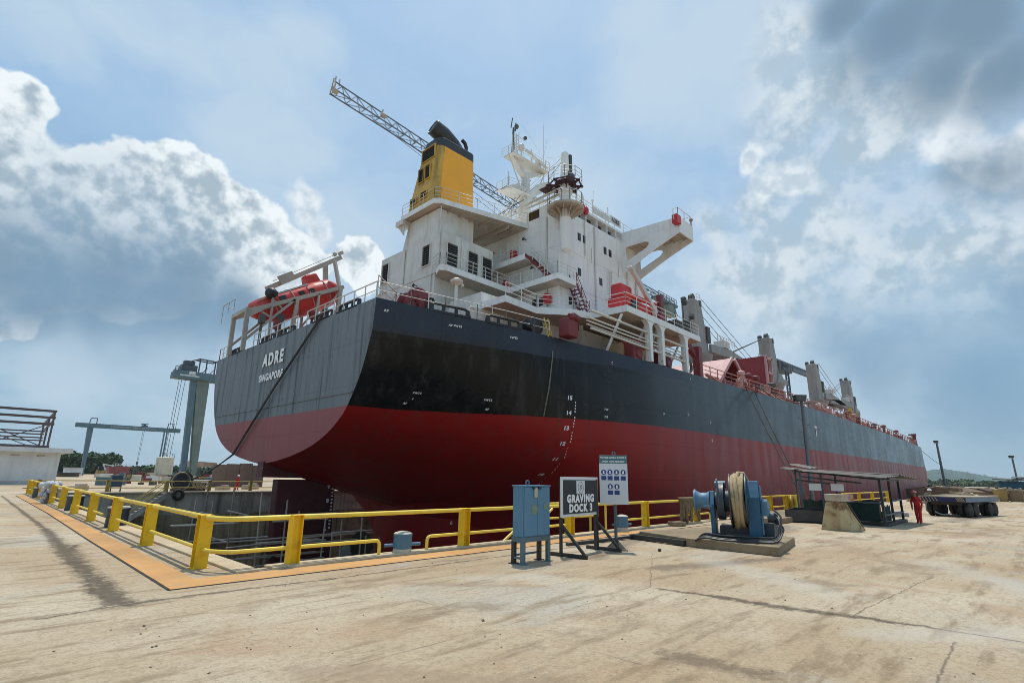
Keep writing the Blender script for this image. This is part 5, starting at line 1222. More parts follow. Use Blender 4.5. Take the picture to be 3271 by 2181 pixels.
mb = MB(); mb.torus((11.0, 10.05, 2.03), (0, 1, 0), .06, .022, 14, 6); mb.bb(10.97, 11.03, 10.03, 10.07, 1.96, 2.0); mb.build('lifting_eye', M_frame, CB)
mb = MB(); mb.bb(10.62, 11.72, 9.84, 9.90, .54, .66); mb.bb(10.62, 11.72, 10.2, 10.26, .54, .66); mb.bb(10.62, 10.68, 9.9, 10.2, .54, .66); mb.bb(11.66, 11.72, 9.9, 10.2, .54, .66); mb.bar((10.65, 10.23, .2), (11.69, 10.23, .2), .05); mb.bar((10.65, 9.87, .15), (10.65, 10.23, .15), .05); mb.build('frame', M_frame, CB, 0)
for x in (10.67, 11.67):
    for y in (9.89, 10.21):
        mb = MB(); mb.bb(x - .05, x + .05, y - .05, y + .05, .02, .545); mb.bb(x - .11, x + .11, y - .1, y + .1, 0, .02); mb.build('leg', M_frame if y < 10 else M_dark, CB, 0)

# ================================================================= dock sign
SG = thing('dock_sign', (13.65, 10.2, 0), 'black GRAVING DOCK 3 sign with white border on two braced posts', 'sign')
s0, s1 = V((12.56, 10.14, 0)), V((14.76, 10.38, 0)); sd = (s1 - s0).normalized(); sn = V((sd.y, -sd.x, 0))
M_signb = paint('sign charcoal', (.028, .03, .032), .5, var=.15, dirt_amt=.1)
M_signw = paint('sign white', (.70, .71, .70), .5, var=.05, dirt_amt=.15)
def onplane(o, d, n, u, z, off=0): return o + d * u + V((0, 0, z)) + n * off
def plate(mb, o, d, n, u0, u1, z0, z1, off, th, mi=0):
    a = [onplane(o, d, n, u, z, off) for u, z in ((u0, z0), (u1, z0), (u1, z1), (u0, z1))]; mb.prism(a, n * -th, mi)
mb = MB(); plate(mb, s0, sd, sn, 0, 2.21, 1.06, 2.21, 0, .03); PAN = mb.build('panel', M_signw, SG, 0, bevel=.004)
mb = MB(); plate(mb, s0, sd, sn, .11, 2.11, 1.14, 2.12, .006, .005); mb.build('panel_face', M_signb, SG, 0)
mb = MB(); plate(mb, s0, sd, sn, .86, 1.36, 1.71, 2.10, .011, .004); mb.build('emblem_plate', M_signw, SG, 0)
# emblem: ring with a lozenge of four small strokes
M_emb = paint('emblem grey', (.10, .11, .11), .6)
mb = MB(); ec = onplane(s0, sd, sn, 1.11, 1.90, .014); up_ = V((0, 0, 1))
ringp = [ec + sd * .155 * math.cos(a) + up_ * .165 * math.sin(a) for a in [2 * math.pi * i / 24 for i in range(24)]]; mb.tube(ringp, .006, 5, closed=True)
for u, w in ((-.04, -.03), (.0, .03), (.04, -.03), (0, -.05), (-.03, .04), (.035, .045)): mb.bar(ec + sd * (u - .022) + up_ * (w - .03), ec + sd * (u + .022) + up_ * (w + .03), .016, .006)
mb.build('emblem', M_emb, SG, 0)
text_part('lettering', 'GRAVING', .305, onplane(s0, sd, sn, 1.11, 1.565, .014), sd, (0, 0, 1), M_lett, SG, width=1.6, bold=.055, space=1.22)
text_part('lettering', 'DOCK 3', .305, onplane(s0, sd, sn, 1.11, 1.29, .014), sd, (0, 0, 1), M_lett, SG, width=1.36, bold=.055, space=1.22)
for u in (.06, 2.13):
    b = onplane(s0, sd, sn, u, 0, -.05)
    mb = MB(); mb.bar(b, b + V((0, 0, 2.15)), .07 if u < 1 else .11); mb.build('post', M_dark, SG, 0)
    mb = MB(); mb.bar(b + sn * .85 + V((0, 0, .05)), b - sn * .35 + V((0, 0, .05)), .09, .1); mb.bar(b + sn * .8 + V((0, 0, .08)), b + V((0, 0, .88)), .07); mb.build('foot', M_dark, SG, 0)

# ================================================================= safety notice board
NBD = thing('notice_board', (15.05, 9.93, 0), 'tall white safety board of round blue pictograms on one post', 'notice board')
n0 = V((14.78, 10.32, 0)); n1 = V((15.28, 9.57, 0)); nd = (n1 - n0).normalized(); nn = V((nd.y, -nd.x, 0)); NW = (n1 - n0).length
M_nhead = paint('notice header teal', (.05, .16, .17), .5); M_nblue = paint('notice blue', (.02, .045, .20), .5); M_nface = paint('notice face', (.62, .64, .66), .5, var=.05)
mb = MB(); plate(mb, n0, nd, nn, 0, NW, 1.38, 2.92, 0, .03); mb.build('panel', M_nface, NBD, 0)
mb = MB(); plate(mb, n0, nd, nn, .0, NW, 2.66, 2.915, .005, .004); mb.build('header', M_nhead, NBD, 0)
text_part('lettering', 'PPE WAJIB DI PAKAI DI DOCK 3', .082, onplane(n0, nd, nn, NW / 2, 2.845, .011), nd, (0, 0, 1), M_lett, NBD, sx=.72, bold=.02)
text_part('lettering', 'SAFETY WEAR REQUIRED', .075, onplane(n0, nd, nn, NW / 2, 2.72, .011), nd, (0, 0, 1), M_lett, NBD, sx=.85, bold=.02)
for r_, (us, z) in enumerate((((.14, .34, .55, .76), 2.38), ((.34, .55), 1.93))):
    for i, u in enumerate(us):
        c_ = onplane(n0, nd, nn, u * NW / .9, z, .0); zz_ = c_.z
        mb = MB(); mb.lathe(c_ + nn * .004, nn, [(0, .082), (.004, .082)], 18); plate(mb, n0, nd, nn, u * NW / .9 - .08, u * NW / .9 + .08, z - .25, z - .12, .007, .004); sign_ = mb.build('pictogram', M_nblue, NBD, 0)
        mb = MB(); c2 = c_ + nn * .012; mb.lathe(c2 + V((0, 0, .02)), nn, [(0, .028), (.003, .028)], 10); plate(mb, c2 - V((0, 0, c2.z)), nd, nn, -.03, .03, z - .05, z - .01, 0, .003)
        mb.build('pictogram_figure', M_lett, sign_, 0)
b = V((15.05, 9.93, 0)) - nn * .09
mb = MB(); mb.bar(b + V((0, 0, .2)), b + V((0, 0, 2.9)), .07); mb.build('post', M_frame, NBD, 0)
mb = MB(); mb.lathe(b, (0, 0, 1), [(0, .42), (.03, .42), (.05, .36), (.3, .06), (.32, .05)], 4); mb.build('base', M_dark, NBD, 0)
mb = MB(); mb.torus(b + V((0, 0, 2.98)), nn, .05, .02, 12, 6); mb.build('lifting_eye', M_frame, NBD)

# ================================================================= mooring winch with rope drum on its plinth
PLN = MB(); PLN.prism([(17.7, 5.95, 0), (21.35, 6.6, 0), (22.6, 10.4, 0), (18.55, 11.2, 0), (17.75, 8.9, 0)], (0, 0, .27))
M_plin = paint('plinth concrete', (.27, .205, .125), .9, var=.15, dirt=(.10, .06, .03), dirt_amt=.7, dirt_scale=1.4, streak=.5, streak_col=(.06, .05, .04), bump=.5, bump_scale=18)
tag(PLN.build('plinth', M_plin, None, 0, bevel=.02, loc=(18, 8, 0)), 'stained concrete plinth under the blue rope winch', 'plinth')
PZ = .27
A0 = V((18.79, 8.25, PZ)); A1 = V((19.22, 6.98, PZ)); ax = (A1 - A0).normalized(); ay = V((-ax.y, ax.x, 0)); AL = (A1 - A0).length    # ay points away from the camera
def L(u, v, z): return A0 + ax * u + ay * v + V((0, 0, z))
M_wblue = paint('winch blue', (.008, .08, .15), .45, var=.12, dirt=(.16, .2, .22), dirt_amt=.3, dirt_scale=2.5, rust=.12, rust_scale=5, bump=.15)
M_wbl2 = paint('winch pale blue', (.10, .20, .29), .5, var=.12, dirt_amt=.3, rust=.1, rust_scale=5)
WN = thing('rope_winch', A0.lerp(A1, .5), 'blue mooring winch with a fat drum of pale rope on the concrete plinth', 'winch')
def side_frame(u0, u1, zt, name, d=.55):
    mb = MB(); mb.prism([L(u0, -d, 0), L(u0, d, 0), L(u0, d, zt * .72), L(u0, d * .55, zt), L(u0, -d * .35, zt), L(u0, -d, zt * .72)], ax * (u1 - u0)); return mb.build(name, M_wblue, WN, 0, bevel=.015)
side_frame(AL - .32, AL + .06, 1.92, 'gear_casing'); side_frame(-.16, -.02, 1.55, 'side_frame', .45)
mb = MB(); mb.prism([L(AL + .06, -.45, .2), L(AL + .06, .5, .2), L(AL + .06, .4, 1.7), L(AL + .06, -.2, 1.75)], ax * .07); mb.build('gear_cover', M_wbl2, WN, 0, bevel=.02)
mb = MB(); mb.lathe(L(AL + .25, -.15, .75), ax, [(0, .16), (.3, .16), (.32, .1)], 14); mb.box(L(AL + .32, -.1, .3), (.4, .35, .5)); mb.build('motor', M_bdark, WN, 30)
mb = MB(); mb.lathe(L(AL + .13, -.25, 1.2), ax, [(0, .13), (.16, .13), (.18, .08)], 12); mb.box(L(AL + .22, -.3, 1.02), (.2, .2, .45)); mb.build('brake', M_wbl2, WN, 30)
for u in (.48, AL - .36): 
    mb = MB(); mb.lathe(L(u, 0, 1.22), ax, [(0, .3), (.01, .93), (.05, .93), (.06, .3)], 30); mb.build('drum_flange', M_bdark, WN, 30)
mb = MB(); mb.lathe(L(.0, 0, 1.22), ax, [(0, .3), (.06, .3), (.08, .62), (.3, .62), (.32, .36), (AL - .2, .36)], 22); mb.build('drum', M_bdark, WN, 30)
mb = MB(); random.seed(9)
w_ = AL - .92
for lay, (rad, cnt, ph) in enumerate(((.74, 5, 0), (.85, 4, .5))):
    for k in range(cnt):
        u = .54 + w_ * (k + .5 + ph * .9) / 5; rr = rad + random.uniform(-.03, .045)
        pts = []
        for i in range(28):
            a = 2 * math.pi * i / 28; r2 = rr + .02 * math.sin(3 * a + k); uu = u + .035 * math.sin(2 * a + k * 1.3)
            pts.append(L(uu, r2 * math.cos(a), 1.22 + r2 * math.sin(a)))
        mb.tube(pts, .072, 7, closed=True)
mb.tube([L(.7, -.5, 1.9), L(.8, -.2, 2.16), L(.95, .1, 2.15), L(1.05, .5, 1.9)], .07, 7)
RP = mb.build('rope_coil', paint('mooring rope', (.40, .30, .165), .9, var=.25, dirt=(.16, .11, .06), dirt_amt=.75, dirt_scale=4.5, bump=1.0, bump_scale=34), WN, 60)
mb = MB(); mb.lathe(L(-.16, 0, 1.22), -ax, [(0, .2), (.02, .33), (.12, .27), (.34, .26), (.44, .31), (.5, .37), (.54, .37), (.55, .28)], 24); mb.build('warping_head', M_wbl2, WN, 30)
mb = MB(); mb.lathe(L(.0, .15, 1.78), ax, [(0, .1), (.35, .12)], 10); mb.torus(L(.1, -.3, 1.8), ax, .16, .02, 16, 5); mb.bar(L(-.1, -.5, 1.05), L(-.35, -.55, 1.07), .05); mb.build('brake_wheel', M_wbl2, WN)
mb = MB(); mb.prism([L(.1, -.35, .1), L(AL - .1, -.35, .1), L(AL - .1, -.35, .42), L(.1, -.35, .42)], ay * .9); mb.build('drum_bed', M_black, WN, 0)
mb = MB(); mb.bar(L(-.25, -.5, .06), L(AL + .5, -.5, .06), .12, .12); mb.bar(L(-.25, .5, .06), L(AL + .5, .5, .06), .12, .12); mb.bar(L(.3, -.55, .16), L(AL - .3, -.55, .16), .1, .1); mb.build('bed_frame', M_dark, WN, 0)
for k, (v, zz, dz) in enumerate(((-.95, .1, .55), (-1.05, .07, .4), (-.9, .16, .7), (-1.15, .05, .3))):
    mb = MB(); mb.tube(smoothed([L(AL + .45, -.2, .3 + dz), L(AL + .62 + .04 * k, -.5, .25 + dz * .8), L(AL + .5, v, zz), L(.2, v - .05 * k, zz), L(-.45, v + .1, zz + .05), L(-.55, v + .1, .02)], 5, .25), .032, 7); mb.build('hydraulic_hose', M_black, WN)
# black channel frame on the ground beside the plinth
mb = MB(); mb.bar((18.2, 11.3, .09), (17.72, 8.95, .12), .16, .16); mb.bar((18.2, 11.35, .08), (22.9, 10.9, .12), .14, .14); mb.bar((14.6, 11.55, .05), (18.3, 11.3, .08), .12, .09)
tag(mb.build('steel_channel', M_dark, None, 0, loc=(18, 11, 0)), 'black steel channel lying on the ground beside the winch plinth', 'steel channel')
# spare ropes hung over the rail
mb = MB(); random.seed(4)
for k in range(9):
    x = 26.0 + k * .19; zl = random.uniform(.03, .7); s = random.uniform(-.45, .45)
    mb.tube([(x, 13.25, 1.1), (x + .03, 13.2, 1.22), (x + .05, 13.36, 1.25), (x + .06, 13.46, 1.1)], .075, 6)
    mb.tube(smoothed([(x, 13.24, 1.15), (x + s * .3, 13.16, .7), (x + s, 13.12, zl), (x + s + .12, 13.14, zl + .02), (x + s * .5 + .15, 13.2, 1.1)], 4, .1), .07, 6)
tag(mb.build('rope_bundle', paint('old rope', (.22, .15, .075), .9, var=.45, dirt=(.05, .035, .02), dirt_amt=.8, dirt_scale=6, bump=.6, bump_scale=60), None, loc=(25.5, 13.3, 0)), 'brown rope loops hung over the yellow rail left of the winch', 'rope')
mb = MB(); mb.box((24.9, 12.95, .11), (.7, .5, .2), rz=R(-25)); tag(mb.build('concrete_block', M_plin, None, 0, bevel=.02, loc=(24.7, 12.85, 0)), 'small grey concrete block on the dock edge under the rail', 'concrete block')

# ================================================================= slab, black tray, rusty concrete weight
mb = MB(); mb.prism([(29.9, 10.1, 0), (32.8, 10.1, 0), (43.0, 13.0, 0), (31.5, 13.1, 0)], (0, 0, .28)); tag(mb.build('concrete_slab', M_plin, None, 0, bevel=.02, loc=(32, 11, 0)), 'low raised concrete slab by the dock edge under the lamp pole', 'slab')
mb = MB(); o = [(32.6, 10.4), (36.0, 10.9), (36.3, 8.6), (33.4, 8.4)]
mb.prism([(x, y, .08) for x, y in o], (0, 0, .06))
for (xa, ya), (xb, yb) in zip(o, o[1:] + o[:1]): mb.bar((xa, ya, .36), (xb, yb, .36), .06, .6)
tag(mb.build('steel_tray', M_dark, None, 0, loc=(34, 9.5, 0)), 'open black steel tray on the ground behind the rusty concrete weight', 'tray')
WT = thing('concrete_weight', (29.8, 7.1, 0), 'tapered pale concrete weight block streaked with orange rust', 'concrete weight')
M_wt = paint('weight concrete', (.50, .40, .21), .85, var=.12, dirt=(.34, .12, .03), dirt_amt=.9, dirt_scale=1.3, streak=.95, streak_col=(.28, .085, .02), bump=.4, bump_scale=15, rust=.75, rust_scale=1.1)
bq = [(29.1, 7.78), (29.1, 6.5), (30.35, 6.2), (30.5, 7.9)]; tq = [(29.22, 7.48), (29.2, 6.75), (29.7, 6.65), (29.75, 7.5)]
mb = MB(); mb.add([(x, y, 0) for x, y in bq] + [(x, y, 1.3) for x, y in tq], [(3, 2, 1, 0), (4, 5, 6, 7), (0, 1, 5, 4), (1, 2, 6, 5), (2, 3, 7, 6), (3, 0, 4, 7)]); mb.build('block', M_wt, WT, 0, bevel=.03)
mb = MB(); mb.prism([(29.18, 7.5, 1.31), (29.15, 6.72, 1.31), (29.8, 6.42, 1.31), (29.85, 7.45, 1.31)], (0, 0, .32)); mb.build('cap_beam', paint('cap red white', (.46, .40, .30), .7, dirt=(.30, .05, .02), dirt_amt=.9, dirt_scale=1.2), WT, 0, bevel=.02)
mb = MB(); mb.bar((29.35, 6.62, 1.3), (30.2, 6.3, .15), .07, .04); mb.build('lifting_strap', M_dark, WT, 0)

# ================================================================= work shelter
SH = thing('work_shelter', (36.5, 9, 0), 'open steel work shelter with rusty sheet roof and dark green netting', 'shelter')
M_sheet = paint('roof sheet', (.10, .095, .085), .6, metal=.2, var=.35, dirt=(.2, .12, .07), dirt_amt=.5, rust=.35)
M_net = paint('green netting', (.012, .042, .034), .9, var=.35, bump=.8, bump_scale=20)
for x, y, h in ((34.2, 6.1, 2.38), (34.85, 6.2, 2.4), (36.6, 6.1, 2.55), (39.1, 6.05, 2.4), (35.6, 9.2, 2.7), (38.6, 11.2, 2.9), (39.1, 9.3, 2.7), (41.8, 12.4, 2.95), (43.5, 12.9, 3.0)):
    mb = MB(); mb.bar((x, y, 0), (x, y, h), .11); mb.build('post', M_dark if y < 6.15 else M_frame, SH, 0)
def sheet(p, q, r, s_, name='roof_sheet', n=14, amp=.03):
    p, q, r, s_ = map(V, (p, q, r, s_)); mb = MB(); top = []; bot = []
    for i in range(n + 1):
        t = i / n; w = V((0, 0, amp * (1 if i % 2 else -1))); top.append(p.lerp(q, t) + w); bot.append(s_.lerp(r, t) + w)
    k = n + 1
    mb.add(top + bot + [v + V((0, 0, .02)) for v in top + bot], [(i, i + 1, k + i + 1, k + i) for i in range(n)] + [(2 * k + i, 3 * k + i, 3 * k + i + 1, 2 * k + i + 1) for i in range(n)])
    return mb.build(name, M_sheet, SH, 0)
sheet((33.4, 5.6, 2.44), (36.4, 5.5, 2.55), (37.0, 9.6, 2.8), (33.2, 9.5, 2.75)); sheet((36.2, 5.5, 2.62), (40.0, 5.2, 2.42), (40.3, 9.5, 2.75), (36.5, 9.6, 2.85))
sheet((35.6, 9.3, 2.78), (40.2, 9.4, 2.8), (44, 12.8, 3.05), (40.2, 12.6, 3.0)); sheet((41, 12.0, 3.02), (45.5, 13.0, 3.1), (45.2, 14.0, 3.2), (42.5, 13.6, 3.12)); sheet((38.6, 10.5, 3.0), (40.2, 10.4, 3.05), (40.0, 11.6, 3.3), (38.4, 11.7, 3.25))
mb = MB()
for a, b in (((34.2, 6.1, 2.33), (39.1, 6.05, 2.33)), ((34.2, 6.1, 2.36), (41.8, 12.4, 2.9)), ((39.1, 6.1, 2.33), (43.5, 12.9, 2.9)), ((34.2, 6.1, 1.15), (35.6, 9.2, 1.15)), ((34.2, 6.1, .55), (39.1, 6.05, .55)), ((36.6, 6.1, 1.2), (39.1, 6.05, 1.25)), ((35, 8.0, 2.0), (41.8, 12.4, 2.3)), ((34.6, 7.0, 2.15), (38.6, 11.2, 2.5))): mb.bar(a, b, .08)
mb.build('roof_beam', M_frame, SH, 0)
mb = MB()
for (xa, ya), (xb, yb), z1 in (((34.25, 6.3), (35.6, 9.2), 1.25), ((35.6, 9.2), (38.6, 11.2), 1.1), ((34.9, 6.2), (36.3, 6.15), 1.0)):
    n = 10; ps = [V((xa + (xb - xa) * i / n + .05 * math.sin(i * 1.9), ya + (yb - ya) * i / n, 0)) for i in range(n + 1)]
    mb.add([p + V((0, 0, .2)) for p in ps] + [p + V((.03, 0, z1 + .06 * math.sin(i * 1.3))) for i, p in enumerate(ps)], [(i, i + 1, n + 2 + i, n + 1 + i) for i in range(n)])
mb.build('netting', M_net, SH, 40)
mb = MB(); mb.bb(34.0, 39.4, 5.9, 6.25, 0, .16); mb.bar((34.2, 6.1, .08), (35.6, 9.3, .08), .3, .16); mb.build('sill', M_dark, SH, 0)
for y in (8.05, 9.15): mb = MB(); mb.box((34.05, y, 1.9), (.02, .62, .38)); mb.build('paper_notice', M_signw, SH, 0)
mb = MB(); mb.torus((37.4, 6.8, .6), (.3, 1, .1), .42, .06, 18, 6); mb.box((37.6, 7.2, .5), (.9, .6, .8)); mb.box((38.4, 7.0, .3), (.6, .5, .5)); tag(mb.build('machine', M_louv, None, 30, loc=(37.6, 7, 0)), 'grimy machine with a hose reel inside the work shelter', 'machine')

# ================================================================= lamp poles
def lamp_pole(x, y, h, r, lean, lab, steps=True, heads=1):
    t = thing('lamp_pole', (x, y, 0), lab, 'lamp pole')
    tp = V((x + lean[0], y + lean[1], h)); mb = MB(); mb.tube([(x, y, 0), tp], [r, r * .75], 10); mb.build('pole', M_pole, t, 40)
    if steps:
        mb = MB()
        for k in range(11):
            q = V((x, y, 0)).lerp(tp, .22 + .062 * k); s = 1 if k % 2 else -1; d = V((.72, -.69, 0)) * s
            mb.tube([q, q + d * .42, q + d * .42 + V((0, 0, .12))], .022, 4)
        mb.build('step_irons', M_dark, t)
    mb = MB(); mb.bar(tp + V((-.5, .5, -.1)), tp + V((.5, -.5, -.1)), .08); mb.box(tp + V((-.1, .1, .3)), (.75, .55, .5), rz=R(-45), taper=(1.2, 1.1)); mb.build('lamp_head', M_louv, t, 0)
M_pole = paint('pole grey', (.13, .15, .155), .6, var=.15, dirt_amt=.3)
lamp_pole(47.46, 13.06, 8.5, .17, (.1, -.05), 'grey lamp pole with step irons in front of the ship side')
lamp_pole(169.2, 16.7, 12.0, .3, (.05, .2), 'leaning dark lamp pole just past the ship bow', False)
lamp_pole(170.0, 3.6, 8.2, .22, (.05, .1), 'thin lamp pole beyond the blue shed at right', False)

# ================================================================= trailer
e1 = V((.972, -.233, 0)); e2 = V((.233, .972, 0)); T0 = V((47.94, 3.8, 0))
def TL(a, b, z): return T0 + e1 * a + e2 * b + V((0, 0, z))
TR = thing('flatbed_trailer', TL(2.3, 1.25, 0), 'low flatbed yard trailer with hazard stripes and big black wheels', 'trailer')
M_bed = paint('trailer deck', (.34, .29, .21), .8, var=.2, dirt_amt=.4); M_tblue = paint('trailer blue', (.11, .17, .24), .5, var=.15, dirt=(.3, .27, .2), dirt_amt=.5); M_tnavy = paint('trailer navy', (.02, .025, .09), .5, var=.2)
TW, TLn = 2.55, 6.2
mb = MB(); mb.prism([TL(0, 0, 1.36), TL(TLn, 0, 1.36), TL(TLn, TW, 1.36), TL(0, TW, 1.36)], (0, 0, -.06)); mb.build('deck', M_bed, TR, 0)
mb = MB(); mb.prism([TL(.03, .03, 1.3), TL(TLn, .03, 1.3), TL(TLn - .1, .03, 1.0), TL(.1, .03, 1.0)], e2 * .12); mb.prism([TL(.03, TW - .15, 1.3), TL(TLn, TW - .15, 1.3), TL(TLn, TW - .15, 1.0), TL(.1, TW - .15, 1.0)], e2 * .12); mb.build('side_beam', M_tblue, TR, 0)
mb = MB(); mb.prism([TL(.0, .0, 1.3), TL(.0, TW, 1.3), TL(.0, TW, 1.0), TL(.0, .0, 1.0)], e1 * .1); mb.build('end_beam', M_tnavy, TR, 0)
mb = MB()
for k in range(10):
    b = (.02 + k * .09) if k < 5 else TW - .98 + (k - 5) * .19
    mb.prism([TL(-.012, b, 1.02), TL(-.012, b + .05, 1.02), TL(-.012, b + .17, 1.29), TL(-.012, b + .12, 1.29)], e1 * .01)
mb.build('hazard_stripe', paint('worn stripe', (.42, .33, .14), .7, dirt_amt=.4), TR, 0)
mb = MB(); mb.prism([TL(.4, .4, 1.0), TL(TLn - .4, .4, 1.0), TL(TLn - .4, TW - .4, 1.0), TL(.4, TW - .4, 1.0)], (0, 0, -.22)); mb.build('chassis', M_dark, TR, 0)
M_tyre = paint('tyre rubber', (.022, .021, .02), .85, var=.25, dirt=(.16, .12, .08), dirt_amt=.5, dirt_scale=3); M_rim = paint('wheel rim', (.16, .15, .13), .6, dirt_amt=.4)
def wheel(a, b):
    c = TL(a, b, .47); mb = MB(); mb.lathe(c - e2 * .13, e2, [(0, .25), (.0, .40), (.04, .47), (.22, .47), (.26, .40), (.26, .25)], 22); w = mb.build('wheel', M_tyre, TR, 35)
    mb = MB(); mb.lathe(c - e2 * .10, e2, [(0, .08), (.02, .24), (.16, .25)], 16); mb.build('rim', M_rim, w, 35)
for a in (.9, 1.95, 4.6, 5.5):
    for b in (.2, .55, TW - .55, TW - .2): wheel(a, b)
mb = MB(); mb.tube(sag(TL(.2, 1.0, .25), TL(.2, 1.9, .3), .15), .035, 5); mb.build('chain', M_grey, TR)

# ================================================================= people
M_cover = paint('red coverall', (.48, .018, .02), .8, var=.15, dirt=(.25, .02, .02), dirt_amt=.4, dirt_scale=4); M_skin = paint('skin', (.26, .14, .085), .6); M_boot = paint('boots', (.03, .025, .02), .7)
def person(loc, heading, lab, suit, helmet_col, h=1.68, bow=.0, stride=.12, arms=(.1, .1), boots=True):
    s = h / 1.75; t = thing('person', loc, lab, 'person'); ca, sa = math.cos(heading), math.sin(heading)
    def W(x, y, z): return V((x * ca - y * sa, x * sa + y * ca, z)) * s          # x forward, y left
    P, E, Rr = [], [], []
    def add(p, r, par=None):
        P.append(W(*p)); Rr.append(r * s)
        if par is not None: E.append((par, len(P) - 1))
        return len(P) - 1
    f = bow
    pel = add((0, 0, .95), .145); wa = add((f * .15, 0, 1.12), .135, pel); ch = add((f * .45, 0, 1.34), .165, wa); nk = add((f * .75, 0, 1.5), .065, ch); hd0 = add((f * .95 + .02, 0, 1.58), .085, nk); hd1 = add((f * 1.05 + .04, 0, 1.70), .095, hd0)
    for sd_, st, am in ((1, stride, arms[0]), (-1, -stride, arms[1])):
        hp = add((0, .10 * sd_, .9), .105, pel); kn = add((st * .6 + .03, .11 * sd_, .5), .085, hp); an = add((st, .11 * sd_, .1), .072, kn); toe = add((st + .17, .12 * sd_, .045), .045, an)
        sh = add((f * .45, .19 * sd_, 1.42), .075, ch); el = add((f * .4 - .03 + am * .3, .27 * sd_, 1.14), .06, sh); wr = add((f * .4 + am, .25 * sd_, .90), .042, el); hnd = add((f * .4 + am + .02, .25 * sd_, .82), .04, wr)
        for q, (dx, ln) in enumerate(((-.03, .07), (-.01, .085), (.012, .08), (.032, .065))): add((f * .4 + am + dx + .02, .245 * sd_, .82 - ln), .011, hnd)
        add((f * .4 + am + .075, .22 * sd_, .80), .012, hnd)
    me = bpy.data.meshes.new('person_body'); me.from_pydata(P, E, []); o = bpy.data.objects.new('body', me); COL.objects.link(o)
    m = o.modifiers.new('skin', 'SKIN'); m.use_smooth_shade = True
    for i, r in enumerate(Rr): me.skin_vertices[0].data[i].radius = (r, r)
    me.skin_vertices[0].data[0].use_root = True
    o.modifiers.new('sub', 'SUBSURF').levels = 1; o.modifiers['sub'].render_levels = 1
    bpy.context.view_layer.update()
    m2 = bpy.data.meshes.new_from_object(o.evaluated_get(bpy.context.evaluated_depsgraph_get())); bpy.data.objects.remove(o)
    o = bpy.data.objects.new('body', m2); COL.objects.link(o); o.parent = t; ORG[o] = V(loc)
    m2.materials.clear()
    for mm in (suit, M_skin, M_boot): m2.materials.append(mm)
    hc = W(f * 1.0 + .03, 0, 1.65)
    for p in m2.polygons:
        z = p.center.z / s
        low_hand = z < .90 and z > .68 and abs((-p.center.x * sa + p.center.y * ca) / s) > .19
        p.material_index = 1 if (z > 1.515 or low_hand) else (2 if z < .1 and boots else 0); p.use_smooth = True
    lw = V(loc)
    mb = MB(); hcw = lw + W(f * 1.05 + .035, 0, 1.74); mb.lathe(hcw, W(f * .5, 0, 1), [(-.01, .17 * s), (0, .165 * s), (.03, .135 * s), (.09, .11 * s), (.125, .05 * s), (.13, .01)], 16); mb.prism([hcw + W(.1, .09, -.01), hcw + W(.2, .06, -.03), hcw + W(.2, -.06, -.03), hcw + W(.1, -.09, -.01)], (0, 0, .012)); mb.build('helmet', helmet_col, t, 40)
    mb = MB(); fc = lw + W(f * 1.05 + .13, 0, 1.655); mb.ball(fc, .018 * s, 6, 5); mb.build('nose', M_skin, t)
    mb = MB()
    for k in (-1, 1): mb.ball(lw + W(f * 1.05 + .118, .035 * k, 1.685), .011 * s, 6, 5)
    mb.bar(lw + W(f * 1.05 + .115, -.025, 1.615), lw + W(f * 1.05 + .115, .025, 1.615), .008); mb.build('eyes_and_mouth', M_boot, t)
    return t
M_hred = paint('helmet pink red', (.55, .14, .12), .4); M_hwht = paint('helmet white', (.72, .72, .70), .4)
person((38.4, 5.2, 0), R(165), 'worker in red coveralls and pink hard hat walking with head bowed by the trailer', M_cover, M_hred, 1.70, .16, .1, (.06, .0), False)
person((24.3, 69.6, 0), R(-70), 'worker in red coveralls and white hard hat on the far quay', M_cover, M_hwht, 1.7, .02, .05)
person((55.2, 6.75, 0), R(-150), 'worker in grey with white hard hat stooping behind the trailer', paint('grey overall', (.16, .18, .16), .8), M_hwht, 1.7, .55, .1)

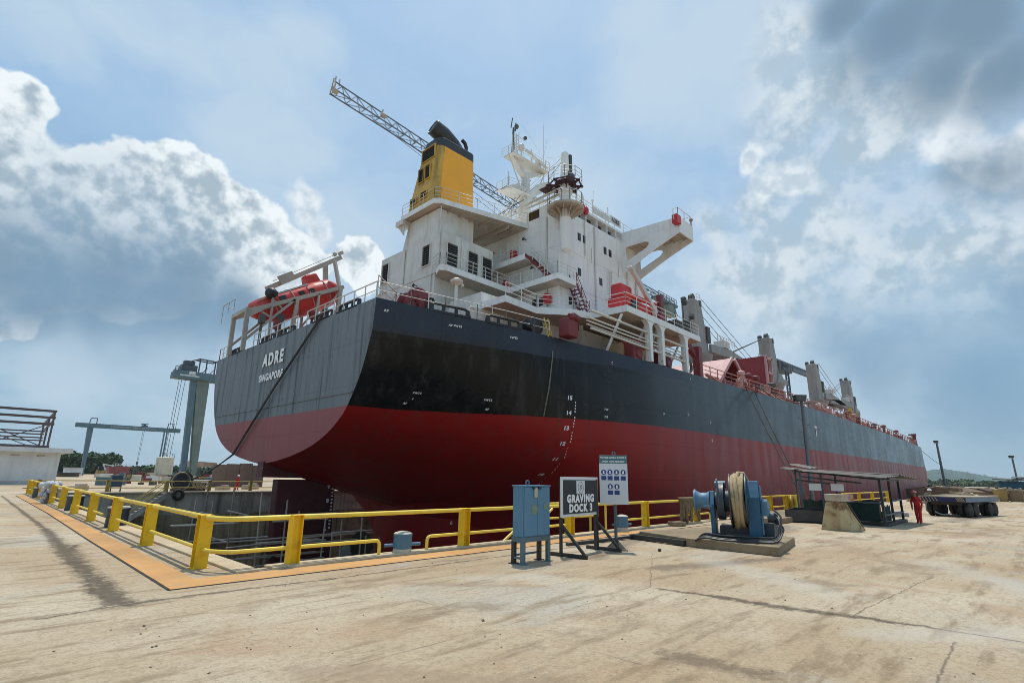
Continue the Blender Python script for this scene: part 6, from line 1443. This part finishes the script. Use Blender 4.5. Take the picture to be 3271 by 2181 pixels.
# ================================================================= right background: timber, bins, shed, hills
M_wood = paint('weathered timber', (.42, .34, .22), .85, var=.25, dirt_amt=.4); M_mud = paint('brown scrap', (.15, .10, .07), .9, var=.4, rust=.3); M_tan = paint('tan bin', (.36, .24, .08), .8, var=.2, dirt_amt=.4)
random.seed(21)
mb = MB()
for k in range(34):
    x = random.uniform(66, 82); y = random.uniform(4.2, 9); a = random.uniform(-.5, .5) + (1.57 if k % 3 else 0); l = random.uniform(1.5, 3.6)
    mb.box((x, y, .25 + random.uniform(0, 1.0)), (l, .22, .16), rz=a, ry=random.uniform(-.15, .15))
tag(mb.build('timber_pile', M_wood, None, 0, loc=(74, 6, 0)), 'loose pile of pale timber baulks behind the trailer', 'timber pile')
for x, y, sx, sy, h, mt, lab in ((99, 4.1, 2.6, 1.3, 1.5, M_tan, 'orange tan scrap bin behind the trailer, left of its brown neighbour'), (101, 2.6, 2.6, 1.3, 1.4, paint('brown bin', (.27, .19, .11), .85, dirt_amt=.5), 'brown scrap bin nearest the blue shed'), (84, 8.5, 4, 3, 1.7, M_mud, 'dark rusty container in the scrap yard by the bow')):
    t = thing('scrap_bin', (x, y, 0), lab, 'scrap bin'); mb = MB()
    mb.prism([(x - sx / 2, y - sy / 2, 0), (x + sx / 2, y - sy / 2, 0), (x + sx / 2 + .2, y - sy / 2 - .1, h), (x - sx / 2 - .2, y - sy / 2 - .1, h)], (0, .08, 0)); mb.prism([(x - sx / 2, y + sy / 2, 0), (x + sx / 2, y + sy / 2, 0), (x + sx / 2 + .2, y + sy / 2, h), (x - sx / 2 - .2, y + sy / 2, h)], (0, -.08, 0))
    mb.prism([(x - sx / 2, y - sy / 2, 0), (x - sx / 2, y + sy / 2, 0), (x - sx / 2 - .2, y + sy / 2, h), (x - sx / 2 - .2, y - sy / 2, h)], (.08, 0, 0)); mb.prism([(x + sx / 2, y - sy / 2, 0), (x + sx / 2, y + sy / 2, 0), (x + sx / 2 + .2, y + sy / 2, h), (x + sx / 2 + .2, y - sy / 2, h)], (-.08, 0, 0)); mb.bb(x - sx / 2, x + sx / 2, y - sy / 2, y + sy / 2, .05, .15); mb.build('walls', mt, t, 0)
    mb = MB()
    for k in range(5): mb.box((x + random.uniform(-1, 1) * sx * .35, y + random.uniform(-.5, .5), h + .1), (random.uniform(.8, 2), .25, .2), rz=random.uniform(0, 3), ry=random.uniform(-.3, .3))
    mb.build('scrap', M_wood, t, 0)
mb = MB()
for k in range(120):
    x = random.uniform(100, 175); y = random.uniform(0, 18) * x / 160 + 1; s = random.uniform(.8, 3.2); mb.box((x, y, s * .22), (s * 1.6, s * 1.3, s * .5), rz=random.uniform(0, 3), ry=random.uniform(-.2, .2))
tag(mb.build('scrap_heap', M_mud, None, 0, loc=(130, 8, 0)), 'low jumble of brown scrap and pipes beyond the timber', 'scrap', kind='stuff')
mb = MB()
for k in range(40):
    x = random.uniform(41, 47.5); y = random.uniform(6.8, 9.5); r = random.uniform(.08, .28); mb.box((x, y, r * .6), (r * 2, r * 1.6, r * 1.2), rz=random.uniform(0, 3), rx=random.uniform(-.3, .3))
tag(mb.build('rubbish', paint('mixed rubbish', (.42, .40, .38), .8, var=.4, dirt=(.14, .09, .06), dirt_amt=.9, dirt_scale=3), None, 0, loc=(44, 8, 0)), 'scattered rubbish and bags between the shelter and the trailer', 'rubbish', kind='stuff')
SHD = thing('shed', (120, -3, 0), 'blue corrugated site shed with low flat roof at the right edge', 'shed')
M_shed = paint('shed blue', (.035, .13, .20), .6, var=.15, dirt_amt=.3)
mb = MB(); 
for k in range(40): mb.bb(114.9 + (.06 if k % 2 else 0), 115.2, 4.7 - .33 * (k + 1), 4.7 - .33 * k, 0, 2.75)
mb.bb(115.1, 124, -8.5, 4.66, 0, 2.7); mb.build('wall', M_shed, SHD, 0)
mb = MB(); mb.prism([(114.2, 5.3, 2.95), (125, 5.3, 3.2), (125, -9.5, 2.6), (114.2, -9.5, 2.45)], (0, 0, .12)); mb.prism([(118, 3.2, 3.25), (126, 3.2, 3.5), (126, -9, 3.0), (118, -9, 2.8)], (0, 0, .1)); mb.build('roof', M_sheet, SHD, 0)
def hill(name, ridge, depth, col, lab, seed, amp, n2=14):
    m, nt, p, pos = base_mat(name); nn_ = nt.noise(pos, .02, 8, .7); c = nt.mix(nt.ramp(nn_, .35, .65), tuple(x * .6 for x in col) + (1,), tuple(x * 1.5 for x in col) + (1,)); nt.put(p.inputs['Base Color'], c); p.inputs['Roughness'].default_value = .95
    mb = MB(); rows = []
    pts = []
    for a, b in zip(ridge, ridge[1:]):
        for i in range(24): pts.append(V(a).lerp(V(b), i / 24))
    pts.append(V(ridge[-1]))
    for j in range(n2 + 1):
        t = j / n2; r = []
        for i, q in enumerate(pts):
            d = V((q.x, q.y, 0)).normalized(); hgt = q.z * math.sin(t * math.pi) ** .8; h2 = amp * mnoise.fractal(V((i * .35 + seed, j * .6, seed)), .8, 2, 6) * min(1, q.z / 10) * math.sin(t * math.pi)
            r.append(V((q.x, q.y, 0)) + d * (t - .5) * depth + V((0, 0, max(-.5, hgt + h2))))
        rows.append(r)
    k = len(pts); mb.v = [v for r in rows for v in r]
    for j in range(n2):
        for i in range(k - 1): mb.f.append([j * k + i, j * k + i + 1, (j + 1) * k + i + 1, (j + 1) * k + i]); mb.m.append(0)
    tag(mb.build('hills', m, None, 0, loc=(0, 0, 0)), lab, 'hill', kind='structure')
hill('forest hill', [(2900, 700, 10), (2950, 450, 30), (2981, 340, 58), (2986, 293, 64), (2994, 200, 46), (3000, 110, 26), (3000, 47, 14), (3000, -40, 40), (3000, -160, 70), (3000, -400, 30)], 700, (.03, .07, .05), 'wooded hill fading into haze beyond the bow', 3, 5)
M_leafd = paint('wood foliage', (.050, .085, .036), .9, var=.4, big=.15); M_leafm = paint('wood foliage pale', (.085, .125, .05), .9, var=.4, big=.2)
def leaf_mass(name, clumps, n, lab, cat, size, mats, seed=1):
    """clumps (x, y, z, rx, ry, rz): leaf-sized faces scattered through each crown's shell"""
    random.seed(seed); mb = MB(); tot = sum(c[3] * c[5] for c in clumps)
    for x, y, z, rx, ry, rz in clumps:
        for k in range(max(20, int(n * rx * rz / tot))):
            u = V((random.gauss(0, 1), random.gauss(0, 1), random.gauss(0, 1))).normalized(); r = random.uniform(.55, 1.0); r += .16 * mnoise.noise(V((u.x * 2 + x, u.y * 2, u.z * 2)) * 1.6)
            c = V((x + u.x * rx * r, y + u.y * ry * r, max(.2, z + u.z * rz * r)))
            a = V((random.gauss(0, 1), random.gauss(0, 1), random.gauss(0, .6))).normalized(); b = a.cross(V((random.gauss(0, 1), random.gauss(0, 1), random.gauss(0, 1)))).normalized(); s = size * random.uniform(.6, 1.4)
            mb.add([c - a * s, c + b * s * .6, c + a * s, c - b * s * .6], [(0, 1, 2, 3)], random.randrange(len(mats)))
    return tag(mb.build(name, mats, None, 0, loc=(clumps[0][0], clumps[0][1], 0)), lab, cat, kind='stuff')
random.seed(31)
cl = [(620 + random.uniform(-40, 60), 130 - i * 5.5, random.uniform(.5, 2), random.uniform(7, 12), 8, random.uniform(2.5, 5)) for i in range(42)]
leaf_mass('woodland', cl, 9000, 'low green belt of scrub below the far hill', 'woodland', 1.7, [M_leafd, M_leafm], 2)

# ================================================================= left background
rs = random.Random(8)
cl = []
for i in range(46):
    x = 30 + i * 1.42 + rs.uniform(-1, 1); prof = 9.2 if x < 40 else (8.6 if x < 52 else 2.5); 
    if x > 52: prof = rs.uniform(2.4, 4.0)
    if 33 < x < 37: prof = 10.0
    for zz in ((prof * .75, prof * .38, prof * .15) if x < 53 else (prof * .5,)): cl.append((x + rs.uniform(-1, 1), 300 + rs.uniform(-6, 10), zz * rs.uniform(.85, 1.1), rs.uniform(2.2, 3.8), 3, rs.uniform(1.6, 2.8)))
leaf_mass('woodland', cl, 15000, 'dark wooded bank behind the far gantry crane', 'woodland', .75, [M_leafd, M_leafd, M_leafm], 4)
rs2 = random.Random(9)
leaf_mass('woodland', [(96 + i * 4 + rs2.uniform(-2, 2), 305, 2.2, 3.5, 3, rs2.uniform(1.5, 3.2)) for i in range(14)] + [(70 + i * 3, 330, 2, 3, 3, 2.6) for i in range(9)], 3500, 'low trees on the skyline beyond the far quay', 'woodland', .8, [M_leafd, M_leafm], 6)

M_wall_w = paint('white building', (.66, .68, .68), .8, var=.05, dirt_amt=.12, streak=.15)
BW = thing('white_building', (2, 98, 0), 'low white building with overhanging flat roof at the left edge', 'building')
mb = MB(); mb.bb(-16, 10.3, 98, 112, 0, 4.3); mb.build('wall', M_wall_w, BW, 0)
mb = MB(); mb.bb(-17, 11.4, 96.9, 113, 4.3, 4.9); mb.build('roof', M_wall_w, BW, 0)
for x in (5.6, 8.2, 2.6): mb = MB(); mb.bb(x - .45, x + .45, 97.97, 98.05, 3.75, 3.95); mb.build('vent', M_soffit, BW, 0)
mb = MB(); mb.bb(-16, 10.3, 97.96, 98.02, 0.0, .5); mb.build('plinth_band', paint('plinth grey', (.5, .5, .48), .8), BW, 0)
M_maroon = paint('steel maroon', (.10, .07, .068), .6, var=.2)
SF = thing('unfinished_building', (0, 98.5, 4.9), 'open maroon steel building frame standing on the white building', 'steel frame')
for z in (10.0, 9.1, 8.2, 5.1):
    mb = MB(); mb.bar((-16, 98.6, z), (8.9, 98.6, z), .2, .32); mb.build('beam', M_maroon, SF, 0)
for z in (7.4, 7.0, 6.5, 6.1):
    mb = MB(); mb.bar((-16, 104, z), (8.5, 104, z), .14, .18); mb.build('beam', M_maroon, SF, 0)
for y in (98.6, 104, 110):
    for x in (-8, -3.5, 1.2 if y < 100 else 2.2, 8.7):
        mb = MB(); mb.bar((x, y, 4.9), (x, y, 10 if y < 100 else (8.6 if y > 105 else 9.3)), .22); mb.build('column', M_maroon, SF, 0)
for z in (9.9, 8.6): mb = MB(); mb.bar((8.7, 98.6, z), (8.7, 111, z - 1.2), .2, .3); mb.build('beam', M_maroon, SF, 0)
for a, b in (((2, 104, 5), (8.6, 104, 8.4)), ((2, 104, 8.2), (8.6, 104, 5.2)), ((2.2, 110, 7.6), (8.6, 110, 5))): mb = MB(); mb.bar(a, b, .12); mb.build('brace', M_maroon, SF, 0)

M_gan = paint('gantry blue grey', (.10, .17, .20), .6, var=.12, dirt_amt=.2); M_gan2 = paint('gantry green', (.17, .22, .19), .6, var=.15, dirt=(.25, .15, .08), dirt_amt=.4); M_gand = paint('gantry dark', (.06, .075, .09), .6)
G = thing('gantry_crane', (46, 170, 0), 'tall blue-green gantry crane standing left of the ship stern', 'gantry crane')
mb = MB(); mb.prism([(43.0, 170, 27.4), (44.4, 170, 27.6), (45.6, 170, 0), (44.3, 170, 0)], (0, 1.6, 0)); mb.build('leg', M_gan, G, 0)
mb = MB(); mb.prism([(44.35, 169.9, 27.6), (47.7, 169.9, 27.5), (48.1, 169.9, 0), (46.8, 169.9, 0)], (0, 2.0, 0)); mb.build('leg', M_gan2, G, 0)
mb = MB(); mb.bb(38.2, 70, 169.5, 172.5, 27.4, 29.2); mb.bb(38.0, 49, 168.6, 169.5, 27.5, 29.6); mb.build('girder', M_gan, G, 0)
mb = MB(); mb.bb(39.6, 44.5, 168.5, 168.58, 28.1, 28.45); mb.build('walkway', M_wall_w, G, 0); mb = MB(); mb.bb(41.8, 43.4, 168.5, 168.56, 28.6, 29.6); mb.build('panel', M_wall_w, G, 0)
mb = MB()
for x in (44.2, 46, 48.3): mb.bar((x, 169, 29.3), (x, 169, 33.4), .3)
mb.bar((44, 169, 33.5), (48.6, 169, 33.3), .35); mb.bar((42, 169, 32.6), (44.2, 169, 33.5), .3); mb.bar((44.2, 172, 33.5), (48.6, 172, 33.3), .3); mb.bar((44, 169, 33.5), (44, 172, 33.5), .3); mb.bar((48.5, 169, 33.4), (48.5, 172, 33.4), .3)
for x in (45, 47): mb.bar((x, 169, 29.4), (x + 1.4, 169, 31.2), .18)
mb.build('trolley_frame', M_gand, G, 0)
mb = MB(); mb.bb(39.8, 43.8, 169, 171.5, 29.7, 31.4); mb.bb(40.4, 43, 169, 171, 31.5, 32.6); rail(mb, [(38.3, 168.7, 29.3), (39.8, 168.7, 29.3)], 1.3, .1, (1, .5), .8); mb.build('machinery', M_gand, G, 0)
for dx in (0, .9, 2.2): mb = MB(); mb.tube([(39.9 + dx * .7, 169.8, 27.4), (39.4 + dx * .6, 169.8, 2)], .06, 4); mb.build('hoist_rope', M_gand, G)
G = thing('gantry_crane', (44, 240, 0), 'distant blue gantry crane with slogan on its long beam', 'gantry crane')
mb = MB(); mb.prism([(27.4, 240, 16.5), (59.9, 240, 16.5), (59.9, 240, 18.0), (27.4, 240, 18.0)], (0, 1.5, 0)); mb.build('girder', M_gan, G, 0)
text_part('lettering', 'UTAMAKAN  KESELAMATAN', 1.0, (44.5, 239.96, 17.25), (1, 0, 0), (0, 0, 1), paint('slogan grey', (.35, .40, .42), .7), G, sx=1.1, bold=.01)
mb = MB(); mb.prism([(30.9, 240.2, 16.5), (32.6, 240.2, 16.5), (32.5, 240.2, 0), (31.6, 240.2, 0)], (0, 1.2, 0)); mb.build('leg', M_gan, G, 0)
for x in (54.5, 55.4): mb = MB(); mb.prism([(x, 240.2, 16.5), (x + .35, 240.2, 16.5), (x + .25, 240.2, 0), (x - .1, 240.2, 0)], (0, .8, 0)); mb.build('leg', M_gan, G, 0)
for x0 in (31.2, 55.4):
    mb = MB()
    for a, b in (((x0, 18), (x0 + .2, 19.8)), ((x0 + 2, 18), (x0 + 2, 19.9)), ((x0 + .2, 19.8), (x0 + 2.1, 19.9))): mb.bar((a[0], 240.4, a[1]), (b[0], 240.4, b[1]), .25)
    mb.build('end_frame', M_gand, G, 0)
mb = MB(); mb.bb(47, 48.8, 240, 241.4, 18.1, 18.6); mb.bb(46.8, 49, 240, 241.4, 18.9, 19.1); mb.bar((47.9, 240.6, 18.5), (47.9, 240.6, 19), .6); mb.build('trolley', M_gand, G, 0)
mb = MB(); 
for dx in (-.2, .25): mb.tube([(47.8 + dx, 240.3, 16.5), (47.6 + dx * .6, 240.3, 5)], .05, 4)
mb.box((47.6, 240.3, 4.6), (.5, .4, 1.2)); mb.build('hook_rope', M_gand, G, 0)
TK = thing('storage_tank', (35.3, 150, 0), 'cream cylindrical storage tank on a stand across the dock', 'tank')
M_cream = paint('tank cream', (.58, .54, .42), .6, var=.1, dirt_amt=.3, streak=.3)
mb = MB(); mb.lathe((35.3, 150, 1.2), (0, 0, 1), [(0, 1.85), (3.9, 1.85), (4.0, 1.75), (4.15, .3)], 24); mb.build('shell', M_cream, TK, 30)
mb = MB(); mb.bb(33.4, 37.2, 148.4, 151.6, 0, 1.2); mb.build('stand', M_soffit, TK, 0); mb = MB(); rail(mb, [(33.8, 148.8, 5.2), (36.8, 148.8, 5.2)], .9, .05, (1,), .5); mb.build('railing', M_gand, TK)
def hulk(x0, x1, y, h, lab, mt, seed):
    t = thing('barge', ((x0 + x1) / 2, y, 0), lab, 'barge'); mb = MB(); mb.prism([(x0 + .5, y, 0), (x1 - .3, y, 0), (x1, y, h), (x0, y, h)], (0, 6, 0)); mb.build('hull', mt, t, 0, bevel=.15)
    mb = MB(); rail(mb, [(x0 + .8, y + .3, h), (x1 - .4, y + .3, h)], .9, .05, (1, .5), .7); mb.build('railing', M_wall_w, t)
hulk(32.8, 38.2, 200, 3.0, 'small red hulk under repair among the yard clutter', paint('hulk red', (.27, .06, .065), .7, var=.15), 1)
EX = thing('excavator', (29.5, 190, 0), 'yellow excavator with pale arm parked by the red hulk', 'excavator')
mb = MB(); mb.bb(28.2, 31.0, 189, 191, 0, .7); mb.build('track', M_dark, EX, 0, bevel=.2); mb = MB(); mb.bb(28.4, 30.8, 189, 191, .8, 1.9); mb.build('body', M_tan, EX, 0, bevel=.15); mb = MB(); mb.bb(28.6, 29.6, 189, 190, 1.9, 2.9); mb.build('cab', M_glass, EX, 0, bevel=.1); mb = MB(); mb.bar((30.4, 189.6, 1.8), (29.6, 189.6, 3.6), .35); mb.bar((29.6, 189.6, 3.6), (32.4, 189.6, 3.1), .3); mb.build('arm', M_wall_w, EX, 0)
for x, y, w, h, mt, nm, lab, cat in ((44.0, 205, 5, 1.9, M_mud, 'steel_stack', 'brown stack of ship blocks right of the red hulk', 'steel stack'), (36.6, 152, 1.6, 1.5, paint('lime box', (.35, .42, .08), .6), 'generator_box', 'lime yellow generator box left of the cream tank', 'generator'), (22.3, 188, 4.5, 1.0, M_mud, 'steel_stack', 'low rusty plate stack beside the white building', 'steel stack'), (26.5, 215, 4.5, 2.4, M_wall_w, 'site_hut', 'small pale-roofed hut under the wooded bank', 'hut'), (31.5, 120, 3.4, 1.2, M_gand, 'steel_stack', 'dark stack of pipes below the gantry crane legs', 'steel stack')):
    xx = x - (3.7 if nm == 'generator_box' else 0)
    t = thing(nm, (xx, y, 0), lab, cat); mb = MB(); mb.bb(xx - w / 2, xx + w / 2, y, y + 3, 0, h); mb.build('body', mt, t, 0, bevel=.08)
    mb = MB(); mb.bb(xx - w / 2 - .2, xx + w / 2 + .2, y - .3, y + 3.3, h, h + .15)
    for k in range(3): mb.box((xx - w / 4 + k * w / 4, y - .1, h * .45), (w * .2, .2, h * .5))
    mb.build('top', M_wall_w if nm == 'site_hut' else M_louv, t, 0)
OS = thing('open_shed', (57.5, 200, 0), 'open-sided shed with rusty gable roof behind the gantry legs', 'shed')
mb = MB(); mb.prism([(53.6, 198, 3.3), (54.2, 198, 5.3), (61.8, 198, 4.9), (62.2, 198, 3.6)], (0, 9, 0)); mb.build('roof', paint('rust roof', (.36, .25, .19), .8, var=.2, rust=.3), OS, 0)
for x in (54, 56.6, 59.2, 61.8): mb = MB(); mb.bar((x, 198.3, 0), (x, 198.3, 3.5), .2); mb.build('post', M_gand, OS, 0)
random.seed(41); cm_ = [M_mud, M_louv, M_cream, M_dark, M_tan, M_gan, M_wall_w, M_wine]
mb = MB()
for k in range(150):
    y = random.uniform(95, 235); x = y * random.uniform(.16, .37) + random.uniform(-3, 3)
    if x < 13: continue
    s = random.uniform(.35, 1.5); mi = random.randrange(8)
    mb.box((x, y, s * .4), (s * random.uniform(.8, 3), s, s * .8), rz=random.uniform(0, 3), mi=mi)
    if k % 4 == 0: mb.bar((x, y, 0), (x + random.uniform(-1, 1), y, random.uniform(1.5, 4)), .12, mi=1)
    if k % 5 == 0: mb.box((x + s, y, s * .9), (s * 1.2, s * .7, s * .5), rz=random.uniform(0, 3), mi=(mi + 3) % 8)
tag(mb.build('yard_clutter', cm_, None, 0, loc=(35, 150, 0)), 'scattered machinery, drums and plates over the far yard', 'clutter', kind='stuff')
# steel plate wall on the far quay behind the ship's transom
SW = thing('steel_bulkhead', (29.5, 85, 0), 'row of rusty brown hull plates standing on the far quay', 'steel plates')
for k in range(4): mb = MB(); mb.bb(26.2 + k * 1.8, 27.95 + k * 1.8, 85 + .1 * (k % 2), 85.4, 0, 3.15 + .12 * (k % 3)); mb.build('plate', paint('brown plate', (.15, .105, .085), .8, var=.25, streak=.5, rust=.2), SW, 0)
# far quay equipment
W2 = thing('rope_winch', (17.3, 64.6, 0), 'dark blue rope winch at the edge of the far quay', 'winch')
mb = MB(); mb.lathe((16.9, 65.0, 1.1), (.2, -1, 0), [(0, .3), (.02, .95), (.1, .95), (.12, .5), (.9, .5), (.92, .95), (1.0, .95)], 26); mb.build('drum', M_bdark, W2, 30)
mb = MB(); mb.torus((16.8, 64.0, 1.1), (.2, -1, 0), .9, .08, 26, 6); mb.build('rope', M_rope, W2); mb = MB(); mb.bb(16.2, 17.7, 64.1, 65.2, 0, .35); mb.bb(17.9, 19.3, 64.3, 65.3, 0, 1.0); mb.build('frame', M_dark, W2, 0)
mb = MB(); 
for k in range(8): mb.tube(sag((17.6 + k * .12, 63.35, 1.1), (18.3 + k * .16, 63.35, 1.05), .5 + .1 * (k % 3)), .05, 5)
tag(mb.build('rope_bundle', M_rope, None, loc=(18, 63.4, 0)), 'grey rope festooned on the far quay rail beside the winch', 'rope')
C2 = thing('cabinet', (11.7, 66, 0), 'dark blue cabinet on legs standing on the far quay', 'cabinet'); mb = MB(); mb.bb(11.25, 12.15, 66, 66.5, .5, 1.65); mb.build('body', paint('far cabinet blue', (.03, .07, .11), .5), C2, 0)
for x in (11.3, 12.1): mb = MB(); mb.bar((x, 66.1, 0), (x, 66.1, .5), .1); mb.build('leg', M_dark, C2, 0)
mb = MB(); mb.torus((16.3, 62.35, -.15), (.1, -1, .1), .42, .17, 24, 8); tag(mb.build('tyre', M_tyre, None, loc=(16.3, 62.4, -.6)), 'black tyre fender hung on the far dock wall', 'tyre')
STR = thing('dock_stair', (12, 61.5, -4), 'concrete and steel stair going down the far dock wall', 'stair')
sp, sq = V((15.0, 61.5, .1)), V((9.2, 61.5, -4.4))
mb = MB(); mb.bar(sp + V((0, -.5, -.2)), sq + V((0, -.5, -.2)), .1, .45); mb.build('stringer', M_conc, STR, 0)
mb = MB()
for k in range(20): c_ = sp.lerp(sq, (k + .5) / 20); mb.box(c_, (.32, 1.0, .06))
mb.build('treads', M_slab, STR, 0)
for y in (61.05, 62.0):
    mb = MB(); mb.tube([V((15.4, y, 1.1)), sp + V((-.2, y - 61.5, 1.05)), sq + V((0, y - 61.5, 1.0))], .045, 6); mb.tube([sp + V((0, y - 61.5, .5)), sq + V((0, y - 61.5, .5))], .035, 5); mb.bar(sp + V((0, y - 61.5, 0)), sp + V((0, y - 61.5, 1.05)), .07); mb.build('handrail', M_yelf, STR)
for i, (x, y, s) in enumerate(((21.2, 72, .5), (23.2, 71, .7), (27.5, 74, .9), (9.5, 72, .8))):
    mb = MB(); mb.box((x, y, s * .3), (s * 2.2, s, s * .6), rz=.2 * i); mb.box((x + s * .3, y, s * .7), (s, s * .8, s * .3), rz=.5); tag(mb.build('pallet_load', M_soffit, None, 0, loc=(x, y, 0)), ['small pallet load left of the far worker', 'low pallet load just behind the far worker', 'pallet load under the overhanging stern', 'pallet load right of the far blue cabinet'][i], 'pallet', 'pallets on the far quay')

# ================================================================= dock cranes behind the ship
M_jib = paint('jib steel blue grey', (.13, .16, .19), .5, var=.15)
def lattice(mb, p, q, w, h, n, r=.1, up=V((0, 0, 1))):
    p, q = V(p), V(q); d = (q - p).normalized(); a = d.cross(up).normalized() * w / 2
    ch = [lambda t, s=s: p.lerp(q, t) + a * s for s in (-1, 1)] + [lambda t: p.lerp(q, t) + up * h]
    for c in ch: mb.bar(c(0), c(1), r * 1.7)
    for k in range(n):
        t0, t1, tm = k / n, (k + 1) / n, (k + .5) / n
        for s in (0, 1): mb.bar(ch[s](t0), ch[2](tm), r); mb.bar(ch[2](tm), ch[s](t1), r)
        mb.bar(ch[0](t0), ch[1](t0), r); mb.bar(ch[0](t0), ch[1](t1), r * .8)
TC = thing('tower_crane', (115, 75.5, 0), 'tall tower crane whose long lattice jib rises behind the funnel', 'tower crane')
J0, J1 = V((29.0, 66.4, 57.2)), V((118, 75.6, 57.2))
mb = MB(); lattice(mb, J0, J1, 1.5, 1.9, 34, .09); mb.build('jib', M_jib, TC, 0)
mb = MB(); mb.box(J0 + V((-.1, 0, .8)), (.15, 1.5, .15)); mb.bar(J0 + V((-.2, -.7, -.2)), J0 + V((0, -.3, 2.6)), .14); mb.bar(J0 + V((-.2, .7, -.2)), J0 + V((0, .3, 2.6)), .14); mb.box(J0 + V((0, -.6, -.2)), (.8, .5, .6)); mb.bar(J0 + V((.9, .3, 1.8)), J0 + V((.9, .3, 3.0)), .12); mb.build('jib_head', M_soffit, TC, 0)
for f_ in (.10, .34, .22): 
    mb = MB(); c_ = J0.lerp(J1, f_); mb.ball(c_ + V((0, -.3, 1.3)), (.55, .4, .5)); mb.bar(c_ + V((0, 0, 1.2)), c_ + V((0, 0, 2.6)), .15); mb.build('jib_lamp', M_soffit, TC)
for a, b in (((.07, -.1), (.62, -6)), ((.10, -.1), (.72, -5))): mb = MB(); mb.tube([J0.lerp(J1, a[0]) + V((0, 0, a[1])), J0.lerp(J1, a[0]).lerp(J1, b[0]) + V((0, 0, b[1]))], .05, 4); mb.build('jib_wire', M_gand, TC)
mb = MB(); J2 = V((156, 77.6, 57.6)); lattice(mb, J1, J2, 1.6, 1.6, 10, .12); mb.build('counter_jib', M_gan, TC, 0)
mb = MB(); mb.bar(J2 - V((14, .7, .6)), J2 + V((0, 0, -.6)), 2.6, .7); rail(mb, [J2 - V((13, 1.5, .2)), J2 + V((0, -1, -.2))], 1.8, .1, (1, .5), 2); mb.build('machinery_deck', M_gan, TC, 0)
mb = MB(); mb.box(J2 + V((-4.5, -.5, -3.0)), (4.2, 2.4, 3.6)); mb.build('counterweight', M_gan2, TC, 0, bevel=.1)
mb = MB(); 
for dx in (-1, 1):
    for dy in (-1, 1): mb.bar((115 + dx, 75.5 + dy, 0), (115 + dx, 75.5 + dy, 57), .25)
for k in range(26): z = k * 2.2; mb.bar((114, 74.5, z), (116, 74.5, z + 2.2), .12); mb.bar((114, 76.5, z), (116, 76.5, z + 2.2), .12); mb.bar((114, 74.5, z + 2.2), (114, 76.5, z), .12)
mb.build('tower', M_jib, TC, 0); mb = MB(); lattice(mb, (115, 75.5, 57), (115.5, 75.5, 66), 1.6, .01, 6, .14, V((1, 0, 0))); mb.build('apex', M_jib, TC, 0)
T2 = thing('tower_crane', (222, 66, 0), 'smaller slewing lattice crane showing between the ship deck cranes', 'tower crane')
mb = MB()
for dx in (-2, 2):
    for dy in (-1.5, 1.5): mb.bar((221 + dx, 66 + dy, 0), (221 + dx * .8, 66 + dy, 44), .5)
for k in range(11): z = 1 + k * 4; mb.bar((219.2, 64.5, z), (222.8, 64.5, z + 4), .3); mb.bar((222.8, 64.5, z), (219.2, 64.5, z + 4), .3); mb.bar((219, 64.5, z), (223, 64.5, z), .3)
mb.build('tower', M_gand, T2, 0)
mb = MB(); mb.bb(216, 226, 64, 68, 43.6, 45); rail(mb, [(214, 64, 45), (227, 64, 45)], 1.4, .15, (1, .5), 2); mb.bb(217, 222, 64.4, 67, 45, 47.2); mb.build('slewing_deck', M_gand, T2, 0)
mb = MB(); lattice(mb, (205, 66, 45.6), (262, 66, 47.2), 1.6, 2.2, 22, .22); mb.build('jib', M_jib, T2, 0)
mb = MB(); mb.ball((38, 120, 17.0), (.35, .15, .1)); mb.prism([(37.6, 120, 17.05), (38.5, 120, 17.35), (38.2, 120, 17.1)], (0, .1, 0)); tag(mb.build('bird', M_black, None, 40, loc=(38, 120, 17)), 'small dark bird flying between the gantry leg and the stern', 'bird')

random.seed(17)
mb = MB()
for k in range(420):
    d_ = 3.5 + 26 * random.random() ** 1.6; a = R(random.uniform(-12, 84)); x, y = d_ * math.cos(a), d_ * math.sin(a)
    if y > 11.8 or (17 < x < 23 and y > 5): continue
    r_ = random.uniform(.003, .011) * (1.8 if random.random() < .08 else 1); mb.box((x, y, r_ * .5), (r_ * 2.4, r_ * 1.8, r_ * 1.3), rz=random.uniform(0, 3), rx=random.uniform(-.5, .5))
tag(mb.build('grit', paint('stone chips', (.22, .18, .13), .9, var=.5), None, 0, loc=(8, 5, 0)), 'loose stone chips scattered over the yard concrete', 'grit', kind='stuff')
mb = MB(); mb.ball((15.9, 8.9, .04), (.07, .05, .05), 8, 6); tag(mb.build('stone', M_dark, None, 40, loc=(15.9, 8.9, 0)), 'small dark stone on the ground by the safety board foot', 'stone')
# ================================================================= the air
hz = bpy.data.materials.new('air'); hz.use_nodes = True; h_ = NT(hz.node_tree); h_.n.clear()
ho = h_.new('ShaderNodeOutputMaterial'); hv = h_.new('ShaderNodeVolumePrincipled'); hv.inputs['Color'].default_value = (.80, .90, .98, 1); hv.inputs['Density'].default_value = .00012; hv.inputs['Anisotropy'].default_value = .2
h_.l.new(hv.outputs[0], ho.inputs['Volume'])
tag(MB().bb(-3200, 4300, -3200, 4200, -11, 90).build('haze', hz, None, 0), 'pale humid air over the whole yard', 'haze', kind='stuff')
